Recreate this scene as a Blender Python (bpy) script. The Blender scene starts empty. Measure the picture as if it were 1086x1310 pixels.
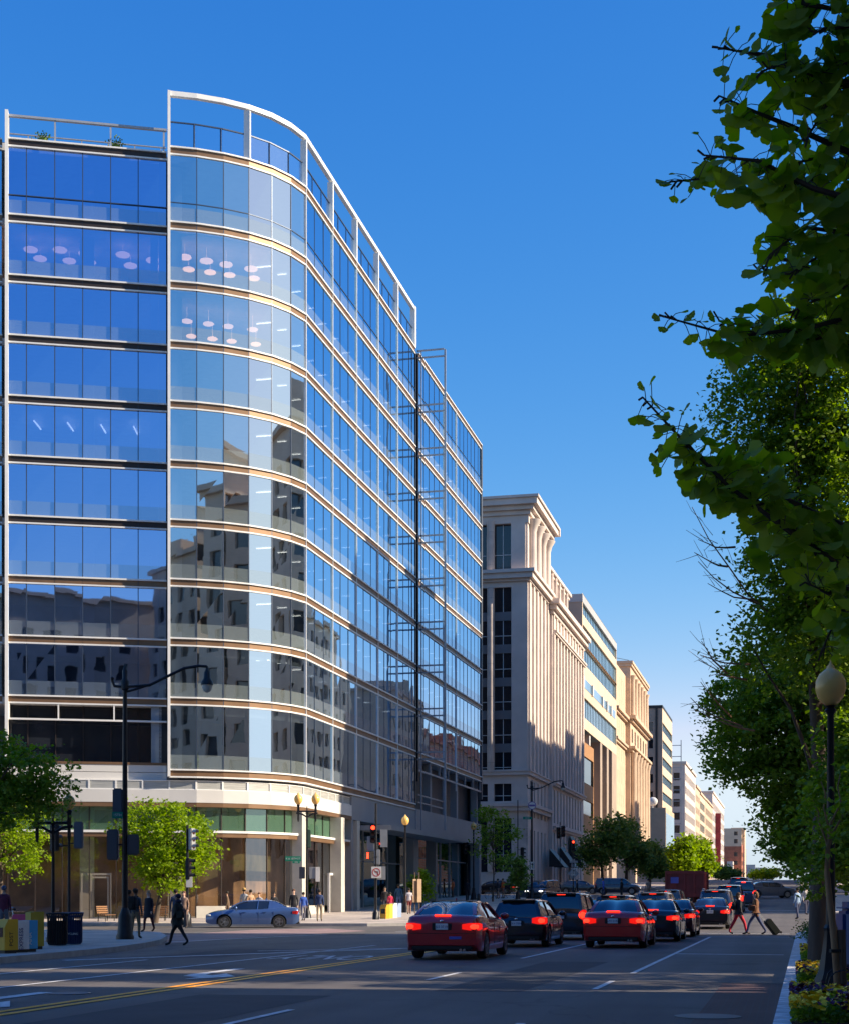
import bpy, bmesh, math, random
import numpy as np
from mathutils import Vector, Matrix
rad = math.radians
rnd = random.Random(7)
nr = np.random.RandomState(11)
sc = bpy.context.scene
COL = sc.collection
# ---------------------------------------------------------------- frame: x = right of the street, y = along the street
F, CX, HY, CH = 1950.0, 543.0, 1150.0, 1.5
TH = math.atan(467 / 1950); CA, SA = math.cos(TH), math.sin(TH)
def at(px, D, z=0.0):
    X = D * (px - CX) / F
    return Vector((X * CA - D * SA, X * SA + D * CA, z))
def zpx(py, D): return CH + (HY - py) / F * D
def onground(px, py, z=0.0): return at(px, F * (CH - z) / (py - HY), z)
def dep(px, u): return u * F / (CA * (px - 1010.0))
def vpx(px, u):
    D = dep(px, u); return D * (CA + SA * (px - CX) / F)
def front(px, v):
    k = (px - CX) / F; D = v / (CA + SA * k); return D * (CA * k - SA), D
def zt(v):
    if v < 60: return 0.0
    if v < 100: return .025 * (v - 60) ** 2 / 80
    if v < 150: return .5 + .025 * (v - 100)
    if v < 400: return 1.75 + .018 * (v - 150)
    return 6.25 + .005 * (v - 400)

# ---------------------------------------------------------------- materials
def nodes(name):
    m = bpy.data.materials.new(name); m.use_nodes = True
    nt = m.node_tree; nt.nodes.clear()
    out = nt.nodes.new('ShaderNodeOutputMaterial')
    return m, nt, out
def N(nt, t, **k):
    n = nt.nodes.new(t)
    for a, b in k.items():
        if a in n.inputs: n.inputs[a].default_value = b
        else: setattr(n, a, b)
    return n
def coords(nt, scale=(1, 1, 1)):
    g = N(nt, 'ShaderNodeTexCoord'); mp = N(nt, 'ShaderNodeMapping'); mp.inputs['Scale'].default_value = scale
    nt.links.new(g.outputs['Object'], mp.inputs[0]); return mp.outputs[0]
def c4(c, k=1): return (min(1, c[0] * k), min(1, c[1] * k), min(1, c[2] * k), 1)
def pm(name, col, rough=.7, metal=0., var=.18, scale=2., bump=.0, bscale=None, stretch=(1, 1, 1), spec=.5, coat=0., col2=None):
    m, nt, out = nodes(name)
    b = N(nt, 'ShaderNodeBsdfPrincipled'); b.inputs['Roughness'].default_value = rough
    b.inputs['Metallic'].default_value = metal; b.inputs['Specular IOR Level'].default_value = spec
    b.inputs['Coat Weight'].default_value = coat; b.inputs['Coat Roughness'].default_value = .03
    co = coords(nt, stretch)
    n = N(nt, 'ShaderNodeTexNoise'); n.inputs['Scale'].default_value = scale; n.inputs['Detail'].default_value = 6
    nt.links.new(co, n.inputs['Vector'])
    r = N(nt, 'ShaderNodeValToRGB'); e = r.color_ramp.elements
    e[0].position = .3; e[1].position = .72
    e[0].color = c4(col, 1 - var); e[1].color = c4(col2, 1) if col2 else c4(col, 1 + var)
    nt.links.new(n.outputs['Fac'], r.inputs[0]); nt.links.new(r.outputs[0], b.inputs['Base Color'])
    if bump:
        n2 = N(nt, 'ShaderNodeTexNoise'); n2.inputs['Scale'].default_value = bscale or scale * 8; n2.inputs['Detail'].default_value = 4
        nt.links.new(co, n2.inputs['Vector'])
        bp = N(nt, 'ShaderNodeBump'); bp.inputs['Strength'].default_value = bump; bp.inputs['Distance'].default_value = .02
        nt.links.new(n2.outputs['Fac'], bp.inputs['Height']); nt.links.new(bp.outputs[0], b.inputs['Normal'])
    nt.links.new(b.outputs[0], out.inputs[0]); return m
def emit(name, col, s, base=None):
    m, nt, out = nodes(name)
    b = N(nt, 'ShaderNodeBsdfPrincipled'); b.inputs['Base Color'].default_value = c4(base or col)
    b.inputs['Emission Color'].default_value = c4(col); b.inputs['Emission Strength'].default_value = s
    b.inputs['Roughness'].default_value = .25
    nt.links.new(b.outputs[0], out.inputs[0]); return m
def brickm(name, c1, c2, mort, sx, sy, msize=.015, rough=.8, rot=None, bump=.2, off=.5):
    m, nt, out = nodes(name)
    g = N(nt, 'ShaderNodeTexCoord'); mp = N(nt, 'ShaderNodeMapping')
    if rot: mp.inputs['Rotation'].default_value = rot
    nt.links.new(g.outputs['Object'], mp.inputs[0])
    t = N(nt, 'ShaderNodeTexBrick'); t.offset = off
    t.inputs['Color1'].default_value = c4(c1); t.inputs['Color2'].default_value = c4(c2); t.inputs['Mortar'].default_value = c4(mort)
    t.inputs['Scale'].default_value = 1; t.inputs['Mortar Size'].default_value = msize
    t.inputs['Brick Width'].default_value = sx; t.inputs['Row Height'].default_value = sy
    nt.links.new(mp.outputs[0], t.inputs['Vector'])
    n = N(nt, 'ShaderNodeTexNoise'); n.inputs['Scale'].default_value = .6; n.inputs['Detail'].default_value = 8
    nt.links.new(g.outputs['Object'], n.inputs['Vector'])
    mx = N(nt, 'ShaderNodeMix', data_type='RGBA', blend_type='MULTIPLY'); mx.inputs[0].default_value = .7
    r = N(nt, 'ShaderNodeValToRGB'); r.color_ramp.elements[0].color = (.6, .6, .6, 1); r.color_ramp.elements[1].color = (1.25, 1.25, 1.25, 1)
    r.color_ramp.elements[0].position = .3; r.color_ramp.elements[1].position = .7
    nt.links.new(n.outputs['Fac'], r.inputs[0])
    nt.links.new(t.outputs['Color'], mx.inputs[6]); nt.links.new(r.outputs[0], mx.inputs[7])
    b = N(nt, 'ShaderNodeBsdfPrincipled'); b.inputs['Roughness'].default_value = rough
    nt.links.new(mx.outputs[2], b.inputs['Base Color'])
    bp = N(nt, 'ShaderNodeBump'); bp.inputs['Strength'].default_value = bump; bp.inputs['Distance'].default_value = .02; bp.invert = True
    nt.links.new(t.outputs['Fac'], bp.inputs['Height']); nt.links.new(bp.outputs[0], b.inputs['Normal'])
    nt.links.new(b.outputs[0], out.inputs[0]); return m
def glassm(name, tcol, gcol, fmin=.25, fmax=.95, wav=.02, wscale=.5, blend=.3, diff=None, dfac=0.):
    """curtain-wall glass: a thin sheet that is partly clear, partly mirror, more mirror at grazing angles"""
    m, nt, out = nodes(name)
    tr = N(nt, 'ShaderNodeBsdfTransparent'); tr.inputs[0].default_value = c4(tcol)
    gl = N(nt, 'ShaderNodeBsdfGlossy'); gl.inputs['Color'].default_value = c4(gcol); gl.inputs['Roughness'].default_value = .015
    lw = N(nt, 'ShaderNodeLayerWeight'); lw.inputs['Blend'].default_value = blend
    mr = N(nt, 'ShaderNodeMapRange'); mr.inputs[3].default_value = fmin; mr.inputs[4].default_value = fmax
    nt.links.new(lw.outputs['Facing'], mr.inputs[0])
    mx = N(nt, 'ShaderNodeMixShader'); nt.links.new(mr.outputs[0], mx.inputs[0])
    nt.links.new(tr.outputs[0], mx.inputs[1]); nt.links.new(gl.outputs[0], mx.inputs[2])
    n = N(nt, 'ShaderNodeTexNoise'); n.inputs['Scale'].default_value = wscale; n.inputs['Detail'].default_value = 1.5
    nt.links.new(coords(nt), n.inputs['Vector'])
    bp = N(nt, 'ShaderNodeBump'); bp.inputs['Strength'].default_value = wav; bp.inputs['Distance'].default_value = 1.
    nt.links.new(n.outputs['Fac'], bp.inputs['Height']); nt.links.new(bp.outputs[0], gl.inputs['Normal'])
    last = mx.outputs[0]
    if diff:
        d = N(nt, 'ShaderNodeBsdfDiffuse'); d.inputs[0].default_value = c4(diff)
        m2 = N(nt, 'ShaderNodeMixShader'); m2.inputs[0].default_value = dfac
        nt.links.new(last, m2.inputs[1]); nt.links.new(d.outputs[0], m2.inputs[2]); last = m2.outputs[0]
    nt.links.new(last, out.inputs[0]); return m
def leafm(name, c1, c2, trans=.45, rough=.5):
    m, nt, out = nodes(name)
    oi = N(nt, 'ShaderNodeTexNoise'); oi.inputs['Scale'].default_value = 3.5; oi.inputs['Detail'].default_value = 5
    nt.links.new(coords(nt), oi.inputs['Vector'])
    r = N(nt, 'ShaderNodeValToRGB'); r.color_ramp.elements[0].position = .35; r.color_ramp.elements[1].position = .65
    r.color_ramp.elements[0].color = c4(c1); r.color_ramp.elements[1].color = c4(c2)
    nt.links.new(oi.outputs['Fac'], r.inputs[0])
    b = N(nt, 'ShaderNodeBsdfPrincipled'); b.inputs['Roughness'].default_value = rough; b.inputs['Specular IOR Level'].default_value = .3
    t = N(nt, 'ShaderNodeBsdfTranslucent')
    hs = N(nt, 'ShaderNodeHueSaturation'); hs.inputs['Saturation'].default_value = 1.15; hs.inputs['Value'].default_value = 1.5
    nt.links.new(r.outputs[0], b.inputs['Base Color']); nt.links.new(r.outputs[0], hs.inputs['Color']); nt.links.new(hs.outputs[0], t.inputs[0])
    mx = N(nt, 'ShaderNodeMixShader'); mx.inputs[0].default_value = trans
    nt.links.new(b.outputs[0], mx.inputs[1]); nt.links.new(t.outputs[0], mx.inputs[2]); nt.links.new(mx.outputs[0], out.inputs[0]); return m

M = {}
def asphaltm(name, c1, c2, crack=.55):
    m, nt, out = nodes(name); g = N(nt, 'ShaderNodeTexCoord'); L = nt.links.new
    b = N(nt, 'ShaderNodeBsdfPrincipled'); b.inputs['Roughness'].default_value = .78
    def noise(s, d=5, st=None):
        n = N(nt, 'ShaderNodeTexNoise'); n.inputs['Scale'].default_value = s; n.inputs['Detail'].default_value = d
        if st: mp = N(nt, 'ShaderNodeMapping'); mp.inputs['Scale'].default_value = st; L(g.outputs['Object'], mp.inputs[0]); L(mp.outputs[0], n.inputs['Vector'])
        else: L(g.outputs['Object'], n.inputs['Vector'])
        return n
    def ramp(src, p0, p1, a, c):
        r = N(nt, 'ShaderNodeValToRGB'); e = r.color_ramp.elements; e[0].position = p0; e[1].position = p1; e[0].color = c4(a); e[1].color = c4(c); L(src, r.inputs[0]); return r.outputs[0]
    def mul(a, c, f=1.):
        x = N(nt, 'ShaderNodeMix', data_type='RGBA', blend_type='MULTIPLY'); x.inputs[0].default_value = f; L(a, x.inputs[6]); L(c, x.inputs[7]); return x.outputs[2]
    base = ramp(noise(.3, 8).outputs['Fac'], .3, .7, c1, c2)
    base = mul(base, ramp(noise(40, 3).outputs['Fac'], .35, .65, (.72, .72, .72), (1, 1, 1)))
    base = mul(base, ramp(noise(1.0, 4, (1.1, .035, 1)).outputs['Fac'], .38, .62, (.74, .74, .74), (1, 1, 1)))   # wear along the lanes
    base = mul(base, ramp(noise(.55, 2).outputs['Fac'], .24, .34, (.55, .55, .55), (1, 1, 1)))                       # oil stains
    v = N(nt, 'ShaderNodeTexVoronoi', feature='DISTANCE_TO_EDGE'); v.inputs['Scale'].default_value = .16
    ad = N(nt, 'ShaderNodeVectorMath', operation='MULTIPLY_ADD'); ad.inputs[1].default_value = (2.2, 2.2, 2.2); L(noise(.9, 6).outputs['Color'], ad.inputs[0]); L(g.outputs['Object'], ad.inputs[2]); L(ad.outputs[0], v.inputs['Vector'])
    base = mul(base, ramp(v.outputs['Distance'], .003, .009, (.35, .35, .35), (1, 1, 1)), crack)
    L(base, b.inputs['Base Color'])
    bp = N(nt, 'ShaderNodeBump'); bp.inputs['Strength'].default_value = .4; bp.inputs['Distance'].default_value = .02; L(noise(70, 3).outputs['Fac'], bp.inputs['Height']); L(bp.outputs[0], b.inputs['Normal'])
    L(b.outputs[0], out.inputs[0]); return m
M['asphalt'] = asphaltm('asphalt', (.105, .092, .088), (.165, .145, .136))
M['concrete_lane'] = asphaltm('concrete_lane', (.15, .135, .125), (.215, .19, .175))
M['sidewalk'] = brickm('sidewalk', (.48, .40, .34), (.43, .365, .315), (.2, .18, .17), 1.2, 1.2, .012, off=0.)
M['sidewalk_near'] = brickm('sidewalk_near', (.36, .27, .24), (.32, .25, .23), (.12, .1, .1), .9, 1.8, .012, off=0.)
M['brick_red'] = brickm('brick_red', (.11, .05, .045), (.09, .042, .04), (.09, .07, .07), .2, .1, .008)
M['pink_paving'] = brickm('pink_paving', (.33, .2, .19), (.28, .18, .17), (.2, .16, .15), .4, .2, .01)
M['kerb'] = pm('kerb_granite', (.38, .36, .34), .8, var=.15, scale=3, bump=.2)
M['kerb_paint'] = pm('kerb_paint', (.66, .66, .68), .7, var=.4, scale=5, bump=.2)
M['paint_white'] = pm('paint_white', (.62, .62, .62), .7, var=.35, scale=5)
M['paint_yellow'] = pm('paint_yellow', (1.0, .36, .0), .6, var=.08, scale=5)
M['white_metal'] = pm('white_metal', (.72, .71, .69), .4, var=.05)
M['grey_metal'] = pm('grey_metal', (.35, .36, .38), .4, .3, var=.08)
M['dark_metal'] = pm('dark_metal', (.025, .027, .032), .4, .4, var=.2)
M['black'] = pm('black', (.012, .012, .014), .5, var=.2)
M['post_black'] = pm('post_black', (.014, .014, .018), .42, .3, var=.3, scale=6)
M['bronze'] = pm('bronze', (.21, .12, .065), .45, .4, var=.15, scale=1)
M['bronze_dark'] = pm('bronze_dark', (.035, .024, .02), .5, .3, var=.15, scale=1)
M['mullion'] = pm('mullion', (.05, .07, .11), .4, .4, var=.1)
M['frame_blue'] = pm('frame_blue', (.30, .32, .36), .4, .4, var=.1)
M['glass_wall'] = glassm('glass_wall', (.28, .38, .55), (.50, .76, 1.0), .70, .98, .0024, .6)
M['glass_frit'] = glassm('glass_frit', (.45, .52, .6), (.58, .78, 1.0), .55, .97, .0024, .6, diff=(.36, .46, .55), dfac=.16)
M['glass_left'] = glassm('glass_left', (.26, .34, .55), (.44, .62, 1.0), .70, .98, .0024, .6)
M['glass_frit_left'] = glassm('glass_frit_left', (.40, .48, .6), (.48, .68, 1.0), .60, .97, .0024, .6, diff=(.36, .46, .60), dfac=.16)
M['glass_curve'] = glassm('glass_curve', (.48, .56, .62), (.80, .90, 1.0), .62, .97, .0024, .6)
M['glass_frit2'] = glassm('glass_frit2', (.55, .6, .64), (.80, .90, 1.0), .52, .95, .0024, .6, diff=(.46, .54, .54), dfac=.18)
M['glass_shop'] = glassm('glass_shop', (.70, .66, .60), (.8, .85, .9), .14, .8, .004, .6)
M['glass_green'] = glassm('glass_green', (.35, .5, .38), (.7, .85, .8), .25, .8, .004, .6, diff=(.13, .27, .17), dfac=.35)
M['glass_rail'] = glassm('glass_rail', (.86, .92, .97), (.7, .85, 1), .12, .6, 0.0)
M['glass_dark'] = pm('glass_dark', (.014, .017, .024), .06, var=.3, scale=.3, spec=.8)
M['glass_sky'] = pm('glass_sky', (.28, .46, .60), .12, .55, var=.2, scale=.2, spec=.8)
M['louvre'] = pm('louvre', (.40, .40, .38), .5, .2, var=.3, scale=4, stretch=(.3, .3, 14))
M['panel_grey'] = pm('panel_grey', (.26, .27, .29), .5, .1, var=.08, scale=.5)
M['panel_dark'] = pm('panel_dark', (.085, .09, .105), .5, .1, var=.15, scale=.5)
M['panel_white'] = pm('panel_white', (.60, .58, .55), .5, var=.06, scale=.5)
M['stone_pier'] = pm('stone_pier', (.50, .47, .41), .7, var=.08, scale=1.5)
M['interior'] = pm('interior', (.30, .31, .32), .8, var=.5, scale=.22)
M['interior_warm'] = pm('interior_warm', (.42, .27, .16), .8, var=.55, scale=.5)
M['ceiling'] = pm('ceiling', (.55, .56, .57), .8, var=.1)
M['pendant'] = emit('pendant', (1, .52, .30), 1.5)
M['strip_light'] = emit('strip_light', (1, .9, .75), 2.0)
M['stone_pale'] = brickm('stone_pale', (.58, .49, .43), (.55, .47, .42), (.32, .27, .25), 2.2, 3.8, .02, rot=(rad(90), 0, 0), off=0., bump=.1)
M['stone'] = pm('stone', (.60, .51, .455), .75, var=.10, scale=.5, bump=.15)
M['spandrel'] = pm('spandrel', (.17, .165, .17), .6, var=.08, scale=.5)
M['stone_grey'] = pm('stone_grey', (.36, .36, .37), .7, var=.08, scale=.5)
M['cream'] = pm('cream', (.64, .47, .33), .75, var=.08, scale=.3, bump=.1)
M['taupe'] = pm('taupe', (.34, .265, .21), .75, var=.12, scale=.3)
M['tan'] = pm('tan', (.55, .40, .28), .75, var=.12, scale=.5, bump=.15)
M['tan_dark'] = pm('tan_dark', (.52, .36, .25), .75, var=.12, scale=.5)
M['orange_panel'] = pm('orange_panel', (.36, .18, .07), .6, var=.15)
M['red_brick'] = brickm('red_brick', (.42, .12, .06), (.36, .10, .05), (.3, .2, .15), .8, .3, .02, rot=(rad(90), 0, 0))
M['scaffold'] = pm('scaffold', (.4, .4, .4), .5, .5)
M['bark'] = pm('bark', (.085, .06, .045), .9, var=.4, scale=5, bump=.8, bscale=18, stretch=(1, 1, .25))
M['bark_light'] = pm('bark_light', (.30, .17, .09), .9, var=.3, scale=8, bump=.4, stretch=(1, 1, .3))
M['post_wood'] = pm('post_wood', (.12, .075, .05), .9, var=.3, scale=8, stretch=(1, 1, .2))
M['leaf_mid'] = leafm('leaf_mid', (.12, .20, .025), (.23, .33, .045))
M['leaf_dark'] = leafm('leaf_dark', (.085, .15, .03), (.16, .25, .045), .4)
M['leaf_bright'] = leafm('leaf_bright', (.14, .24, .008), (.27, .37, .012), .5)
M['leaf_ginkgo'] = leafm('leaf_ginkgo', (.20, .30, .03), (.34, .43, .06), .48)
M['leaf_far'] = leafm('leaf_far', (.09, .16, .04), (.17, .26, .055), .4)
M['grass'] = leafm('grass', (.06, .11, .02), (.12, .18, .03), .3)
M['soil'] = pm('soil', (.05, .035, .025), .95, var=.3, scale=6, bump=.6)
M['globe'] = pm('globe', (.88, .50, .14), .25, var=.12, scale=3)
M['lamp_glass'] = pm('lamp_glass', (.55, .55, .5), .2)
M['rubber'] = pm('rubber', (.014, .014, .015), .75, var=.2)
M['rim'] = pm('rim', (.38, .39, .41), .3, .9, var=.08)
M['car_glass'] = pm('car_glass', (.012, .016, .022), .04, var=.2, scale=1, spec=1., coat=.6)
M['chrome'] = pm('chrome', (.6, .6, .62), .15, 1., var=.05)
M['tail_glow'] = emit('tail_glow', (1, .012, .006), .45, (.4, .008, .008))
M['tail_lit'] = emit('tail_lit', (1, .03, .012), 1.6, (.5, .01, .01))
M['tail_red'] = pm('tail_red', (.32, .01, .01), .15, var=.1, coat=1.)
M['head_lit'] = emit('head_lit', (1, .95, .85), 2.0)
M['head_clear'] = pm('head_clear', (.6, .62, .65), .1, .4, var=.1, coat=1.)
M['plate'] = pm('plate', (.66, .68, .72), .5, var=.04)
M['plate_text'] = pm('plate_text', (.03, .05, .2), .5)
M['signal_red'] = emit('signal_red', (1, .03, .01), 4.0)
M['lens_dark'] = pm('lens_dark', (.05, .015, .015), .2)
M['sign_green'] = pm('sign_green', (.0, .22, .13), .5, var=.05)
M['sign_white'] = pm('sign_white', (.68, .66, .62), .5, var=.06)
M['sign_back'] = pm('sign_back', (.33, .34, .35), .5, .4, var=.1)
M['sign_red'] = pm('sign_red', (.45, .03, .03), .5)
M['sign_purple'] = pm('sign_purple', (.16, .10, .34), .5)
M['bag_black'] = pm('bag_black', (.015, .015, .02), .7)
M['flower_yellow'] = pm('flower_yellow', (.95, .62, .02), .6, var=.1, scale=20)
M['flower_purple'] = pm('flower_purple', (.09, .01, .075), .6, var=.4, scale=20)
_cm = {}
def cloth(c):
    k = tuple(round(x, 3) for x in c)
    if k not in _cm: _cm[k] = pm('cloth', c, .85, var=.2, scale=9, bump=.3, bscale=30)
    return _cm[k]
def paint(c, metal=.45):
    k = ('p',) + tuple(c)
    if k not in _cm: _cm[k] = pm('car_paint', c, .28, metal, var=.06, scale=1.5, coat=1., spec=.6)
    return _cm[k]

# ---------------------------------------------------------------- mesh builder
SPLIT = {'pier', 'column', 'joint', 'blind_and_column', 'urn', 'pilaster', 'fin', 'strip_light', 'awning', 'cornice', 'roof_house', 'lower_wall', 'leg', 'eye', 'ear', 'exhaust', 'seam', 'door_handle', 'end_wall', 'dark_strip', 'antenna', 'canopy', 'fascia', 'bracket', 'visor', 'seat_row', 'planter_shrub_', 'road_patch_'}
class MB:
    def __init__(s): s.v = []; s.f = []; s.m = []
    def add(s, vs, fs, mi=0):
        b = len(s.v); s.v += [tuple(p) for p in vs]
        s.f += [tuple(i + b for i in f) for f in fs]; s.m += [mi] * len(fs)
    def box(s, x0, x1, y0, y1, z0, z1, mi=0):
        s.add([(x, y, z) for z in (z0, z1) for x, y in ((x0, y0), (x1, y0), (x1, y1), (x0, y1))],
              [(0, 3, 2, 1), (4, 5, 6, 7), (0, 1, 5, 4), (1, 2, 6, 5), (2, 3, 7, 6), (3, 0, 4, 7)], mi)
    def rbox(s, x0, x1, y0, y1, z0, z1, r=.02, mi=0, seg=2, T=None):
        bm = bmesh.new(); bmesh.ops.create_cube(bm, size=1)
        for v in bm.verts: v.co = Vector(((x0 + x1) / 2 + v.co.x * (x1 - x0), (y0 + y1) / 2 + v.co.y * (y1 - y0), (z0 + z1) / 2 + v.co.z * (z1 - z0)))
        bmesh.ops.bevel(bm, geom=bm.edges[:], offset=r, segments=seg, affect='EDGES')
        bm.verts.index_update()
        s.add([(T @ v.co if T else v.co) for v in bm.verts], [[v.index for v in f.verts] for f in bm.faces], mi); bm.free()
    def ob(s, O, d, n, a0, a1, b0, b1, z0, z1, mi=0):
        O = Vector(O[:2]); d = Vector(d[:2]); n = Vector(n[:2])
        P = [O + d * a + n * b for a, b in ((a0, b0), (a1, b0), (a1, b1), (a0, b1))]
        s.add([(p.x, p.y, z) for z in (z0, z1) for p in P],
              [(0, 3, 2, 1), (4, 5, 6, 7), (0, 1, 5, 4), (1, 2, 6, 5), (2, 3, 7, 6), (3, 0, 4, 7)], mi)
    def quad(s, a, b, c, d, mi=0): s.add([a, b, c, d], [(0, 1, 2, 3)], mi)
    def tube(s, pts, rs, n=8, mi=0):
        pts = [Vector(p) for p in pts]
        if not isinstance(rs, (list, tuple)): rs = [rs] * len(pts)
        rings = []
        for i, p in enumerate(pts):
            t = (pts[min(i + 1, len(pts) - 1)] - pts[max(i - 1, 0)]).normalized()
            a = t.orthogonal().normalized() if i == 0 else (pa - t * pa.dot(t)).normalized()
            pa = a; b = t.cross(a)
            rings.append([p + (a * math.cos(2 * math.pi * k / n) + b * math.sin(2 * math.pi * k / n)) * rs[i] for k in range(n)])
        vs = [q for r in rings for q in r]; fs = []
        for i in range(len(pts) - 1):
            for k in range(n):
                fs.append((i * n + k, i * n + (k + 1) % n, (i + 1) * n + (k + 1) % n, (i + 1) * n + k))
        fs.append(tuple(range(n))[::-1]); fs.append(tuple((len(pts) - 1) * n + k for k in range(n)))
        s.add(vs, fs, mi)
    def lathe(s, c, prof, n=12, mi=0, T=None):
        c = Vector(c); vs = []; fs = []
        for r, z in prof:
            for k in range(n):
                q = Vector((r * math.cos(2 * math.pi * k / n), r * math.sin(2 * math.pi * k / n), z))
                vs.append(c + (T @ q if T else q))
        for i in range(len(prof) - 1):
            for k in range(n): fs.append((i * n + k, i * n + (k + 1) % n, (i + 1) * n + (k + 1) % n, (i + 1) * n + k))
        fs.append(tuple(range(n))[::-1]); fs.append(tuple((len(prof) - 1) * n + k for k in range(n)))
        s.add(vs, fs, mi)
    def ball(s, c, r, n=10, mi=0, T=None):
        if not isinstance(r, (list, tuple)): r = (r, r, r)
        c = Vector(c); h = n // 2 + 1; vs = []; fs = []
        for i in range(h + 1):
            a = math.pi * (i + .001) / (h + .002)
            for k in range(n):
                b = 2 * math.pi * k / n
                q = Vector((r[0] * math.sin(a) * math.cos(b), r[1] * math.sin(a) * math.sin(b), -r[2] * math.cos(a)))
                vs.append(c + (T @ q if T else q))
        for i in range(h):
            for k in range(n): fs.append((i * n + k, i * n + (k + 1) % n, (i + 1) * n + (k + 1) % n, (i + 1) * n + k))
        s.add(vs, fs, mi)
    def pieces(s):
        par = list(range(len(s.v)))
        def find(i):
            while par[i] != i: par[i] = par[par[i]]; i = par[i]
            return i
        for f in s.f:
            a = find(f[0])
            for i in f[1:]: par[find(i)] = a
        out = {}
        for f, m in zip(s.f, s.m): out.setdefault(find(f[0]), []).append((f, m))
        res = []
        for fs in out.values():
            q = MB(); mp = {}
            for f, m in fs:
                for i in f:
                    if i not in mp: mp[i] = len(q.v); q.v.append(s.v[i])
                q.f.append(tuple(mp[i] for i in f)); q.m.append(m)
            res.append(q)
        return res
    def build(s, name, mat, parent=None, smooth=0, world=True, kind=None, label=None):
        if name in SPLIT and kind is None:
            ps = s.pieces()
            if 1 < len(ps) <= 100: return [q.build_(name, mat, parent, smooth, world, kind, label) for q in ps][0]
        return s.build_(name, mat, parent, smooth, world, kind, label)
    def build_(s, name, mat, parent=None, smooth=0, world=True, kind=None, label=None):
        if not isinstance(mat, (list, tuple)): mat = [mat]
        me = bpy.data.meshes.new(name); v = s.v
        if parent is not None and world:
            W = XF[parent.name].inverted(); v = [tuple(W @ Vector(p)) for p in v]
        me.from_pydata(v, [], s.f); 
        for m in mat: me.materials.append(m)
        if len(mat) > 1: me.polygons.foreach_set('material_index', s.m)
        me.update()
        if smooth:
            me.polygons.foreach_set('use_smooth', [True] * len(me.polygons)); me.set_sharp_from_angle(angle=rad(smooth))
        o = bpy.data.objects.new(name, me); COL.objects.link(o)
        if parent is not None: o.parent = parent; XF[o.name] = XF[parent.name]
        else: XF[o.name] = Matrix.Identity(4)
        if kind: o['kind'] = kind
        if label: o['label'] = label
        return o
XF = {}
def thing(name, label, cat, loc=(0, 0, 0), rz=0., group=None):
    o = bpy.data.objects.new(name, None); COL.objects.link(o); o.location = loc; o.rotation_euler = (0, 0, rz)
    o.empty_display_size = .3
    XF[o.name] = Matrix.Translation(Vector(loc)) @ Matrix.Rotation(rz, 4, 'Z')
    o['label'] = label; o['category'] = cat
    if group: o['group'] = group
    return o
def tag(o, label, cat, group=None):
    o['label'] = label; o['category'] = cat
    if group: o['group'] = group
    return o
def text(s, size, mat, parent, Mx, name='lettering', ext=.003):
    """lettering; Mx places the text plane (x right, y up) in the parent's frame"""
    cu = bpy.data.curves.new(name, 'FONT'); cu.body = s; cu.size = size; cu.extrude = ext; cu.align_x = 'CENTER'; cu.align_y = 'CENTER'
    t = bpy.data.objects.new('tmp', cu); me = bpy.data.meshes.new_from_object(t)
    bpy.data.objects.remove(t); bpy.data.curves.remove(cu)
    me.materials.clear(); me.materials.append(mat); me.transform(Mx)
    o = bpy.data.objects.new(name, me); COL.objects.link(o); o.parent = parent; return o
def offset(pts, off):
    P = [Vector(p[:2]) for p in pts]; out = []
    for i, p in enumerate(P):
        ns = []
        if i > 0: d = (P[i] - P[i - 1]).normalized(); ns.append(Vector((d.y, -d.x)))
        if i < len(P) - 1: d = (P[i + 1] - P[i]).normalized(); ns.append(Vector((d.y, -d.x)))
        n = sum(ns, Vector((0, 0))).normalized(); k = 1 / max(.4, n.dot(ns[0]))
        out.append(p + n * off * k)
    return out
def strip(mb, pts, z0, z1, o0, o1, mi=0):
    A = offset(pts, o0); B = offset(pts, o1)
    for i in range(len(pts) - 1):
        q = [A[i], A[i + 1], B[i + 1], B[i]]
        vs = [(p.x, p.y, z) for z in (z0, z1) for p in q]
        fs = [(0, 1, 2, 3), (7, 6, 5, 4), (2, 6, 7, 3), (0, 4, 5, 1)]
        if i == 0: fs.append((0, 3, 7, 4))
        if i == len(pts) - 2: fs.append((1, 5, 6, 2))
        mb.add(vs, fs, mi)
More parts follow.
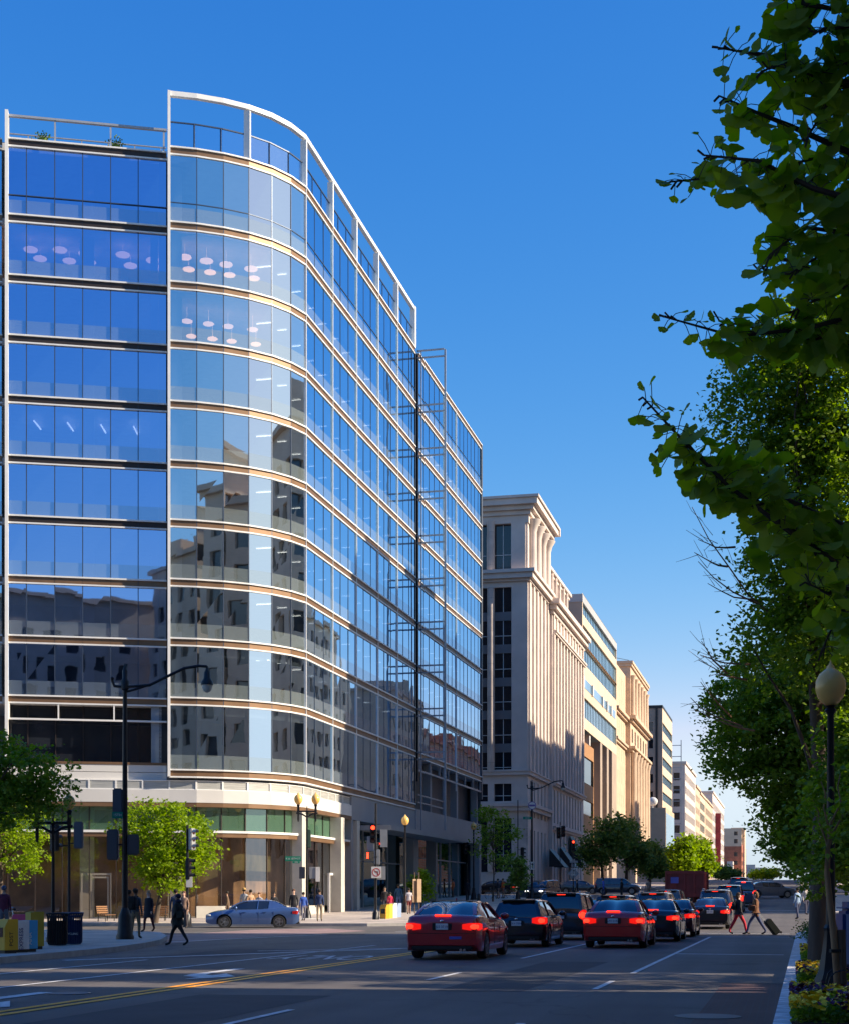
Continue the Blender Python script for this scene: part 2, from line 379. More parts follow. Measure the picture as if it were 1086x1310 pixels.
def facade(w, g, O, d, n, L, z0, z1, cols, rows, depth=.35, gm=0, bars=None, barmb=None):
    """wall with real window openings. cols / rows: intervals; g: list collecting each opening's glass quad"""
    O = Vector(O[:2]); d = Vector(d[:2]).normalized(); n = Vector(n[:2]).normalized()
    P = lambda a, b, z: (O.x + d.x * a + n.x * b, O.y + d.y * a + n.y * b, z)
    xs = [0.]; zs = [z0]
    for a, b in cols: xs += [a, b]
    for a, b in rows: zs += [a, b]
    xs.append(L); zs.append(z1)
    for i in range(len(xs) - 1):
        for j in range(len(zs) - 1):
            a, b, c, e = xs[i], xs[i + 1], zs[j], zs[j + 1]
            if b - a < 1e-4 or e - c < 1e-4: continue
            if i % 2 and j % 2:
                w.quad(P(a, 0, c), P(a, 0, e), P(a, -depth, e), P(a, -depth, c)); w.quad(P(b, 0, c), P(b, -depth, c), P(b, -depth, e), P(b, 0, e))
                w.quad(P(a, 0, c), P(a, -depth, c), P(b, -depth, c), P(b, 0, c)); w.quad(P(a, 0, e), P(b, 0, e), P(b, -depth, e), P(a, -depth, e))
                g.append([P(a, -depth, c), P(b, -depth, c), P(b, -depth, e), P(a, -depth, e)])
                if barmb is not None:
                    m_ = (a + b) / 2
                    if b - a < 6: barmb.ob(O, d, n, m_ - .04, m_ + .04, -depth + .01, -depth + .06, c, e)
                    h = c + (e - c) * .32; barmb.ob(O, d, n, a, b, -depth + .012, -depth + .055, h - .04, h + .04)
            else: w.quad(P(a, 0, c), P(b, 0, c), P(b, 0, e), P(a, 0, e))
def windows(g, mat, parent, name='window', cap=100):
    if len(g) <= cap: near, rest = g, []
    else:
        g = sorted(g, key=lambda q: q[0][1] + abs(q[0][0]) * .2 + q[0][2] * .1); near, rest = g[:cap], g[cap:]
    for q in near:
        mb = MB(); mb.quad(*q); mb.build(name, mat, parent)
    if rest:
        mb = MB()
        for q in rest: mb.quad(*q)
        mb.build(name, mat, parent, kind='stuff')
# ---------------------------------------------------------------- camera, sky, sun
cam = bpy.data.cameras.new('camera'); co = bpy.data.objects.new('camera', cam); COL.objects.link(co)
co.location = (0, 0, CH); co.rotation_euler = (rad(90), 0, TH)
cam.sensor_fit = 'HORIZONTAL'; cam.sensor_width = 36; cam.lens = 36 * F / 1086
cam.shift_x = 0; cam.shift_y = (HY - 655) / 1086; cam.clip_end = 6000; cam.clip_start = .1
sc.camera = co
SUN_EL, SUN_AZ = rad(30), rad(5)          # azimuth measured from the right of the street, ahead
S = Vector((math.cos(SUN_AZ) * math.cos(SUN_EL), math.sin(SUN_AZ) * math.cos(SUN_EL), math.sin(SUN_EL)))
w = bpy.data.worlds.new('World'); sc.world = w; w.use_nodes = True
nt = w.node_tree; nt.nodes.clear()
sky = nt.nodes.new('ShaderNodeTexSky'); sky.sky_type = 'NISHITA'; sky.sun_disc = False
sky.sun_elevation = SUN_EL; sky.sun_rotation = math.pi / 2 - SUN_AZ
sky.altitude = 600; sky.air_density = 1.0; sky.dust_density = .3; sky.ozone_density = 4.0
hs = nt.nodes.new('ShaderNodeHueSaturation'); hs.inputs['Saturation'].default_value = 1.08; hs.inputs['Value'].default_value = 1.0
bg = nt.nodes.new('ShaderNodeBackground'); bg.inputs[1].default_value = .15
ow = nt.nodes.new('ShaderNodeOutputWorld')
nt.links.new(sky.outputs[0], hs.inputs['Color'])
sp = nt.nodes.new('ShaderNodeSeparateColor'); cb = nt.nodes.new('ShaderNodeCombineColor'); nt.links.new(hs.outputs[0], sp.inputs[0])
def mth(op, a, b):      # a clear-air grade of the sky: deeper blue overhead, paler towards the horizon
    n = nt.nodes.new('ShaderNodeMath'); n.operation = op
    for i, x in enumerate((a, b)):
        if isinstance(x, (int, float)): n.inputs[i].default_value = x
        else: nt.links.new(x, n.inputs[i])
    return n.outputs[0]
SK = .252; KG = .88      # overall level of the graded sky
G_ = mth('MULTIPLY', mth('POWER', mth('MULTIPLY', sp.outputs[1], SK), 1.12), .73 / SK)
B_ = mth('MULTIPLY', mth('POWER', mth('MULTIPLY', sp.outputs[2], SK), .5), .785 / SK)
G_ = mth('MINIMUM', G_, mth('MULTIPLY', B_, .90))
R_ = mth('MINIMUM', mth('MULTIPLY', mth('POWER', mth('MULTIPLY', sp.outputs[0], SK), 2.1), 1.9 / SK), mth('MULTIPLY', G_, .86))
for i, x in enumerate((R_, G_, B_)): nt.links.new(mth('MULTIPLY', x, KG), cb.inputs[i])
nt.links.new(cb.outputs[0], bg.inputs[0]); nt.links.new(bg.outputs[0], ow.inputs[0])
sl = bpy.data.lights.new('sun', 'SUN'); sl.energy = 4.6; sl.angle = rad(.5); sl.color = (1, .86, .66)
so = bpy.data.objects.new('sun', sl); COL.objects.link(so); so.rotation_euler = (-S).to_track_quat('-Z', 'Y').to_euler(); so.location = (60, 10, 60)
sc.view_settings.view_transform = 'Standard'; sc.view_settings.look = 'None'; sc.view_settings.exposure = 1.0; sc.view_settings.gamma = 1
sc.render.resolution_x = 848; sc.render.resolution_y = 1024

# ---------------------------------------------------------------- ground
VS = [-400, -80, 0, 30, 60, 65, 70, 75, 80, 85, 90, 95, 100, 125, 150, 250, 400, 600, 900, 1500, 4000]
def sheet(name, u0, u1, v0, v1, dz, mat, kind='structure'):
    mb = MB(); vs = [v0] + [v for v in VS if v0 < v < v1] + [v1]
    for a, b in zip(vs, vs[1:]): mb.quad((u0, a, zt(a) + dz), (u1, a, zt(a) + dz), (u1, b, zt(b) + dz), (u0, b, zt(b) + dz))
    return mb.build(name, mat, kind=kind)
def clipy(poly, c, sign):
    out = []
    for i in range(len(poly)):
        a, b = poly[i], poly[(i + 1) % len(poly)]; da, db = sign * (a[1] - c), sign * (b[1] - c)
        if da >= 0: out.append(a)
        if da * db < 0: t = da / (da - db); out.append((a[0] + (b[0] - a[0]) * t, a[1] + (b[1] - a[1]) * t))
    return out
def slab(name, poly, h, mat, skirt=True):
    """raised paving that follows the slope of the street"""
    poly = [(p[0], p[1]) for p in poly]; mb = MB()
    lo = min(p[1] for p in poly); hi = max(p[1] for p in poly)
    vs = [lo] + [v for v in VS if lo < v < hi] + [hi]
    for a, b in zip(vs, vs[1:]):
        q = clipy(clipy(poly, a, 1), b, -1)
        if len(q) >= 3: mb.add([(p[0], p[1], zt(p[1]) + h) for p in q], [tuple(range(len(q)))])
    if skirt:
        for i in range(len(poly)):
            a, b = poly[i], poly[(i + 1) % len(poly)]
            for k in range(10):
                p = [a[j] + (b[j] - a[j]) * k / 10 for j in (0, 1)]; q = [a[j] + (b[j] - a[j]) * (k + 1) / 10 for j in (0, 1)]
                mb.quad((p[0], p[1], zt(p[1]) - .05), (q[0], q[1], zt(q[1]) - .05), (q[0], q[1], zt(q[1]) + h), (p[0], p[1], zt(p[1]) + h))
    return mb.build(name, mat, kind='structure')
def kerbline(name, pts, mat, w=.3, h=.156):
    mb = MB(); dense = []
    for a, b in zip(pts, pts[1:]):
        n = max(1, int(math.dist(a[:2], b[:2]) / 5))
        for k in range(n): dense.append((a[0] + (b[0] - a[0]) * k / n, a[1] + (b[1] - a[1]) * k / n))
    dense.append(tuple(pts[-1][:2]))
    A = offset(dense, .02); B = offset(dense, -w)
    for i in range(len(dense) - 1):
        f = lambda p, z: (p.x, p.y, zt(p.y) + z)
        mb.quad(f(A[i], -.02), f(A[i + 1], -.02), f(A[i + 1], h), f(A[i], h)); mb.quad(f(A[i], h), f(A[i + 1], h), f(B[i + 1], h), f(B[i], h))
    return mb.build(name, mat, kind='structure')
sheet('ground', -2500, 2500, -400, 4000, -.15, M['grass'])
sheet('road', -160, 120, -90, 1200, 0, M['asphalt'])
K = lambda v: -.32 + .0097 * v      # right kerb drifts slightly
slab('concrete_lane', [(-2.95, 27.5), (K(27.5) - .02, 27.5), (K(60) - .02, 60), (-2.95, 60)], .004, M['concrete_lane'], False)
slab('brick_gutter', [(-1.15, 10), (K(10) - .02, 10), (K(27.4) - .02, 27.4), (-1.15, 27.4)], .004, M['brick_red'], False)
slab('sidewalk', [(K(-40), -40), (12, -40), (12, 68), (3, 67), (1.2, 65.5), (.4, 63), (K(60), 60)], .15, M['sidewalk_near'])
kerbline('kerb', [(K(-40) , -40), (K(60), 60), (.4, 63), (1.2, 65.5), (3, 67)][::-1], M['kerb_paint'], .36)
slab('sidewalk', [(1.6, 102), (3, 99), (5, 98), (30, 98), (30, 147), (1.6, 147)], .15, M['sidewalk'])
kerbline('kerb', [(1.6, 102), (1.6, 147)][::-1], M['kerb'])
slab('sidewalk', [(1.8, 170), (40, 170), (40, 700), (1.8, 700)], .15, M['sidewalk'])
isl = [onground(*p) for p in [(-500, 1300), (-200, 1255), (0, 1233.5), (80, 1226), (150, 1218.5), (185, 1213), (205, 1208.5), (213, 1203), (205, 1198), (150, 1195), (0, 1192.5), (-500, 1191)]]
slab('sidewalk', isl, .15, M['sidewalk'])
kerbline('kerb', isl[1:10][::-1][::-1], M['kerb'])
ms = [onground(*p) for p in [(-600, 1186), (0, 1186.5), (240, 1187), (470, 1187.5), (545, 1187)]] + [Vector((-18.9, 79.5, 0)), Vector((-18, 82, 0)), Vector((-18, 144, 0)), Vector((-19, 147, 0)), Vector((-22, 148.5, 0)), Vector((-160, 148.5, 0))]
slab('sidewalk', ms, .15, M['sidewalk'])
kerbline('kerb', ms[:-1], M['kerb'])
b2 = [(-120, 170.5), (-22, 170.5), (-19, 172), (-18, 175), (-18, 314), (-120, 314)]
slab('sidewalk', b2, .15, M['sidewalk']); kerbline('kerb', b2[:5], M['kerb'])
slab('sidewalk', [(-120, 352), (-18, 352), (-18, 700), (-120, 700)], .15, M['sidewalk'])
slab('crosswalk', [onground(*p)[:2] for p in [(216, 1208), (209, 1197), (330, 1190.5), (420, 1189.5), (470, 1192), (330, 1199)]], .004, M['pink_paving'], False)
# painted markings
def line(mb, a, b, w=.11, z=.009):
    a = Vector(a[:2]); b = Vector(b[:2]); d = (b - a).normalized(); n = Vector((d.y, -d.x)) * w / 2
    k = max(1, int((b - a).length / 5))
    for i in range(k):
        p = a + (b - a) * i / k; q = a + (b - a) * (i + 1) / k
        mb.add([(x.x, x.y, zt(x.y) + z) for x in (p - n, q - n, q + n, p + n)], [(0, 3, 2, 1)])
mb = MB(); line(mb, (-10.13, -20), (-10.13, 47), .15); line(mb, (-9.84, -20), (-9.84, 47), .15); line(mb, (-10, 172), (-10, 420)); mb.build('road_marking', M['paint_yellow'], kind='structure')
mb = MB()
for a, b in (((-6.5, 14.5), (-6.5, 19.5)), ((-6.46, 27.2), (-6.46, 30)), ((-6.5, 37.5), (-6.5, 60)), ((-3.12, 25), (-3.12, 27.6)), ((-3.05, 30.5), (-3.0, 60)),
             ((-3.12, 16), (-3.12, 18)), ((-12.85, 8), (-12.85, 47)), ((-15.2, 20), (-15.2, 34.5))): line(mb, a, b)
line(mb, (-3, 41.6), (-.15, 41.4), .28)
for v in (60.5, 65.5): line(mb, (-17, v), (0, v), .28)
for v in (102, 107): line(mb, (-17.5, v), (1.5, v), .3)
line(mb, onground(82, 1229.5), onground(512, 1214.5), .28); line(mb, onground(330, 1217.5), onground(640, 1212), .2)
line(mb, onground(214, 1206), onground(420, 1196), .16)
for v in range(115, 145, 9): line(mb, (-6.5, v), (-6.5, v + 3)); line(mb, (-3, v), (-3, v + 3))
def poly(mb, pts, z=.009): mb.add([(p[0], p[1], z) for p in pts], [tuple(range(len(pts)))])
# turn arrows for the oncoming left-turn lane
for v0, u0 in ((26.0, -11.35), (17.6, -11.5)):
    for q in ([(-.14, 4.6), (-.14, 2.2), (.12, 2.6), (.12, 4.6)], [(-.14, 2.2), (.0, 1.45), (.25, 2.0), (.12, 2.6)], [(.0, 1.45), (.45, 1.15), (.45, 1.85), (.25, 2.0)], [(.45, .4), (1.05, 1.5), (.45, 2.6), (.45, 1.5)]):
        poly(mb, [(u0 + a_, v0 + b_) for a_, b_ in q])
mb.build('road_marking', M['paint_white'], kind='structure')
wo = text('ONLY', 1.0, M['paint_white'], None, Matrix.Translation((-11.4, 37, .012)) @ Matrix.Rotation(math.pi, 4, 'Z') @ Matrix.Diagonal((.85, 3.6, 1, 1)), 'road_marking', .001)
wo['kind'] = 'structure'
mb = MB()   # round iron covers and patches in the asphalt
for px, py, r in ((905, 1300.5, .42), (795, 1211, .3), (88, 1271, .35), (397, 1250.5, .06)):
    c = onground(px, py, .01); mb.lathe((c.x, c.y, .002), [(r, 0), (r, .009), (r * .9, .011)], 20)
mb.build('road_cover', pm('cover_iron', (.13, .13, .14), .6, .4), kind='structure')
mb = MB()
for u0, u1, v0, v1 in ((-8.9, -6.9, 14, 22.5), (-5.6, -4.2, 24, 36), (-2.6, -1.4, 44, 52), (-16, -14, 36, 43)):
    poly(mb, [(u0, v0), (u1, v0 + .2), (u1 + .05, v1), (u0 - .03, v1 - .2)], .003)
mb.build('road_patch', pm('asphalt_patch', (.038, .04, .047), .85, var=.2, scale=1, bump=.3, bscale=50), kind='structure')

# ---------------------------------------------------------------- the glass office building
ZB = [45.87, 41.46, 37.94, 34.43, 30.9, 27.4, 23.9, 20.4, 16.9, 13.4, 9.14]
cp = [Vector((-15.02, 89.8))]
for a in (12, 19, 27, 37, 49, 61): cp.append(cp[-1] + Vector((math.cos(rad(a)), math.sin(rad(a)))) * 1.6)
c2w = lambda X, D: Vector((X * CA - D * SA, X * SA + D * CA))
CP = [c2w(p.x, p.y) for p in cp]
UF = CP[-1].x; V1 = CP[-1].y
bld = thing('office_building', 'glass curtain-wall office building with a rounded corner and an open frame on its roof', 'office building', (-34, 92, 0))
LD = (at(213.5, 90.35) - at(9, 88.6)).to_2d().normalized(); LN = Vector((LD.y, -LD.x))
L0 = at(9, 88.6).to_2d(); L1 = L0 + LD * ((at(213.5, 90.35) - at(9, 88.6)).to_2d().length)
def pane_row(pts, z0, z1, mats, name, fr=.85, jit=.006, off=0., mid=None):
    """one storey of glazing between two bands: facets, a pale fritted foot, each pane very slightly out of plane"""
    mb = MB(); P = offset(pts, off)
    for a, b in zip(P, P[1:]):
        n = Vector(((b - a).y, -(b - a).x)).normalized(); j = [n * rnd.uniform(-jit, jit) for _ in range(4)]
        q = [(a + j[0]), (b + j[1]), (b + j[2]), (a + j[3])]
        if fr: mb.quad((q[0].x, q[0].y, z0), (q[1].x, q[1].y, z0), (q[1].x, q[1].y, z0 + fr), (q[0].x, q[0].y, z0 + fr), 1)
        mb.quad((q[0].x, q[0].y, z0 + fr), (q[1].x, q[1].y, z0 + fr), (q[2].x, q[2].y, z1), (q[3].x, q[3].y, z1), 0)
    return mb.build(name, mats, bld)
def split(a, b, n): return [a + (b - a) * k / n for k in range(n + 1)]
lp = [L0 + LD * t for t in (0, 1.08, 2.69, 4.29, 5.9, 7.5, 9.13)]
lpl = [L0 - LD * t for t in (12, 10, 8, 6, 4, 2, .35)]
NB = 5; bay = (119.1 - V1) / NB
S2 = [120.3, 129.6, 134.5, 146.2]
gL = [M['glass_left'], M['glass_frit_left']]; gA = [M['glass_wall'], M['glass_frit']]; gC = [M['glass_curve'], M['glass_frit2']]
for i in range(10):
    zt_, zb_ = ZB[i] - .5, ZB[i + 1]
    if i < 9: pane_row(lp, zb_, zt_, gL, 'window', off=-.25); pane_row(lpl, zb_, zt_, gA, 'window', off=-.6)
    pane_row(CP, zb_, zt_, gC, 'curved_window')
    for b in range(NB):
        pane_row(split(Vector((UF, V1 + bay * b)), Vector((UF, V1 + bay * (b + 1))), 3), zb_, zt_, gA, 'window')
    if i < 9:
        for a, b, n in zip(S2, S2[1:], (5, 3, 7)): pane_row(split(Vector((UF, a)), Vector((UF, b)), n), zb_ if i < 8 else 13.4, zt_, gA, 'window')
def bands(pts, z, name='floor_band', o=.0, dark=False):
    mb = MB(); e = .004
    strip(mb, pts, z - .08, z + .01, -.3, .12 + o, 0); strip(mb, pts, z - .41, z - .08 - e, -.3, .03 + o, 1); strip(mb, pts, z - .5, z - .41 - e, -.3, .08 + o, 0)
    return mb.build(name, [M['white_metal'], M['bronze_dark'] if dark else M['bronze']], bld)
path = CP + [Vector((UF, 119.1))]
for i, z in enumerate(ZB):
    if i < 10:
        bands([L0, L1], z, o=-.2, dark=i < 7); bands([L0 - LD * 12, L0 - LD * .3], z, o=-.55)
    bands(path, z)
    if i < 10: bands([Vector((UF, 120.3)), Vector((UF, 146.2))], z)
# mullions
mb = MB()
for p in lp[1:-1]:
    mb.ob(p, LD, LN, -.025, .025, -.24, -.17, 13.4, 45.4)
for a, b, p in zip(CP, CP[2:], CP[1:-1]):
    d = (b - a).normalized(); mb.ob(p, d, (d.y, -d.x), -.025, .025, -.02, .03, 9.1, 45.4)
for b in range(NB):
    for k in (1, 2):
        v = V1 + bay * (b + k / 3); mb.box(UF - .02, UF + .025, v - .02, v + .02, 9.1, 45.4)
for a, b, n in zip(S2, S2[1:], (5, 3, 7)):
    for k in range(1, n): v = a + (b - a) * k / n; mb.box(UF - .02, UF + .025, v - .02, v + .02, 13.4, 45.4)
strip(mb, [L0, L1], 42.55, 42.6, -.25, -.18); strip(mb, CP, 42.55, 42.6, 0, .03)
strip(mb, [CP[-1], Vector((UF, 119.1))], 42.55, 42.6, 0, .03); strip(mb, [Vector((UF, 120.3)), Vector((UF, 146.2))], 42.55, 42.6, 0, .03)
mb.build('mullion', M['mullion'], bld)
mb = MB()
for b in range(NB):
    v = V1 + bay * b; mb.box(UF - .03, UF + .09, v - .03, v + .03, 9.1, 45.8)
for v in S2[1:]: mb.box(UF - .03, UF + .09, v - .03, v + .03, 11.2, 45.8)
mb.ob(CP[0], LD, LN, -.1, .06, -.5, .17, 8.7, 49.1)
mb.ob(L0, LD, LN, -.12, .06, -.5, .05, 9.4, 47.4)
mb.build('fin', M['white_metal'], bld)
mb = MB()   # the dark joint between the two halves of the street front
mb.box(UF - 1.6, UF - .35, 119.1, 120.3, 8.8, 45.8); mb.box(UF - .3, UF + .05, 119.15, 119.35, 8.9, 45.6); mb.box(UF - .3, UF + .05, 120.05, 120.25, 11, 45.6)
mb.ob(L1, LD, LN, -.45, .05, -.9, -.32, 9.4, 45.4)
mb.build('joint', M['dark_metal'], bld)
# roof frame over the rounded half
mb = MB(); strip(mb, path, 48.85, 49.13, -.22, .06)
posts = [CP[3], CP[6]] + [Vector((UF, V1 + bay * b)) for b in range(1, NB)]
for p in posts: mb.box(p.x - .28, p.x + .1, p.y - .1, p.y + .1, 45.9, 48.75)
mb.box(UF - .3, UF + .12, 118.75, 119.15, 45.9, 49.12)
mb.build('roof_frame', M['white_metal'], bld)
mb = MB(); strip(mb, [L0, L1], 47.18, 47.3, -.45, -.25)
for t in (0.06, 2.7, 5.9, 9.0): mb.ob(L0 + LD * t, LD, LN, -.05, .05, -.4, -.3, 45.9, 47.2)
mb.build('parapet_frame', M['grey_metal'], bld)
mb = MB(); strip(mb, [L0, L1], 46.75, 46.8, -1.6, -1.5)
for k in range(6): mb.ob(L0 + LD * (1.1 + 1.55 * k), LD, LN, -.03, .03, -1.58, -1.52, 45.9, 46.75)
mb.build('terrace_rail', M['grey_metal'], bld)
mb = MB(); strip(mb, path[:-1] + [Vector((UF, 119))], 45.95, 47.35, -.16, -.14); mb.build('glass_balustrade', M['glass_rail'], bld)
mb = MB(); strip(mb, path, 47.35, 47.42, -.19, -.11)
for p in CP[1:]: mb.box(p.x - .2, p.x - .12, p.y - .03, p.y + .03, 45.9, 47.35)
for b in range(NB * 3): v = V1 + bay * b / 3; mb.box(UF - .19, UF - .12, v - .025, v + .025, 45.9, 47.35)
mb.build('balustrade_rail', M['mullion'], bld)
# body behind the glass: slabs, ceilings, core, columns
inner = offset([L0 - LD * 12, L0, L1] , -.75) + offset(CP[1:], -.5) + [Vector((UF - .5, 118.9)), Vector((UF - 2, 119)), Vector((UF - 2, 120.5)), Vector((UF - .5, 120.6)), Vector((UF - .5, 145.9))]
far = [Vector((UF - 30, 145.9)), Vector((UF - 60, 110))]
ring = inner + far
mb = MB()
for z in ZB[:10]:
    n = len(ring); zl, zh = z - .48, z - .06
    mb.add([(p.x, p.y, zl) for p in ring] + [(p.x, p.y, zh) for p in ring], [tuple(range(n))[::-1], tuple(range(n, 2 * n))] + [(k, (k + 1) % n, n + (k + 1) % n, n + k) for k in range(n)])
rg = [p for p in ring if p.y < 119.05] + [Vector((UF - 30, 118.9))]
n = len(rg); mb.add([(p.x, p.y, 8.6) for p in rg] + [(p.x, p.y, 9.05) for p in rg], [tuple(range(n))[::-1], tuple(range(n, 2 * n))] + [(k, (k + 1) % n, n + (k + 1) % n, n + k) for k in range(n)])
mb.build('floor_slab', M['ceiling'], bld)
cr = offset([L0 - LD * 12, L0, L1, CP[3], CP[-1], Vector((UF, 118.9)), Vector((UF, 145.9))], -7)
cr = cr + [Vector((UF - 29, 145.5)), Vector((UF - 55, 112))]; n = len(cr)
mb = MB(); mb.add([(p.x, p.y, .2) for p in cr] + [(p.x, p.y, 45.3) for p in cr], [tuple(range(n, 2 * n))] + [(k, (k + 1) % n, n + (k + 1) % n, n + k) for k in range(n)])
mb.build('core_wall', M['interior'], bld)
mb = MB(); bk = [(UF - 30, 146.0), (UF, 146.25)]
mb.quad((UF - 30, 146.3, 0), (UF - .1, 146.3, 0), (UF - .1, 146.3, 45.5), (UF - 30, 146.3, 45.5)); mb.box(UF - .4, UF + .1, 145.9, 146.35, 11.2, 45.9)
mb.build('end_wall', M['panel_dark'], bld)
mb = MB()
for c in [L1 - LN * 1.1 + LD * .5] + [L0 - LN * 2.0 + LD * 4.5]:
    mb.ob(c, LD, LN, -.42, .42, -.4, .4, .2, 45.3)
for b in range(1, NB): mb.box(UF - 2.3, UF - 1.7, V1 + bay * b - .3, V1 + bay * b + .3, 9, 45.3)
for v in (123, 130, 137.5, 144): mb.box(UF - 2.3, UF - 1.7, v - .3, v + .3, 9, 45.3)
mb.build('column', M['panel_white'], bld)
# blinds half drawn here and there behind the street front
mb = MB()
for i in range(9):
    for b in range(NB * 3):
        if rnd.random() < .22:
            v = V1 + bay * b / 3 + .15; h = rnd.uniform(.5, 2.4); ww = rnd.choice((.35, .5, 1.4)); mb.box(UF - .32, UF - .3, v, v + ww, ZB[i] - .55 - h, ZB[i] - .55)
    for b in range(14):
        if rnd.random() < .22:
            v = 120.8 + 1.8 * b; h = rnd.uniform(.5, 2.4); mb.box(UF - .32, UF - .3, v, v + rnd.choice((.35, .5, 1.4)), ZB[i] - .55 - h, ZB[i] - .55)
for k in range(6):
    a = lp[k] + LD * .2; mb.ob(a, LD, LN, 0, 1.2, -.5, -.48, 16.9 - 1.1, 16.9 - .5)
for a, b in zip(CP[:-1], CP[1:]):
    d = (b - a).normalized(); 
    for z in (16.9, 13.4): mb.ob(a, d, (d.y, -d.x), .15, 1.45, -.32, -.3, z - 1.0, z - .5)
for z in ZB[1:9]:
    mb.ob(L1, LD, LN, -.95, -.5, -.5, -.46, z - 2.7, z - .55); mb.ob(CP[0], (CP[1] - CP[0]).normalized(), LN, .12, .5, -.42, -.38, z - 2.7, z - .55)  # strips beside the fin stand in for white columns inside, not blinds
mb.build('blind_and_column', M['panel_white'], bld)
# pendant lamps and strip lights seen through the glass
def pend(c, z, r=.42):
    mb = MB(); mb.ball((c.x, c.y, z), (r * 1.1, r * 1.1, r * .33), 14); mb.tube([(c.x, c.y, z), (c.x, c.y, z + .9)], .008, 5); mb.build('pendant_lamp', M['pendant'], bld, smooth=60)
for t in (1.2, 2.9, 4.4, 6.6, 8.4):
    pend(L0 + LD * t - LN * 2.2, 40.3 + .1 * math.sin(t * 5), .40); pend(L0 + LD * (t + .3 + .2 * math.sin(t * 7)) - LN * 3.6, 40.35, .38)
for k, t in enumerate((.5, 1.7, 2.8, 4.2)):
    q = CP[0] + (CP[3] - CP[0]).normalized() * t * 1.1; nn = Vector((-.2, .98))
    pend(q + nn * 1.9, 40.2 - .05 * k, .38); pend(q + nn * 3.2, 40.0, .34); pend(q + nn * 2.6, 36.6, .32); pend(q + nn * 4.0, 36.2, .30)
mb = MB()
for k in range(4):
    c = L0 + LD * (1.4 + 1.95 * k) - LN * 2
    a = c - LN * 0; b = c + LD * .25 - LN * 2.6; mb.tube([(a.x, a.y, 30.0), (b.x, b.y, 30.3)], .05, 5)
for i in range(1, 9):
    z = ZB[i] - .56
    for b in range(NB * 2):
        v = V1 + bay * b / 2 + .8; mb.box(UF - 2.1, UF - 1.5, v, v + .06, z, z + .04)
    for b in range(9):
        v = 121.5 + 2.7 * b; mb.box(UF - 2.1, UF - 1.5, v, v + .06, z, z + .04)
    for a in CP[5:6]: mb.box(a.x - 2.6, a.x - 1.6, a.y + 1.0, a.y + 1.06, z, z + .05)
mb.build('strip_light', M['strip_light'], bld)
# chairs by the windows on the second storey from the top
mb = MB()
for t in (2.5, 3.0, 3.9, 5.5, 6.1, 6.7):
    c = L0 + LD * t - LN * 1.5; mb.ob(c, LD, LN, -.22, .22, -.03, .03, 38.35, 38.85); mb.ob(c, LD, LN, -.22, .22, -.02, .42, 38.3, 38.36)
mb.build('seat_row', M['panel_white'], bld)
# recessed lowest office storey on the left, its transom and the fascias below
mb = MB(); rp = offset([L0, L1], -1.2); strip(mb, rp, 9.6, 13.0, -.05, 0); mb.build('recessed_window', M['glass_dark'], bld)
mb = MB(); strip(mb, [L0, L1], 11.95, 12.05, -.3, -.12)
for t in (.1, 2.9, 6.1): mb.ob(L0 + LD * t, LD, LN, -.04, .04, -.3, -.14, 12.05, 12.95)
mb.build('transom', M['white_metal'], bld)
mb = MB()
for t in (1.1, 2.7, 4.3, 5.9, 7.5): mb.ob(L0 + LD * t, LD, LN, -.03, .03, -1.2, -1.1, 9.6, 13)
strip(mb, rp, 12.1, 12.2, 0, .08); mb.build('mullion', M['bronze_dark'], bld)
mb = MB(); mb.ob(L1, LD, LN, -.9, -.3, -1.15, -.32, 9.42, 12.9); mb.build('end_pier', M['frame_blue'], bld)
full = [L0 - LD * 30, L0, CP[0] - LN * .15] + CP[1:] + [Vector((UF, 101.0))]
mb = MB(); strip(mb, [L0 - LD * 30, L0, L1], 8.98, 9.40, -1.6, -.05); strip(mb, [L0 - LD * 30, L0, L1], 8.5, 8.95, -1.6, -.05); mb.build('fascia', M['panel_white'], bld)
mb = MB(); strip(mb, [L0 - LD * 30, L0, L1], 9.4, 9.55, -1.4, -.02); mb.build('sill', M['bronze'], bld)
mb = MB(); strip(mb, offset(full, -.5), 8.0, 8.7, -.3, 0); mb.build('soffit_recess', M['panel_dark'], bld)
mb = MB(); strip(mb, offset(full, -.15), 7.98, 8.45, -.3, 0); mb.build('louvre', M['louvre'], bld)
mb = MB(); strip(mb, offset(full, -.15), 7.93, 7.99, -.3, .03); strip(mb, offset(full, -.15), 8.45, 8.5, -.3, .03)
for a, b in zip(full, full[1:]):
    n = max(1, round((b - a).length / 1.65)); d = (b - a).normalized()
    for k in range(n): mb.ob(a + (b - a) * k / n, d, (d.y, -d.x), -.05, .05, -.3, -.11, 7.99, 8.45)
mb.build('louvre_frame', M['white_metal'], bld)
mb = MB(); strip(mb, full, 7.18, 7.93, -.6, .0); mb.build('fascia', M['panel_white'], bld)
mb = MB(); strip(mb, full, 6.93, 7.176, -.6, -.02); mb.build('soffit_trim', M['bronze'], bld)
base = offset(full, -.5)
def seg(path_, step):
    out = []
    for a, b in zip(path_, path_[1:]):
        n = max(1, round((b - a).length / step)); out += [a + (b - a) * k / n for k in range(n)]
    return out + [path_[-1]]
bs = seg(base, 1.65)
pane_row(bs, 5.55, 6.93, [M['glass_green']], 'clerestory_window', fr=0)
mb = MB(); strip(mb, full, 5.40, 5.54, -.6, -.1, 0); strip(mb, full, 5.15, 5.397, -.6, -.16, 1); mb.build('canopy_band', [M['white_metal'], M['bronze']], bld)
low = [p for p in bs]
pane_row(low, 1.05, 5.15, [M['glass_shop']], 'shop_window', fr=0)
mb = MB()
for p, q in zip(bs, bs[1:]):
    d = (q - p).normalized(); mb.ob(p, d, (d.y, -d.x), -.03, .03, -.02, .05, .2, 6.93)
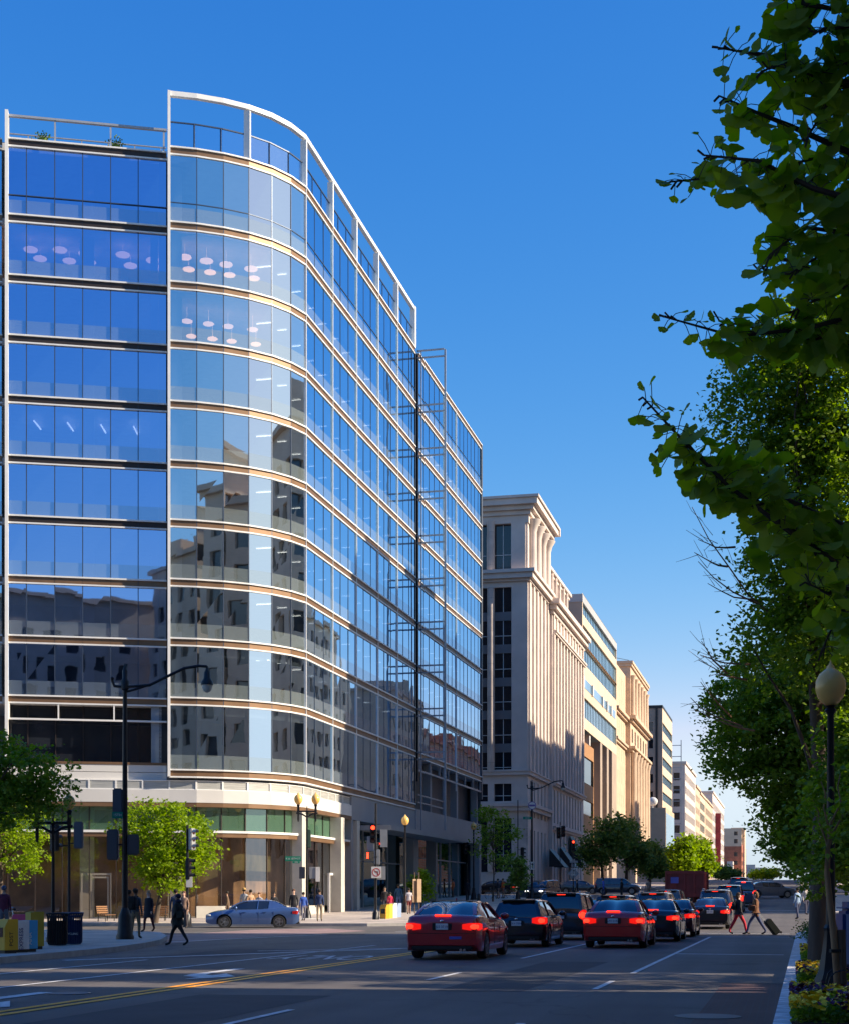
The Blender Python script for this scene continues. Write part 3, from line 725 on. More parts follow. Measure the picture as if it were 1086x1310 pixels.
mb.build('mullion', M['bronze_dark'], bld)
# low stone wall under the rounded shop window, glass to the pavement elsewhere
k0 = min(range(len(bs)), key=lambda i: (bs[i] - CP[1]).length)
mb = MB(); strip(mb, bs[k0:-3], .1, 1.05, -.3, .12); mb.build('stone_base', M['stone_pier'], bld)
pane_row(bs[:k0 + 1], .2, 1.05, [M['glass_shop']], 'shop_window', fr=0)
mb = MB()
for px, D, ww in ((384, 94.9, .42), (434, 102, .42), (454, 106.4, .35)):
    p = at(px, D); mb.box(p.x - .5, p.x + .28, p.y - ww, p.y + ww, .1, 6.92)
pl = L0 - LD * .5; mb.ob(pl, LD, LN, -1.6, -.2, -.6, .05, .1, 7)
mb.build('pier', M['stone_pier'], bld)
mb = MB(); strip(mb, offset(full, -4.5), .2, 7.9, -.2, 0)
mb.build('lobby_wall', M['interior_warm'], bld)
mb = MB(); n = len(full); lob = full + [full[-1] + Vector((-20, 0)), full[0] + Vector((-5, 20))]
n = len(lob); mb.add([(p.x, p.y, 6.95) for p in offset(full, -.7)] + [(p.x, p.y, 6.95) for p in lob[-2:]], [tuple(range(n))]); mb.build('lobby_ceiling', M['ceiling'], bld)
# white framed door
dp = L0 + LD * 4.2
mb = MB(); b0 = -.45
for a0, a1, z0, z1 in ((0, .08, .18, 3.0), (1.66, 1.74, .18, 3.0), (0.08, 1.66, 2.88, 3.0), (.52, .64, .18, 2.88), (1.5, 1.6, .18, 2.8), (.64, 1.5, .18, .4), (.64, 1.5, 2.7, 2.8)):
    mb.ob(dp, LD, LN, a0, a1, b0, b0 + .1, z0, z1)
dr = mb.build('door', M['white_metal'], bld)
mb = MB(); mb.ob(dp, LD, LN, .7, .73, b0 + .1, b0 + .16, .9, 2.0); mb.build('handle', M['grey_metal'], dr)
mb = MB(); q = at(427, 101.4); mb.box(UF - .4, UF - .25, q.y - .55, q.y - .45, .2, 3.2); mb.box(UF - .4, UF - .25, q.y + .45, q.y + .55, .2, 3.2); mb.box(UF - .4, UF - .25, q.y - .45, q.y + .45, 3.05, 3.2); mb.build('door', M['white_metal'], bld)
# right half at street level: grey fascia, gallery, dark shopfronts, canopy
mb = MB(); mb.box(UF - 1, UF, 101.0, 119.3, 6.95, 8.62); mb.box(UF - 1, UF + .05, 119.3, 146.2, 6.75, 8.75); mb.build('fascia', M['panel_grey'], bld)
mb = MB(); mb.box(UF - 1.4, UF - 1.2, 101, 119, .3, 6.95); mb.box(UF - 1.6, UF - 1.4, 119, 146.2, .5, 6.75); mb.build('shop_window', glassm('shop_dark', (.12, .15, .14), (.6, .75, .75), .35, .9, .004, .6), bld)
mb = MB()
for v0, v1 in ((101.0, 101.5), (118.9, 120.6), (126.6, 127.2), (145.2, 146.2)): mb.box(UF - .9, UF - .02, v0, v1, .3, 6.94 if v1 < 119 else 6.74)
mb.build('pier', M['panel_grey'], bld)
mb = MB()
for v in (104.5, 108, 111.5, 115, 123, 130.6, 134.2, 138, 141.6): mb.box(UF - 1.2 if v < 119 else UF - 1.4, UF - 1.12 if v < 119 else UF - 1.3, v - .05, v + .05, .4, 6.7)
mb.box(UF - 1.2, UF - 1.12, 101.5, 118.9, 4.2, 4.3); mb.box(UF - 1.4, UF - 1.3, 120.6, 145, 4.9, 5.0)
mb.build('mullion', M['frame_blue'], bld)
mb = MB(); mb.box(UF + .001, UF + 2.3, 103, 128.4, 6.3, 6.65); mb.build('canopy', M['panel_grey'], bld)
mb = MB(); mb.box(UF - 1.5, UF - 1.3, 120.4, 146, 8.75, 12.9); mb.build('gallery_wall', M['panel_dark'], bld)
mb = MB()
for v in (126.0, 136.5, 145.6): mb.box(UF - .9, UF - .3, v - .3, v + .3, 8.75, 12.9)
mb.build('column', M['panel_grey'], bld)
mb = MB(); mb.box(UF - .1, UF + .05, 120.3, 146.2, 11.85, 12.0)
for k in range(8): v = 120.8 + 3.55 * k; mb.box(UF - .1, UF + .04, v - .06, v + .06, 12.0, 12.9)
mb.box(UF - .1, UF, 120.3, 129.6, 9.3, 9.4); mb.box(UF - .1, UF, 120.3, 129.6, 9.9, 10.0); mb.box(UF - .12, UF + .05, 129.5, 129.65, 6.3, 12.9)
mb.build('gallery_frame', M['frame_blue'], bld)
# ladder-like steel frame standing out from the front
mb = MB(); vv = 119.7; uo = UF + 2.35
mb.box(uo - .07, uo + .07, vv - .07, vv + .07, 7.0, 45.75); mb.box(UF + .35, UF + .43, vv - .05, vv + .05, 7.0, 45.7)
for z in ZB[:10]:
    for dz in (-.05, -.62): mb.box(UF + .05, uo - .07, vv - .05, vv + .05, z - .08 + dz, z + .04 + dz)
mb.build('steel_frame', M['frame_blue'], bld)
mb = MB(); mb.add([(p.x, p.y, 45.84) for p in ring], [tuple(range(len(ring)))]); mb.build('roof', M['panel_grey'], bld)
mb = MB()
for t in (2.0, 6.2):
    c = L0 + LD * t - LN * .9
    mb.lathe((c.x, c.y, 45.9), [(.2, 0), (.28, .4)], 10)
    for k in range(60): 
        q = Vector((rnd.gauss(0, .25), rnd.gauss(0, .25), .55 + rnd.gauss(0, .12))); mb.ball((c.x + q.x, c.y + q.y, 45.9 + q.z), .05, 4)
mb.build('planter_shrub', M['leaf_mid'], bld)
# ---------------------------------------------------------------- the pale stone building at the next corner
X0, Y0 = (-1, 0), (0, 1)
def wallbox(w, x0, x1, y0, y1, z0, z1):
    """plain top and rear faces of a volume whose street fronts are made by facade()"""
    w.quad((x0, y0, z1), (x1, y0, z1), (x1, y1, z1), (x0, y1, z1)); w.quad((x0, y1, z0), (x0, y1, z1), (x1, y1, z1), (x1, y1, z0)); w.quad((x0, y0, z0), (x0, y0, z1), (x0, y1, z1), (x0, y1, z0))
US = -29.3; VF = vpx(674.5, US)
def zf(py): return zpx(py, 176.0)
D0 = 176.0
t = thing('stone_building', 'pale stone building with tall columned attic and deep cornice beyond the glass building', 'building', (-36, 182, 2))
VT = 188.3; VE = vpx(741.5, US)
uw = [front(px, VF)[0] for px in (631.5, 653.7)]
L = 34.0
cols = []
pitch = front(631.5, VF)[0] - front(612 - 10.5, VF)[0]
for k in range(5):
    a, b = -US + uw[0] - 0, 0
    x1 = uw[1] - k * pitch; x0 = uw[0] - k * pitch
    cols.append((US - x1, US - x0))
rows = [(zf(1116), zf(1047)), (zf(1025.5), zf(1003))] + [(zf(985), zf(751.8))] + [(zf(730), zf(667))]
w = MB(); g = []; br = MB()
facade(w, g, (US, VF), (-1, 0), (0, -1), L, 1.2, zf(655), cols, rows, .45, barmb=br)
wallbox(w, US - L, US, VF, VT, 1.2, zf(655))
# street face of the corner tower
sl_ = [(1.6, 2.5), (4.3, 5.2), (7.0, 7.9), (9.7, 10.6), (12.3, 13.2)]
sl2 = [c for c in sl_ if c[1] < VT - VF - .2]
facade(w, g, (US, VF), (0, 1), (1, 0), VT - VF, 1.2, zf(655), sl2, [(3.3, 9.5), (11, 15.2)] + [(17.3 + 3.79 * k, 19.9 + 3.79 * k) for k in range(6)] + [(41.2, 45)], .4, barmb=br)
# second, slightly projecting volume with its own cornice and attic set back above
ZC = 38.6
w.box(US - 4, US + .5, VT, VT + .01, 1.5, ZC)
n2 = int((VE - VT - 2) / 2.75)
c2 = [(1.5 + 2.75 * k, 2.5 + 2.75 * k) for k in range(n2)]
facade(w, g, (US + .5, VT), (0, 1), (1, 0), VE - VT, 1.5, ZC, c2, [(3.6, 9.8), (11, 15.2)] + [(17.3 + 3.79 * k, 19.9 + 3.79 * k) for k in range(5)], .4, barmb=br)
w.quad((US - 30, VE, 1.5), (US + .5, VE, 1.5), (US + .5, VE, ZC), (US - 30, VE, ZC)); w.quad((US - 30, VT, ZC), (US + .5, VT, ZC), (US + .5, VE, ZC), (US - 30, VE, ZC))
w.box(US - 30, US - 1.2, VT + .1, VE - 4, ZC, 44.2)
for a_, b_ in cols:      # recessed grey spandrels turn each tall opening into a strip of windows
    for py in (920.5, 878, 836, 793.5, 751.8):
        q = MB(); q.ob((US, VF), (-1, 0), (0, -1), a_, b_, -.44, -.30, zf(py + 42.2), zf(py + 31)); q.build('spandrel', M['spandrel'], t)
    for py in (962, 920.5, 878, 836, 793.5): br.ob((US, VF), (-1, 0), (0, -1), a_, b_, -.43, -.36, zf(py + 20) - .04, zf(py + 20) + .04)
w.build('wall', M['stone'], t)
windows(g, M['glass_dark'], t); br.build('window_bar', M['panel_white'], t)
mb = MB()   # round piers between the front windows and flat pilasters on the street side
for k in range(4):
    x = (uw[0] + uw[1]) / 2 - pitch * (k + .5)
    for z0, z1, r in ((zf(989), zf(752), .42), (zf(733), zf(667), .48), (zf(1116), zf(1047), .4)):
        mb.lathe((x, VF - .05, 0), [(r * .8, z0), (r, z0 + .2), (r, z1 - .3), (r * 1.05, z1)], 14)
mb.build('pier', M['stone_pale'], t, smooth=50)
mb = MB()
for v in np.arange(VF + .4, VT - .3, 2.7): mb.box(US, US + .22, v, v + 1.0, zf(985), zf(745))
for v in np.arange(VT + .35, VE - .6, 2.75): mb.box(US + .5, US + .75, v, v + .9, 16.2, 34.6)
for v in np.arange(VT + .35, VE - .6, 2.75): mb.box(US + .5, US + .68, v + .1, v + .8, 35.2, 37.4)
mb.build('pilaster', M['stone'], t)
mb = MB()   # attic columns with flared capitals on the street side
for v in np.arange(VF + 1.6, VT - .3, 3.6):
    mb.lathe((US + .35, v, 0), [(.55, zf(733)), (.45, zf(733) + .5), (.42, zf(680)), (.6, zf(672)), (.95, zf(666)), (1.0, zf(664))], 12)
mb.ob((US, VF), (-1, 0), (0, -1), .25, 1.9, 0, .18, zf(733), zf(668))
mb.build('column', M['stone'], t, smooth=50)
mb = MB()
for v in np.arange(VT + 1.5, VE - 5, 3.4):
    mb.box(US - 1.2, US - .7, v, v + .7, ZC, 44.0); mb.lathe((US - .2, v + .35, 0), [(.35, ZC + .1), (.6, ZC + .9), (.75, ZC + 1.0), (.4, ZC + 1.1)], 8)
for v in np.arange(VE - 8, VE, 2.2): mb.lathe((US + .4, v, 0), [(.3, ZC + .1), (.55, ZC + .8), (.7, ZC + .95), (.3, ZC + 1.0)], 8)
mb.build('urn', M['stone'], t, smooth=40)
mb = MB()
def cornice(mb, path_, z, steps, o0=0.):
    for i, (dz0, dz1, o) in enumerate(steps): strip(mb, path_, z + dz0, z + dz1 - .004, -1, o0 + o)
pt = [Vector((US - L, VF)), Vector((US, VF)), Vector((US, VT))]
cornice(mb, pt, zf(661), [(-.9, 0, .15), (0, .5, .4), (.5, 1.0, .8), (1.0, 1.7, 1.3), (1.7, 2.0, 1.5)])
cornice(mb, pt, zf(745), [(0, .3, .3), (.3, .9, .7), (.9, 1.3, .95)])
cornice(mb, pt, zf(990), [(-.2, .2, .3), (.2, .35, .4)])
cornice(mb, pt, zf(1038), [(0, .5, .4), (.5, .9, .6)])
mb.box(US - L, US + 1.5, VT, VT + .5, zf(661) + 1, zf(661) + 2.0)
p2_ = [Vector((US - 3, VT - .02)), Vector((US + .5, VT)), Vector((US + .5, VE))]
cornice(mb, p2_, ZC - 1.6, [(0, .5, .25), (.5, 1.1, .7), (1.1, 1.7, 1.1)])
cornice(mb, [Vector((US + .5, VT + .6)), Vector((US + .5, VE))], 34.6, [(0, .25, .4), (.25, .5, .55)])
cornice(mb, [Vector((US + .5, VT + .6)), Vector((US + .5, VE))], 15.6, [(0, .3, .35), (.3, .55, .5)])
cornice(mb, [Vector((US + .5, VT + .6)), Vector((US + .5, VE))], 10.1, [(0, .3, .25), (.3, .5, .4)])
cornice(mb, [Vector((US - 1.2, VT + .2)), Vector((US - 1.2, VE - 4))], 43.6, [(0, .4, .3), (.4, .8, .6)])
mb.build('cornice', M['stone'], t)
mb = MB(); mb.box(US - L, US + .35, VF - .3, VF, 1.2, 3.4)
for z in np.arange(4.2, 9.8, 1.1): mb.ob((US, VF), (-1, 0), (0, -1), -.04, 1.6, 0, .03, z, z + 1.04)
mb.build('plinth', M['stone_pale'], t)
for v, hh in ((VT + 5, 2.6), (VT + 14, 4.2), (VT - 4, 2.2)):
    mb = MB(); z0 = zt(v) + 3.0
    mb.add([(US + .75, v, z0 + hh), (US + .75, v + 4, z0 + hh), (US + 2.6, v + 4, z0), (US + 2.6, v, z0), (US + .75, v, z0), (US + .75, v + 4, z0)], [(0, 3, 2, 1), (0, 4, 3), (1, 2, 5)]); mb.build('awning', M['black'], t)

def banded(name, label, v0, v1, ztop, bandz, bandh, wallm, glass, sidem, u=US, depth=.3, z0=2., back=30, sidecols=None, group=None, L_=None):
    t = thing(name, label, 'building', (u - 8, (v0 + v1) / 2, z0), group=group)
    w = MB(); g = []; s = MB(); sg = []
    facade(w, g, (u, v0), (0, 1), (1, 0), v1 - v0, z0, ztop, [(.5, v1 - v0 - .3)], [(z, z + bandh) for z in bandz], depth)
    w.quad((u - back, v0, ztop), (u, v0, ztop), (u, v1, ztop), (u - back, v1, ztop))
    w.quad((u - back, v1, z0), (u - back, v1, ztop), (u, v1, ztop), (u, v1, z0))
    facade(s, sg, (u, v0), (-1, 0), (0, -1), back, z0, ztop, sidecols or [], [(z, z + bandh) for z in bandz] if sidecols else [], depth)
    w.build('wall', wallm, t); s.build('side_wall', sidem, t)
    windows(g, glass, t, 'window_band'); 
    if sg: windows(sg, M['glass_dark'], t)
    mb = MB()
    for q in g:
        a, b, zz0, zz1 = q[0][1], q[1][1], q[0][2], q[2][2]
        for v in np.arange(a + 1.5, b, 1.5 + (b - a) * .01): mb.box(u - depth + .005, u - depth + .06, v - .04, v + .04, zz0, zz1)
    mb.build('mullion', M['mullion'], t)
    return t
# building with blue window bands on cream walls, its lower floors cut away
zz = lambda py: zpx(py, 225.0)
v0 = vpx(744.5, US) ; v1 = vpx(788.3, US)
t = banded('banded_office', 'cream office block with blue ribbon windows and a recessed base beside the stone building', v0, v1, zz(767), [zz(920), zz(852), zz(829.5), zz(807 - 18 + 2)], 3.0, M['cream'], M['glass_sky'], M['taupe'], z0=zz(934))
w = MB(); g = []
facade(w, g, (US, v0), (0, 1), (1, 0), v1 - v0, 0, .01, [], [])
mb = MB(); mb.box(US - 28, US + .05, v0 - .1, v1, zz(776), zz(767) + .1); mb.build('parapet', M['stone_grey'], t)
mb = MB(); mb.box(US - .6, US + .05, v0 + .5, v1 - 2, zz(882), zz(870)); mb.build('window_band', M['glass_sky'], t)
mb = MB()
for v in (v0 + .6, v0 + 11, v0 + 24, v0 + 30, v0 + 36): mb.box(US - .3, US + .25, v - .5, v + .5, zz(883), zz(869)); 
for v in (v0 + .6, v0 + 11): mb.box(US - 1.3, US - .3, v - .6, v + .6, zz(948), zz(934))
mb.build('column', M['panel_white'], t)
w = MB(); g = []
facade(w, g, (US - .4, v0 + .5), (0, 1), (1, 0), 16, 3, zz(948), [(.6, 15.5)], [(zz(1080), zz(1062)), (zz(1041), zz(1022)), (zz(1000), zz(966))], .2)
w.quad((US - 22, v0 + .5, 3), (US - .4, v0 + .5, 3), (US - .4, v0 + .5, zz(948)), (US - 22, v0 + .5, zz(948))); w.quad((US - 22, v0 + .5, zz(948)), (US - .4, v0 + .5, zz(948)), (US - .4, v0 + 16.5, zz(948)), (US - 22, v0 + 16.5, zz(948)))
w.quad((US - 22, v0 + 16.5, 3), (US - .4, v0 + 16.5, 3), (US - .4, v0 + 16.5, zz(948)), (US - 22, v0 + 16.5, zz(948)))
w.build('brown_wing', M['orange_panel'], t); windows(g, M['glass_dark'], t)
mb = MB()
for v in (v0 + 22, v0 + 31, v0 + 40): mb.box(US - 3, US - .05, v, v + 2.6, 3, zz(934) - .01)
mb.box(US - 28, US - 4, v0 + 16.6, v1, 3, zz(934)); mb.box(US - 2.5, US, v1 - 7, v1, 3, zz(934) - .02); mb.build('lower_wall', M['taupe'], t)
# tan neoclassical building, two volumes
t = thing('tan_stone_building', 'tan stone building with giant columns high on its front between two banded offices', 'building', (-34, 290, 4))
ztp = lambda py: zpx(py, 283.)
va, vb, vc = vpx(790, US), vpx(804, US), vpx(826, US)
w = MB(); g = []
rowsT = [(z, z + 2.1) for z in np.arange(6, 29, 4.1)] + [(31, 33.6)]
facade(w, g, (US - .6, va), (0, 1), (1, 0), vb - va, 3, 43.2, [(1.5 + 2.9 * k, 2.9 + 2.9 * k) for k in range(int((vb - va - 2) / 2.9))], rowsT + [(36.5, 41.5)], .4)
w.box(US - 28, US - .62, va, vb, 3, 43.2)
facade(w, g, (US + .3, vb), (0, 1), (1, 0), vc - vb, 3, 45.6, [(2.4 + 5.6 * k, 4.6 + 5.6 * k) for k in range(int((vc - vb - 4) / 5.6) + 1)], rowsT + [(37, 43)], .5)
w.quad((US - 28, vb, 3), (US + .3, vb, 3), (US + .3, vb, 45.6), (US - 28, vb, 45.6)); w.quad((US - 28, vb, 45.6), (US + .3, vb, 45.6), (US + .3, vc, 45.6), (US - 28, vc, 45.6))
w.build('wall', M['tan'], t); windows(g, M['glass_dark'], t)
mb = MB()
cornice(mb, [Vector((US - 14, va)), Vector((US - .6, va)), Vector((US - .6, vb))], 34.4, [(0, .4, .5), (.4, .9, .9)])
cornice(mb, [Vector((US - 14, va)), Vector((US - .6, va)), Vector((US - .6, vb))], 29.2, [(0, .4, .4), (.4, .8, .7)])
cornice(mb, [Vector((US - 4, vb - .1)), Vector((US + .3, vb)), Vector((US + .3, vc))], 34.6, [(0, .5, .5), (.5, 1.1, 1.1)])
cornice(mb, [Vector((US - 4, vb - .1)), Vector((US + .3, vb)), Vector((US + .3, vc))], 29.0, [(0, .5, .5), (.5, 1.0, 1.0)])
cornice(mb, [Vector((US - 4, vb - .1)), Vector((US + .3, vb)), Vector((US + .3, vc))], 45.0, [(0, .5, .3), (.5, 1.0, .5)])
mb.build('cornice', M['tan'], t)
mb = MB()
for v in np.arange(vb + 1.2, vc - 1, 5.6):
    mb.lathe((US + .8, v, 0), [(.7, 9), (.62, 9.6), (.55, 27.6), (.85, 28.9)], 10); mb.lathe((US + .6, v, 0), [(.6, 36), (.5, 36.5), (.45, 42.5), (.7, 43.4)], 10)
mb.build('column', M['tan'], t, smooth=50)
mb = MB(); mb.tube([(US - 3, vb + 3, 45.6), (US - 3, vb + 3, 48)], .06, 5); mb.tube([(US - 5, vb + 1, 47.4), (US - .5, vb + 5, 46.9)], .05, 5); mb.build('antenna', M['dark_metal'], t)
# grey-brown block with blue ribbons further on
v0, v1 = vpx(847, US), vpx(859.5, US)
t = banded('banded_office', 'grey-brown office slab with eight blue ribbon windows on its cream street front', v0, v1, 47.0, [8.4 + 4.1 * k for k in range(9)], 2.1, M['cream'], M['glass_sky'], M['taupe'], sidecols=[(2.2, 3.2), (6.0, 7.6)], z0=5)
mb = MB(); mb.box(US - 1.6, US - 1.1, v0 - .25, v0, 5, 47); mb.box(US - 28, US + .05, v0 - .1, v1, 46.6, 47.3); mb.build('dark_strip', M['black'], t)
t = thing('podium_building', 'low tan corner block with a white roof dish in front of the grey-brown slab', 'building', (-25, 350, 5)); mb = MB()
mb.box(-38, -26.5, 338, v0 - .5, 4.5, 21.5); mb.build('wall', M['tan'], t); mb = MB(); mb.ball((-29.5, 340, 23.0), (1.1, .5, 1.0), 10); mb.tube([(-29.5, 340, 21.5), (-29.5, 340, 23)], .12, 6); mb.build('roof_dish', M['white_metal'], t, smooth=60)
mb = MB(); mb.box(-27.4, -26.45, 338.5, v0 - 1, 6, 20.4); mb.build('window', M['glass_sky'], t)
# far end of the street
def farb(name, label, pxa, pxb, ztop, wallm, glass, cw, cg, rh, rg, u=US, z0=5, back=26, sideglass=True, top=0):
    v0, v1 = vpx(pxa, u), vpx(pxb, u)
    t = thing(name, label, 'building', (u - 8, (v0 + v1) / 2, z0)); w = MB(); g = []
    cl = [(a, a + cw) for a in np.arange(1.2, v1 - v0 - cw - .5, cw + cg)]; rw = [(z, z + rh) for z in np.arange(z0 + 4, ztop - rh - 1, rh + rg)]
    facade(w, g, (u, v0), (0, 1), (1, 0), v1 - v0, z0, ztop, cl, rw, .3)
    cl = [(a, a + 1.8) for a in np.arange(1.5, back - 3, 3.8)]
    facade(w, g, (u, v0), (-1, 0), (0, -1), back, z0, ztop, cl if sideglass else [], rw if sideglass else [], .3)
    w.quad((u - back, v0, ztop), (u, v0, ztop), (u, v1, ztop), (u - back, v1, ztop)); w.quad((u - back, v1, z0), (u - back, v1, ztop), (u, v1, ztop), (u, v1, z0))
    if top: w.box(u - back + 2, u - 3, v0 + 3, v1 - 6, ztop, ztop + top)
    w.build('wall', wallm, t); windows(g, glass, t, cap=60); mb = MB(); mb.box(u - back, u + .4, v0 - .4, v1, ztop - .2, ztop + .5); mb.build('cornice', wallm, t)
    return t, v0, v1
t, v0, v1 = farb('office_building', 'grey stone office with steel scaffolding on its front and roof beyond the second banded slab', 876, 889.5, 40.5, M['stone'], M['glass_dark'], 3, 2.2, 2.2, 1.6, top=0)
mb = MB()
for x in (US - 16, US - 12, US - 8, US - 4, US - 1): 
    mb.box(x - .12, x + .12, v0 - 1.6, v0 - 1.4, 5, 47); 
for z in np.arange(7, 47, 3.2): mb.box(US - 16, US - 1, v0 - 1.6, v0 - 1.45, z, z + .2)
mb.build('scaffold', M['scaffold'], t)
mb = MB(); mb.box(US - 16, US - 6, v0 + 2, v0 + 14, 39.5, 45); mb.build('roof_house', M['stone_grey'], t)
farb('office_building', 'slim pink-brown office beside the scaffolded building', 889.7, 895, 37.5, M['tan'], M['glass_dark'], 1.6, 2, 2, 2)
farb('office_building', 'blue glass office far down the left side of the street', 895.2, 902, 36.8, M['cream'], M['glass_sky'], 5, .6, 2.6, 1.2)
farb('office_building', 'grey office with tall narrow windows before the building with a red banner', 902.2, 911, 37, M['tan'], M['glass_dark'], 2, 1.4, 2.4, 1.4)
t, v0, v1 = farb('office_building', 'pale stone building carrying a tall dark red banner', 911.2, 926, 43, M['stone'], M['glass_dark'], 2.5, 2, 3, 1.6)
mb = MB(); mb.box(US + .1, US + 2.2, v0 + 22, v0 + 23, 12, 36); mb.build('banner', pm('banner_red', (.25, .02, .03), .6), t)
# brick building that closes the view
t = thing('brick_building', 'red brick building with cream upper floors closing the view at the end of the street', 'building', (-50, 800, 8))
w = MB(); w2 = MB(); g = []; vv = 800.
a, D = front(926, vv); b, D = front(948.5, vv); zq = lambda py: zpx(py, D)
cl = [(2 + 3.6 * k, 3.8 + 3.6 * k) for k in range(int((b - a - 2) / 3.6))]
rr = [(z, z + 2.2) for z in np.arange(10, zq(1083) - 3, 4.4)]
facade(w, g, (b, vv), (-1, 0), (0, -1), b - a, 4, zq(1083), cl, rr, .4)
facade(w2, g, (b, vv), (-1, 0), (0, -1), b - a, zq(1083), zq(1060), cl, [(zq(1083) + 1.5, zq(1083) + 3.7), (zq(1083) + 5.6, zq(1083) + 7.6)], .4)
cl = [(2 + 4 * k, 4 + 4 * k) for k in range(20)]
facade(w, g, (b, vv), (0, 1), (1, 0), 84, 4, zq(1080), cl, rr, .4); facade(w2, g, (b - .5, vv), (0, 1), (1, 0), 84, zq(1080), zq(1062), cl, [(zq(1080) + 1.5, zq(1080) + 3.7), (zq(1080) + 5.6, zq(1080) + 7.4)], .4)
w2.quad((a, vv, zq(1060)), (b, vv, zq(1060)), (b, vv + 84, zq(1060)), (a, vv + 84, zq(1060)))
w2.box(b - 6, b + 1, vv + 20, vv + 40, 4, zq(1057))
w.build('wall', M['red_brick'], t); w2.build('upper_wall', M['cream'], t); windows(g, M['glass_dark'], t, cap=60)
mb = MB(); mb.box(a + 2, b - 4, vv - 12, vv - .5, 6, zq(1103)); mb.build('porch', M['stone'], t)
for px, py, D, wd, lab, mt in ((966, 1111, 1100, 16, 'low grey house on the skyline right of the brick building', 'stone_grey'), (978, 1115, 1050, 14, 'lowest pale house on the skyline beside the street trees', 'stone')):
    c = at(px, D, 8); t = thing('house', lab, 'house', c); mb = MB(); z = zpx(py, D)
    mb.box(c.x - wd, c.x + wd * .4, c.y, c.y + 20, 5, z); mb.box(c.x - wd * .5, c.x, c.y + 1, c.y + 8, z, z + 2.5); mb.build('wall', M[mt], t)
    mb = MB()
    for k in range(5): mb.box(c.x - wd + 2 + 4 * k, c.x - wd + 4 + 4 * k, c.y - .05, c.y + .1, z - 4, z - 2)
    mb.build('window', M['glass_dark'], t)
# ---------------------------------------------------------------- the blocks across the street and behind, seen in the glass and felt as shade
def block(label, x0, x1, y0, y1, h, wallm, faces, step=3.2, rows_=3.7, z0=0., cw=1.7, rh=2.1, notch=True):
    t = thing('office_block', label, 'office building', ((x0 + x1) / 2, (y0 + y1) / 2, z0)); w = MB(); g = []
    rw = [(z, z + rh) for z in np.arange(z0 + 5, z0 + h - rh - 1, rows_)]
    for f in 'wens':
        O, d, n, L = {'w': ((x0, y0), (0, 1), (-1, 0), y1 - y0), 'e': ((x1, y0), (0, 1), (1, 0), y1 - y0), 's': ((x0, y0), (1, 0), (0, -1), x1 - x0), 'n': ((x0, y1), (1, 0), (0, 1), x1 - x0)}[f]
        cl = [(a, a + cw) for a in np.arange(1, L - cw - .5, step)] if f in faces else []
        facade(w, g, O, d, n, L, z0 - 1, z0 + h, cl, rw if cl else [], .35)
    w.quad((x0, y0, z0 + h), (x1, y0, z0 + h), (x1, y1, z0 + h), (x0, y1, z0 + h))
    if notch:
        y = y0 + 3
        while y < y1 - 6:
            ww = rnd.uniform(4, 9); hh = rnd.uniform(1.2, 4.5); w.box(x0 + 1.5, x0 + 8, y, min(y1 - 1, y + ww), z0 + h, z0 + h + hh); y += ww + rnd.uniform(1, 6)
    w.build('wall', M[wallm], t); windows(g, M['glass_dark'], t, cap=40)
    mb = MB(); mb.box(x0 - .5, x1 + .5, y0 - .5, y1 + .5, z0 + h, z0 + h + .6); mb.build('cornice', M[wallm], t)
block('brown office block mirrored in the low windows, behind the camera', -24, 14, -60, -24, 41, 'tan_dark', 'n')
block('tan office block beside the camera on the near right corner', 13, 45, -22, 26, 45, 'tan', 'wn')
block('office block with cream walls right of the near pavement', 13, 45, 35, 58, 44, 'cream', 'wn')
block('lower office block on the near side of the cross street', 13.5, 45, 58.6, 65, 38, 'tan_dark', 'wn')
block('tall office block past the cross street on the right', 12, 45, 105, 160, 48, 'tan', 'ws', z0=.5)
block('second office block on the right beyond the cross street', 12.5, 45, 170, 240, 42, 'cream', 'w', z0=2)
block('third office block on the right', 13, 45, 272, 300, 37, 'taupe', 'w', z0=3, step=4)
block('fourth and lowest office block on the right', 13, 45, 304, 420, 29, 'red_brick', 'w', z0=5, step=4)
block('far office block on the right, last before the skyline', 14, 45, 425, 640, 25, 'stone', 'w', z0=6, step=5)
block('office block behind the camera on the left side of the street', -70, -34, -70, -30, 30, 'stone_grey', 'n')
# ---------------------------------------------------------------- vegetation
def leaf_mesh(name, C, sizes, mat, parent, aspect=.75, up=.5, tri=False):
    """many small leaf faces: C (n,3) centres, sizes (n,)"""
    n = len(C); nrm = nr.normal(size=(n, 3)); nrm[:, 2] = np.abs(nrm[:, 2]) + up; nrm /= np.linalg.norm(nrm, axis=1)[:, None]
    a = np.cross(nrm, nr.normal(size=(n, 3))); a /= np.linalg.norm(a, axis=1)[:, None]; b = np.cross(nrm, a)
    s = sizes[:, None]
    V = np.stack([C - a * s * .5, C - b * s * .5 * aspect + nrm * s * .1, C + a * s * .5, C + b * s * .5 * aspect + nrm * s * .1], 1).reshape(-1, 3)
    me = bpy.data.meshes.new(name); me.vertices.add(4 * n); me.vertices.foreach_set('co', V.astype(np.float32).ravel())
    me.loops.add(4 * n); me.loops.foreach_set('vertex_index', np.arange(4 * n, dtype=np.int32))
    me.polygons.add(n); me.polygons.foreach_set('loop_start', np.arange(0, 4 * n, 4, dtype=np.int32)); me.update(calc_edges=True)
    me.materials.append(mat); o = bpy.data.objects.new(name, me); COL.objects.link(o)
    if parent: o.parent = parent
    return o
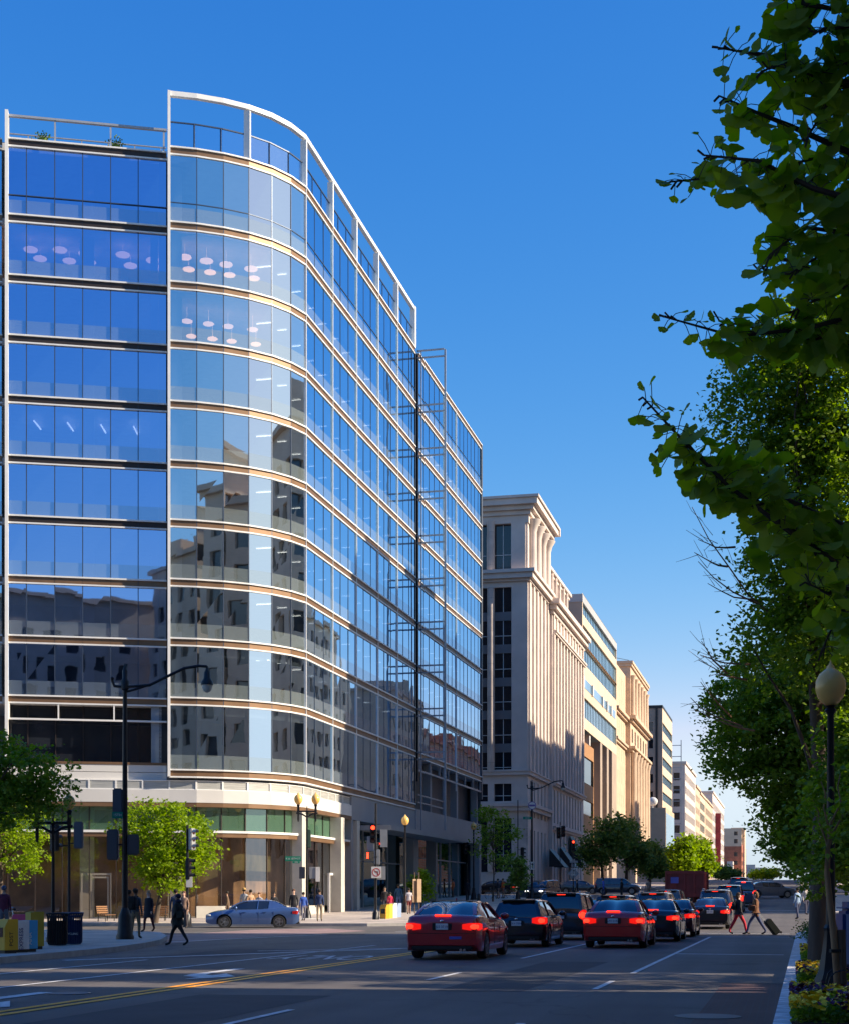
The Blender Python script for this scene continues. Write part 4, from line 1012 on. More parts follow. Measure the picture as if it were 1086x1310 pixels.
def crown_points(blobs, nclump, per, cr):
    """clumps of leaves spread through a union of ellipsoids, denser towards the outside"""
    vol = np.array([r[0] * r[1] * r[2] for c, r in blobs]); P = []; CC = []
    for i in nr.choice(len(blobs), nclump, p=vol / vol.sum()):
        c, r = blobs[i]; d = nr.normal(size=3); d /= np.linalg.norm(d); q = np.array(c) + d * np.array(r) * (nr.uniform(.15, 1) ** .45); CC.append(q)
        k = int(per * nr.uniform(.5, 1.5)); s = cr * nr.uniform(.5, 1.4)
        P.append(q + nr.normal(size=(k, 3)) * np.array([s, s, s * .6]))
    return np.concatenate(P), CC
def limb(mb, a, b, r0, r1, n=6, sag=.1, seg=4):
    a = Vector(a); b = Vector(b); L = (b - a).length; pts = []; rs = []
    for i in range(seg + 1):
        t = i / seg; p = a.lerp(b, t) + Vector((rnd.gauss(0, 1), rnd.gauss(0, 1), 0)) * L * .03 * (0 < t < 1) + Vector((0, 0, math.sin(t * math.pi) * L * sag))
        pts.append(p); rs.append(r0 + (r1 - r0) * t)
    mb.tube(pts, rs, n)
def tree(label, base, trunk, r0, blobs, nclump, per, cr, size, mat, group=None, name='street_tree', twigs=0, bark='bark', up=.5):
    base = Vector(base); t = thing(name, label, 'tree', base, group=group)
    blobs = [((c[0], c[1], c[2]), r) for c, r in blobs]
    P, CC = crown_points(blobs, nclump, per, cr)
    leaf_mesh('crown', P, size * nr.uniform(.6, 1.3, len(P)), mat, t, up=up)
    mb = MB(); tp = [Vector(p) for p in trunk]
    n = len(tp); mb.tube(tp, [r0 * 1.35] + [r0 * (1 - .75 * i / (n - 1)) for i in range(1, n)], 10)
    for k in range(min(34, nclump)):
        q = CC[rnd.randrange(len(CC))]; s = min(tp[1:], key=lambda p: abs(p.z - (q[2] - .25 * (q[2] - tp[0].z))))
        limb(mb, s, q, r0 * .28, r0 * .05)
    mb.build('trunk', M[bark], t, smooth=60, world=False)
    return t
def tree_at(label, px, D, base_z, crown, **k):
    """crown given as (px, py, width_px, height_px) ellipses at that distance"""
    b = at(px, D, base_z); m = D / F; bl = []
    for x, y, wd, h in crown:
        c = at(x, D + rnd.uniform(-.15, .15) * wd * m, zpx(y, D)) - b; bl.append(((c.x, c.y, c.z), (wd * m / 2, wd * m / 2, h * m / 2)))
    tx = crown[0][0]; top = at(tx, D, zpx(crown[0][1] - crown[0][3] * .25, D)) - b
    tr = [(0, 0, -.1), tuple(top * .3 + Vector((.05, 0, .1))), tuple(top * .62 - Vector((.08, 0, 0))), tuple(top)]
    return tree(label, b, tr, k.pop('r0'), bl, k.pop('n'), k.pop('per'), k.pop('cr'), k.pop('size'), k.pop('mat'), **k)
G1 = 'street trees along the left side'
tree_at('bright green round tree in front of the curved shop front', 198, 80, .15, [(222, 1078, 95, 110), (190, 1075, 70, 100), (250, 1085, 60, 80), (215, 1115, 85, 60), (165, 1050, 40, 50)], r0=.13, n=420, per=26, cr=.24, size=.19, mat=M['leaf_bright'], group=G1)
tree_at('large dark green tree leaning in at the left edge over the newspaper boxes', -40, 46, .15, [(-30, 1000, 150, 150), (20, 990, 120, 80), (60, 985, 75, 45), (-60, 950, 120, 90), (25, 1030, 110, 70), (78, 1022, 54, 40), (55, 1012, 60, 54)], r0=.2, n=560, per=30, cr=.17, size=.13, mat=M['leaf_mid'], group=G1)
tree_at('bright green tree lit by the sun behind the dark one at the left edge', -5, 72, .15, [(10, 1085, 110, 95), (-40, 1060, 120, 120), (40, 1065, 60, 60), (-5, 1030, 120, 80)], r0=.15, n=420, per=26, cr=.2, size=.16, mat=M['leaf_bright'], group=G1)
tree_at('small bright sapling beside the brown sign posts on the pavement', 538, 108, zt(105) + .15, [(542, 1128, 26, 30), (533, 1133, 24, 22), (545, 1145, 18, 20)], r0=.05, n=90, per=18, cr=.18, size=.2, mat=M['leaf_bright'], group=G1)
tree_at('slender young tree with open dark crown at the corner before the stone building', 630, 126, zt(122) + .15, [(632, 1060, 46, 52), (625, 1042, 36, 24), (655, 1070, 36, 18), (618, 1085, 34, 30), (640, 1098, 36, 36)], r0=.07, n=130, per=20, cr=.28, size=.22, mat=M['leaf_mid'], group=G1)
tree_at('small bushy tree between the lamp posts before the stone building', 662, 118, zt(114) + .15, [(661, 1112, 26, 38), (664, 1128, 24, 24)], r0=.05, n=90, per=20, cr=.25, size=.22, mat=M['leaf_dark'], group=G1)
for lab, px, D, cr, mt in (('broad dark tree next to the black awnings of the stone building', 770, 182, [(768, 1080, 52, 66), (785, 1072, 44, 60), (755, 1095, 34, 44)], 'leaf_far'),
        ('tall dark tree in the middle of the row behind the parked dark cars', 800, 196, [(803, 1078, 40, 60), (812, 1095, 34, 44)], 'leaf_far'),
        ('low dark tree at the right end of the row behind the parked cars', 830, 205, [(832, 1098, 30, 42), (842, 1112, 22, 24)], 'leaf_far'),
        ('first bright yellow-green tree further up the street', 872, 250, [(872, 1100, 40, 46), (862, 1104, 26, 34), (878, 1085, 20, 28)], 'leaf_bright'),
        ('second bright yellow-green tree further up the street, right of the first', 896, 262, [(896, 1098, 30, 48), (905, 1108, 22, 30), (893, 1082, 14, 24)], 'leaf_bright'),
        ('dark tree in front of the red brick building at the end of the street', 930, 420, [(925, 1117, 26, 16), (938, 1119, 22, 14)], 'leaf_far'),
        ('bright green clump of trees on the skyline right of the brick building', 975, 520, [(970, 1119, 26, 12), (985, 1118, 30, 14)], 'leaf_bright')):
    b = D * (CA + SA * (px - CX) / F)
    tree_at(lab, px, D, zt(b) + .1, cr, r0=.22, n=200, per=24, cr=.55, size=.42 if D < 240 else .6, mat=M[mt], group='trees lining the street')
G2 = 'big street trees on the right pavement'
tree('unseen tree added between the two near right office blocks to dapple the sunlight', (15.5, 30.5, .1), [(0, 0, 0), (.1, 0, 3), (0, .1, 6), (0, 0, 11)], .2, [((0, 0, 9), (2.6, 3.8, 4.5)), ((3, 0, 14), (3, 3.5, 4)), ((8, 0, 9), (3, 3.5, 6))], 170, 24, .5, .34, M['leaf_mid'], group='big street trees on the right pavement')  # out of view, added to break the sun through the gap into dapples
bx = at(1050, 27.7, .15)
tree_at('tall street tree with thick dark trunk behind the flower beds', 1050, 27.7, .15,
        [(1040, 640, 190, 400), (1000, 520, 170, 200), (950, 545, 120, 110), (960, 480, 90, 80), (1100, 700, 240, 500), (990, 760, 110, 170), (1010, 440, 120, 120), (1080, 500, 200, 250), (1000, 830, 150, 120)], r0=.19, n=1750, per=30, cr=.16, size=.10, mat=M['leaf_mid'], group=G2)
tree_at('leafy street tree with low branches hanging over the kerb beyond the thick trunk', 1062, 40, .15,
        [(1000, 930, 200, 200), (960, 900, 130, 110), (1060, 980, 200, 260), (945, 960, 110, 100), (1040, 860, 180, 180), (1030, 1060, 130, 130), (1070, 1090, 140, 120), (1000, 1030, 70, 60)], r0=.16, n=1700, per=30, cr=.18, size=.13, mat=M['leaf_mid'], group=G2)
tree_at('street tree with drooping dark foliage farther along the right kerb', 1048, 56, .2,
        [(1040, 1000, 110, 150), (1050, 1070, 110, 110), (1018, 1075, 55, 90), (1075, 900, 140, 200), (1005, 1088, 40, 50)], r0=.15, n=1000, per=30, cr=.22, size=.17, mat=M['leaf_dark'], group=G2)
tree_at('low dense young tree right of the thick trunk behind the near lamp post', 1105, 25, .15,
        [(1110, 1010, 150, 230), (1090, 1080, 90, 120), (1040, 1120, 50, 60)], r0=.07, n=620, per=28, cr=.12, size=.10, mat=M['leaf_mid'], group=G2)
# bare twigs standing out of the big tree's left side
t_ = [o for o in bpy.data.objects if o.get('label', '').startswith('tall street tree with thick')][0]
mb = MB()
for x0, y0, x1, y1 in ((985, 785, 885, 660), (980, 780, 893, 728), (975, 770, 905, 745), (930, 725, 888, 716), (940, 700, 893, 700), (960, 850, 895, 835), (955, 870, 893, 852), (930, 862, 897, 820), (965, 935, 885, 905), (950, 930, 883, 890), (935, 917, 896, 878), (1090, 640, 1030, 560), (1000, 760, 1060, 640)):
    a = at(x0, 27.4, zpx(y0, 27.4)); b = at(x1, 27.0 + rnd.uniform(-.6, .6), zpx(y1, 27.2)); limb(mb, a, b, .022, .006, 5, sag=-.06)
    for k in range(5):
        s = a.lerp(b, .35 + .13 * k); e = s + (b - a).normalized() * .28 + Vector((rnd.gauss(0, .1), rnd.gauss(0, .1), rnd.choice((-1, 1)) * rnd.uniform(.08, .25))); limb(mb, s, e, .007, .003, 4, sag=0, seg=2)
mb.build('bare_twigs', M['bark_light'], t_)

# the near ginkgo whose branches reach in at the upper right
base = at(1420, 6.4, .15)
gk = thing('ginkgo_tree', 'near ginkgo with big fan-shaped leaves reaching in at the upper right', 'tree', base)
def fan(c, ax, nrm, s):
    """one fan leaf: notched blade with a slight fold and its stalk"""
    b = nrm.cross(ax).normalized(); V = []; fs = []
    k = 13; V.append(c)
    for i in range(k):
        a = rad(-72 + 144 * i / (k - 1)); r = s * (1 + .035 * math.sin(i * 2.3)) * (.78 if i == 6 else .93 if i in (0, 12) else 1)
        V.append(c + ax * math.cos(a) * r + b * math.sin(a) * r * .92 + nrm * (abs(math.sin(a)) * r * .16))
    return V, [(0, i + 1, i + 2) for i in range(k - 1)]
GL = MB(); GB = MB()
def sprig(pts, dens=1.0, tip=True, D0=5.0):
    P = [at(x, D0 + dz, zpx(y, D0 + dz)) for x, y, dz in pts]
    GB.tube(P, [.012 - .009 * i / (len(P) - 1) for i in range(len(P))], 5)
    L = sum((b - a).length for a, b in zip(P, P[1:])); n = int(L / .052 * dens)
    for k in range(n):
        t = (k + .5) / n * (len(P) - 1); i = int(t); p = P[i].lerp(P[min(i + 1, len(P) - 1)], t - i)
        frac = t / (len(P) - 1)
        for _ in range(rnd.choice((4, 5, 6)) if frac < .85 else 3):
            out = Vector((rnd.gauss(0, 1), rnd.gauss(0, .8), rnd.gauss(-.15, .8))).normalized()
            q = p + out * rnd.uniform(.02, .085)
            GB.tube([p, p.lerp(q, .5) + Vector((0, 0, .006)), q], .0016, 3)
            ax = (out + Vector((rnd.gauss(0, .35), rnd.gauss(0, .35), -.45))).normalized()
            nm = Vector((rnd.gauss(0, .45), rnd.gauss(-.5, .5), rnd.uniform(.2, 1.1))); nm = (nm - ax * nm.dot(ax)).normalized()
            s = rnd.uniform(.040, .074) * (1 if frac < .8 else .55); v, f = fan(q, ax, nm, s); GL.add(v, f)
    if tip:
        e = P[-1]; d = (P[-1] - P[-2]).normalized()
        for k in range(3): GB.tube([e - d * .02 * k, e - d * (.02 * k - .02) + Vector((0, 0, rnd.uniform(-.03, .03)))], .004, 4)
B_ = [
 [(1250, 60, .3), (1120, 20, .1), (1030, 5, 0), (980, -20, 0)],
 [(1250, 160, .2), (1110, 110, .1), (1040, 95, 0), (1005, 80, 0), (975, 90, 0)],
 [(1120, 130, 0), (1040, 90, 0), (985, 72, 0), (918, 60, 0)],
 [(1100, 200, 0), (1010, 160, 0), (965, 142, 0), (920, 122, 0)],
 [(1220, 260, .2), (1090, 225, .1), (1000, 235, 0), (930, 225, 0), (858, 232, 0)],
 [(1110, 260, 0), (1040, 240, 0), (970, 205, 0), (900, 198, 0)],
 [(1200, 340, .1), (1100, 300, 0), (1030, 290, 0), (985, 325, 0)],
 [(1200, 430, .2), (1110, 400, .1), (1030, 420, 0), (940, 430, 0), (850, 405, 0)],
 [(1190, 430, 0), (1100, 440, 0), (1020, 430, 0), (920, 410, 0)],
 [(1110, 330, 0), (1050, 350, 0), (1000, 330, 0), (970, 345, 0)],
 [(1220, 800, .3), (1100, 740, .2), (1010, 680, .1), (930, 620, 0), (870, 560, 0), (822, 508, 0)],
 [(1060, 720, .1), (980, 650, 0), (900, 590, 0), (845, 570, 0)],
 [(1120, 690, .1), (1050, 660, .1), (990, 630, 0), (940, 600, 0), (885, 580, 0)],
 [(1150, 720, .1), (1080, 710, 0), (1010, 705, 0), (955, 668, 0)],
 [(1200, 830, .1), (1120, 790, 0), (1075, 780, 0), (1050, 835, 0)],
 [(1160, 780, .1), (1100, 745, 0), (1060, 760, 0), (1030, 745, 0)],
 [(1180, 60, 0), (1090, 60, 0), (1060, 130, 0), (1030, 180, 0)],
 [(1180, 380, 0), (1100, 360, 0), (1050, 380, 0), (1010, 400, 0)],
 [(1170, 250, .1), (1085, 280, 0), (1060, 320, 0), (1010, 350, 0)],
 [(1170, 180, 0), (1090, 170, 0), (1050, 200, 0), (1010, 210, 0)],
 [(1180, 20, 0), (1100, 30, 0), (1040, 40, 0)]]
for i, p in enumerate(B_): sprig(p, 1.2, D0=4.8 + .12 * (i % 5))
for x in np.arange(1120, 1600, 90):       # the rest of the crown outside the picture
    for y in np.arange(-350, 850, 150): sprig([(x + 90, y + 20, rnd.uniform(0, 1.6)), (x + 40, y - 10, rnd.uniform(-.5, 1.6)), (x - 20, y, rnd.uniform(-.5, 1.2))], .7, D0=5.6)
GL.build('crown', M['leaf_ginkgo'], gk)
for h in [(base.x, base.y, 2.2)] * 6: pass
for i, p in enumerate(B_[::3]):
    e = at(p[0][0], 5.0 + p[0][2], zpx(p[0][1], 5.0)); limb(GB, (base.x, base.y, 2.0 + .35 * i), e, .035, .012, 6)
GB.build('branch', M['bark'], gk)
mb = MB(); mb.tube([(base.x, base.y, 0), (base.x + .02, base.y, 1.5), (base.x - .04, base.y + .05, 3.2), (base.x, base.y, 5.5), (base.x + .05, base.y, 7)], [.17, .13, .11, .08, .03], 12); mb.build('trunk', M['bark'], gk, smooth=60)

# young tree tied to a stake at the right edge
t = thing('staked_sapling', 'thin pale sapling trunk tied to a brown wooden stake at the right edge', 'tree', at(1071, 19.2, .15))
a = lambda px, py, D=19.2: at(px, D, zpx(py, D))
mb = MB(); mb.tube([a(1073, 1290), a(1070, 1240), a(1066, 1190), a(1061, 1150), a(1058, 1118), a(1059, 1085), a(1064, 1050)], [.05, .045, .045, .04, .036, .03, .015], 9); 
for e in ((1040, 1030), (1090, 1020), (1075, 990), (1050, 1000)): limb(mb, a(1060, 1085), a(*e), .018, .006)
mb.build('trunk', M['bark_light'], t, smooth=60)
P, CC = crown_points([((-.1, 0, 2.3), (.55, .5, .6)), ((.3, .1, 2.7), (.5, .4, .5)), ((-.35, 0, 1.75), (.3, .3, .25))], 60, 14, .09); leaf_mesh('crown', P, .09 * nr.uniform(.6, 1.3, len(P)), M['leaf_mid'], t)
mb = MB(); p = a(1078, 1290); mb.tube([p, a(1076, 1190)], .055, 8); mb.build('stake', M['post_wood'], t)
mb = MB(); mb.ob(a(1068, 1217), (CA, SA), (SA, -CA), -.06, .1, -.05, .05, a(0, 1217).z - .02, a(0, 1217).z + .02); mb.build('tie', M['rubber'], t)

# flower beds with pansies and low hoops
def bed(label, u0, u1, v0, v1, n, h=.16, purple=.25):
    c = ((u0 + u1) / 2, (v0 + v1) / 2, .15); t = thing('flower_bed', label, 'flower bed', c, group='pansy beds along the kerb')
    mb = MB(); mb.box(u0, u1, v0, v1, .1, .19); mb.build('soil', M['soil'], t)
    Q = np.stack([nr.uniform(u0, u1, n * 3) - c[0], nr.uniform(v0, v1, n * 3) - c[1], nr.uniform(.02, h, n * 3)], 1); leaf_mesh('foliage', Q, nr.uniform(.04, .09, n * 3), M['leaf_mid'], t)
    k = int(n * (1 - purple))
    for nm, m_, kk in (('yellow_flowers', 'flower_yellow', k), ('purple_flowers', 'flower_purple', n - k)):
        cc = nr.uniform(size=(14, 2)); pick = cc[nr.randint(0, 14, kk)] + nr.normal(size=(kk, 2)) * .09; pick = np.clip(pick, 0, 1)
        Q = np.stack([u0 + pick[:, 0] * (u1 - u0) - c[0], v0 + pick[:, 1] * (v1 - v0) - c[1], h + nr.uniform(-.03, .07, kk)], 1); leaf_mesh(nm, Q, nr.uniform(.06, .09, kk), M[m_], t, .95, 1.0)['kind'] = 'stuff'
bed('near pansy bed with low black hoops in the bottom right corner', .02, 1.15, 16.5, 20.0, 2000, .22, .3)
bed('yellow and purple pansy bed at the foot of the thick trunk', .12, 1.0, 24.4, 27.2, 900, .2, .35)
bed('mostly yellow pansy bed beyond the thick trunk', .25, 1.0, 33, 37.5, 800, .24, .15)
tt = thing('hedge', 'low green shrubs at the far end of the pavement bed by the crossing', 'shrub', (.9, 52, .15)); P, _ = crown_points([((0, 0, .25), (.5, 4, .35))], 70, 30, .16); leaf_mesh('foliage', P, nr.uniform(.05, .1, len(P)), M['grass'], tt)
t = thing('hoop_fence', 'low black wire hoop fence round the near pansy bed', 'fence', (.6, 18.6, .15)); mb = MB()
for u0 in (.45, .78, 1.1):
    for v in (19.9, 18.9):
        mb.tube([(u0 + .17 - .17 * math.cos(rad(k * 30)), v, .15 + .32 + .17 * math.sin(rad(k * 30))) for k in range(7)], .008, 5)
        mb.tube([(u0, v, .1), (u0, v, .47)], .008, 5); mb.tube([(u0 + .34, v, .1), (u0 + .34, v, .47)], .008, 5)
mb.tube([(.45, 19.9, .3), (1.44, 19.9, .3)], .007, 5); mb.build('hoops', M['post_black'], t)

# ---------------------------------------------------------------- lamps, signals, signs
def postbase(mb, x=0, y=0, s=1.0):
    mb.lathe((x, y, 0), [(.27 * s, 0), (.27 * s, .14 * s), (.23 * s, .2 * s), (.21 * s, .42 * s), (.14 * s, .62 * s), (.115 * s, .85 * s), (.13 * s, .9 * s), (.10 * s, .98 * s)], 12)
def globe(mb, x, z, s=1.0, y=0):
    mb.lathe((x, y, z), [(.07 * s, 0), (.13 * s, .05 * s), (.19 * s, .13 * s), (.225 * s, .25 * s), (.22 * s, .36 * s), (.17 * s, .46 * s), (.09 * s, .53 * s), (.06 * s, .55 * s), (.055 * s, .58 * s), (.02 * s, .62 * s), (.005, .68 * s)], 14)
def globelamp(label, px, D, z0, H, twin=False, s=1.0, fat=False, zb=None):
    p = at(px, D, z0); t = thing('street_lamp', label, 'street lamp', p, TH, group='globe street lamps'); mb = MB()
    if fat: mb.lathe((0, 0, 0), [(.26, 0), (.26, .1), (.24, .14), (.24, .22), (.17, .36), (.16, .42), (.12, .62), (.085, .9), (.10, .95), (.075, 1.0)], 8)
    else: postbase(mb, s=s)
    hp = H - (.75 * s if not twin else 1.15)
    mb.lathe((0, 0, 0), [(.075 * s, .8), (.06 * s, hp * .6), (.05 * s, hp - .12), (.09 * s, hp - .06), (.05 * s, hp - .02), (.10 * s, hp)], 12)
    mb.build('post', M['post_black'], t, smooth=40, world=False)
    if twin:
        mb = MB()
        mb.tube([(-.62, 0, hp - .05), (-.3, 0, hp - .1), (0, 0, hp - .28), (.3, 0, hp - .1), (.62, 0, hp - .05)], .05, 8); mb.tube([(-.5, 0, hp + .05), (.5, 0, hp + .05)], .05, 8); mb.tube([(0, 0, hp - .5), (0, 0, hp + .35)], [.07, .02], 8)
        for x in (-.5, .5): mb.lathe((x, 0, 0), [(.03, hp - .55), (.06, hp - .4), (.05, hp - .1), (.08, hp + .05), (.06, hp + .3), (.1, hp + .42), (.08, hp + .45)], 10)
        mb.build('arm', M['post_black'], t, smooth=40, world=False)
        for x in (-.5, .5): g = MB(); globe(g, x, hp + .45, s); g.build('globe', M['globe'], t, smooth=60, world=False)
    else: g = MB(); globe(g, 0, hp, s); g.build('globe', M['globe'], t, smooth=60, world=False)
    return t
globelamp('near globe lamp with fluted base beside the flower beds', 1062.5, 20.6, .15, zpx(838, 20.6) - .15, s=.92, fat=True)
globelamp('twin globe lamp standing in front of the curved shop front', 393, 88, .15, zpx(1014, 88) - .15, True, 1.08)
globelamp('single globe lamp right of the no-left-turn sign', 518.5, 100, .4, zpx(1040, 100) - .4, s=1.12)
globelamp('black twin lamp under the tree above the bins, its globes in the leaves', 68, 47.5, .15, zpx(1008, 47.5) - .15, True, .85)
globelamp('dim globe lamp at the far end of the glass building', 605.5, 132, 1.35, zpx(1050, 132) - 1.35, s=1.1)
def cobra(label, px, py0, D, z0, H, arm, droop=True, head=1.0):
    p = at(px, D, z0); t = thing('street_lamp', label, 'street lamp', p, TH, group='tall pendant street lamps'); mb = MB()
    mb.lathe((0, 0, 0), [(.3, 0), (.3, .1), (.25, .2), (.22, .75), (.13, .98), (.10, 1.05)], 10); mb.lathe((0, 0, 0), [(.105, 1), (.07, H - .9), (.13, H - .85), (.14, H - .6), (.08, H - .5), (.09, H - .25), (.04, H - .12), (.012, H)], 10)
    mb.build('post', M['post_black'], t, smooth=40, world=False); mb = MB()
    s = 1 if arm > 0 else -1; A = abs(arm)
    mb.tube([(-s * .42, 0, H - .55), (-s * .35, 0, H - .75), (0, 0, H - .78), (s * A * .3, 0, H - .72), (s * A * .5, 0, H - .45), (s * A * .72, 0, H - .16), (s * A * .9, 0, H - .08), (s * A, 0, H - .1)], .05, 8); mb.ball((-s * .42, 0, H - .5), .07, 8)
    mb.tube([(0, 0, H - .95), (s * A * .12, 0, H - .86), (s * A * .33, 0, H - .68)], .04, 8)
    mb.build('arm', M['post_black'], t, smooth=50, world=False); mb = MB()
    mb.lathe((s * A, 0, 0), [(.03, H - .08), (.05, H - .2), (.10, H - .3), (.12, H - .5), (.2, H - .62), (.21, H - .72)], 12); mb.build('lamp_head', M['post_black'], t, smooth=50, world=False)
    mb = MB(); mb.lathe((s * A, 0, 0), [(.18, H - .72), (.17, H - .82), (.11, H - .93), (.02, H - .97)], 12); mb.build('lamp_glass', M['lamp_glass'], t, smooth=60, world=False); return t
PLX = 50.5
cobra('tall black lamp post with long curved arm at the left corner', 160, 850, PLX, .15, zpx(849, PLX) - .15, 2.72)
cobra('tall black lamp with curved arm in front of the stone building corner', 680, 998, 135, 1.4, zpx(998, 135) - 1.4, 2.75)
def signal(label, px, D, z0, ztop, heads, poster=None, base=True, group='traffic signals', r=.06):
    """heads: (x, z, yaw, kind) in metres from the post; kind 3 = three lamps, 2 = pedestrian box, +r lit red"""
    p = at(px, D, z0); t = thing('traffic_signal', label, 'traffic signal', p, TH, group=group)
    mb = MB()
    if base: mb.lathe((0, 0, 0), [(.24, 0), (.2, .12), (.18, .55), (.09, .7), (.07, .75)], 8)
    mb.lathe((0, 0, 0), [(r, 0 if not base else .7), (r * .8, ztop)], 10); mb.build('post', M['post_black'], t, smooth=40, world=False)
    for x, z, yaw, kind, lit, col in heads:
        T = Matrix.Translation((x, 0, z)) @ Matrix.Rotation(yaw, 4, 'Z'); h = MB()
        n = 3 if kind == 3 else 2 if kind == 2 else 1; hh = .34 * n / 2 if kind == 3 else .22 * n
        h.rbox(-.17, .17, -.02, .18, -hh, hh, .03, T=T)
        hd = h.build('signal_head', M[col], t, world=False); v = MB()
        if kind == 3:
            for k in range(3):
                zc = hh - .17 - .34 * k
                pts = [(.13 * math.cos(a_), .13 * math.sin(a_)) for a_ in [rad(-10 + 20 * i) for i in range(11)]]
                v.add([T @ Vector((a0, -.02, zc + b0)) for a0, b0 in pts] + [T @ Vector((a0 * .95, -.24, zc + b0 * .95)) for a0, b0 in pts], [(i, i + 1, 12 + i, 11 + i) for i in range(10)])
            v.build('visor', M[col], hd, world=False)
            for k in range(3):
                l = MB(); l.ball(T @ Vector((0, -.03, hh - .17 - .34 * k)), (.115, .03, .115), 12, T=T.to_3x3()); l.build('lens', M['signal_red'] if lit and k == 0 else M['lens_dark'], hd, smooth=60, world=False)
        else:
            for k in range(n):
                zc = hh - .22 - .44 * k; v.rbox(-.14, .14, -.05, -.02, zc - .17, zc + .17, .01, T=T)
            v.build('face', M['signal_red'] if lit else M['sign_back'], hd, world=False)
        if abs(x) > .1:
            b = MB(); b.tube([(0, .05, z + hh * .6), (x * .6, .05, z + hh * .6)], .025, 6); b.tube([(0, .05, z - hh * .6), (x * .6, .05, z - hh * .6)], .025, 6); b.build('bracket', M['post_black'], t, world=False)
    return t
sig = signal('traffic signal showing red with a no-left-turn sign on its post', 481, 86, .15, zpx(1028, 86) - .15,
       [(-.16, zpx(1067, 86) - .15, 0, 3, True, 'black'), (-.42, zpx(1095, 86) - .15, rad(-70), 1, True, 'black'), (.07, zpx(1097, 86) - .15, 0, 2, False, 'sign_back')], r=.075)
def signplate(parent, x, z, w_, h_, mat, y=-.1, name='sign', yaw=0):
    mb = MB(); T = Matrix.Rotation(yaw, 4, 'Z'); mb.rbox(x - w_ / 2, x + w_ / 2, y - .012, y + .012, z - h_ / 2, z + h_ / 2, .01, T=T); return mb.build(name, M[mat], parent, world=False)
signplate(sig, .45, 4.75, .42, 1.0, 'sign_back', .1, 'sign_back'); signplate(sig, -.25, 4.45, .5, .85, 'panel_grey', .1, 'sign_back')
sb = signplate(sig, .03, zpx(1116.5, 86) - .15, .56, .64, 'sign_white'); signplate(sig, .3, zpx(1116.5, 86) - .19, .5, .75, 'sign_back', .02, 'sign_back')
mb = MB(); zc = zpx(1116.5, 86) - .15; k = 22
for i in range(k):
    a0, a1 = 2 * math.pi * i / k, 2 * math.pi * (i + 1) / k; f = lambda a, r: (.03 + r * math.cos(a), -.118, zc + r * math.sin(a)); mb.quad(f(a0, .19), f(a1, .19), f(a1, .24), f(a0, .24))
c_, s_ = math.cos(rad(45)), math.sin(rad(45))
mb.add([(.03 - .2 * c_ - .02 * s_, -.12, zc + .2 * s_ - .02 * c_), (.03 - .2 * c_ + .02 * s_, -.12, zc + .2 * s_ + .02 * c_), (.03 + .2 * c_ + .02 * s_, -.12, zc - .2 * s_ + .02 * c_), (.03 + .2 * c_ - .02 * s_, -.12, zc - .2 * s_ - .02 * c_)], [(0, 1, 2, 3)])
mb.build('prohibition_ring', M['sign_red'], sb, world=False); mb = MB()
for q in ([(.05, -.15), (.10, -.15), (.10, .06), (.05, .03)], [(.10, .06), (-.03, .06), (-.03, .015), (.05, .015)], [(-.03, .10), (-.03, -.03), (-.11, .035)]): mb.add([(.03 + a_, -.116, zc + b_) for a_, b_ in q], [tuple(range(len(q)))])
mb.build('turn_arrow', M['black'], sb, world=False)
s2 = signal('traffic signal with bright side-lit visors in front of the round bright tree', 240, 72, .15, zpx(1056, 72) - .15, [(.28, zpx(1074, 72) - .15, rad(60), 3, False, 'sign_back'), (.12, zpx(1112, 72) - .15, rad(80), 3, False, 'black')], r=.07)
signplate(s2, .1, zpx(1129, 72) - .15, .3, .5, 'sign_white')
signal('traffic signal turned away beside the twin lamp above the bins', 88.5, 58, .15, zpx(1044, 58) - .15, [(.38, zpx(1069, 58) - .15, rad(180), 3, False, 'panel_dark'), (-.5, zpx(1072, 58) - .15, rad(150), 3, False, 'black')], r=.06)
signal('far traffic signal hanging from the end of the glass building lamp', 597, 131, 1.35, 3.2, [(-.1, zpx(1085, 131) - 1.35, rad(40), 3, False, 'black')], base=False)
signal('traffic signal showing red before the awnings of the stone building', 733, 150, 1.75, zpx(1075, 150) - 1.75, [(0, zpx(1082, 150) - 1.75, 0, 3, True, 'black'), (0, zpx(1105, 150) - 1.75, 0, 2, False, 'sign_back')])
signal('dark double signal hung over the road by the stone building', 716, 139, 1.6, zpx(1052, 139) - 1.6, [(-.12, zpx(1066, 139) - 1.6, rad(10), 3, False, 'black'), (.3, zpx(1064, 139) - 1.6, rad(10), 3, False, 'black')], base=False, r=.04)
signal('black signal box on a thin post left of the purple round sign', 662, 134, 1.45, zpx(1024, 134) - 1.45, [(.45, zpx(1092, 134) - 1.45, rad(120), 3, False, 'black')], r=.05)
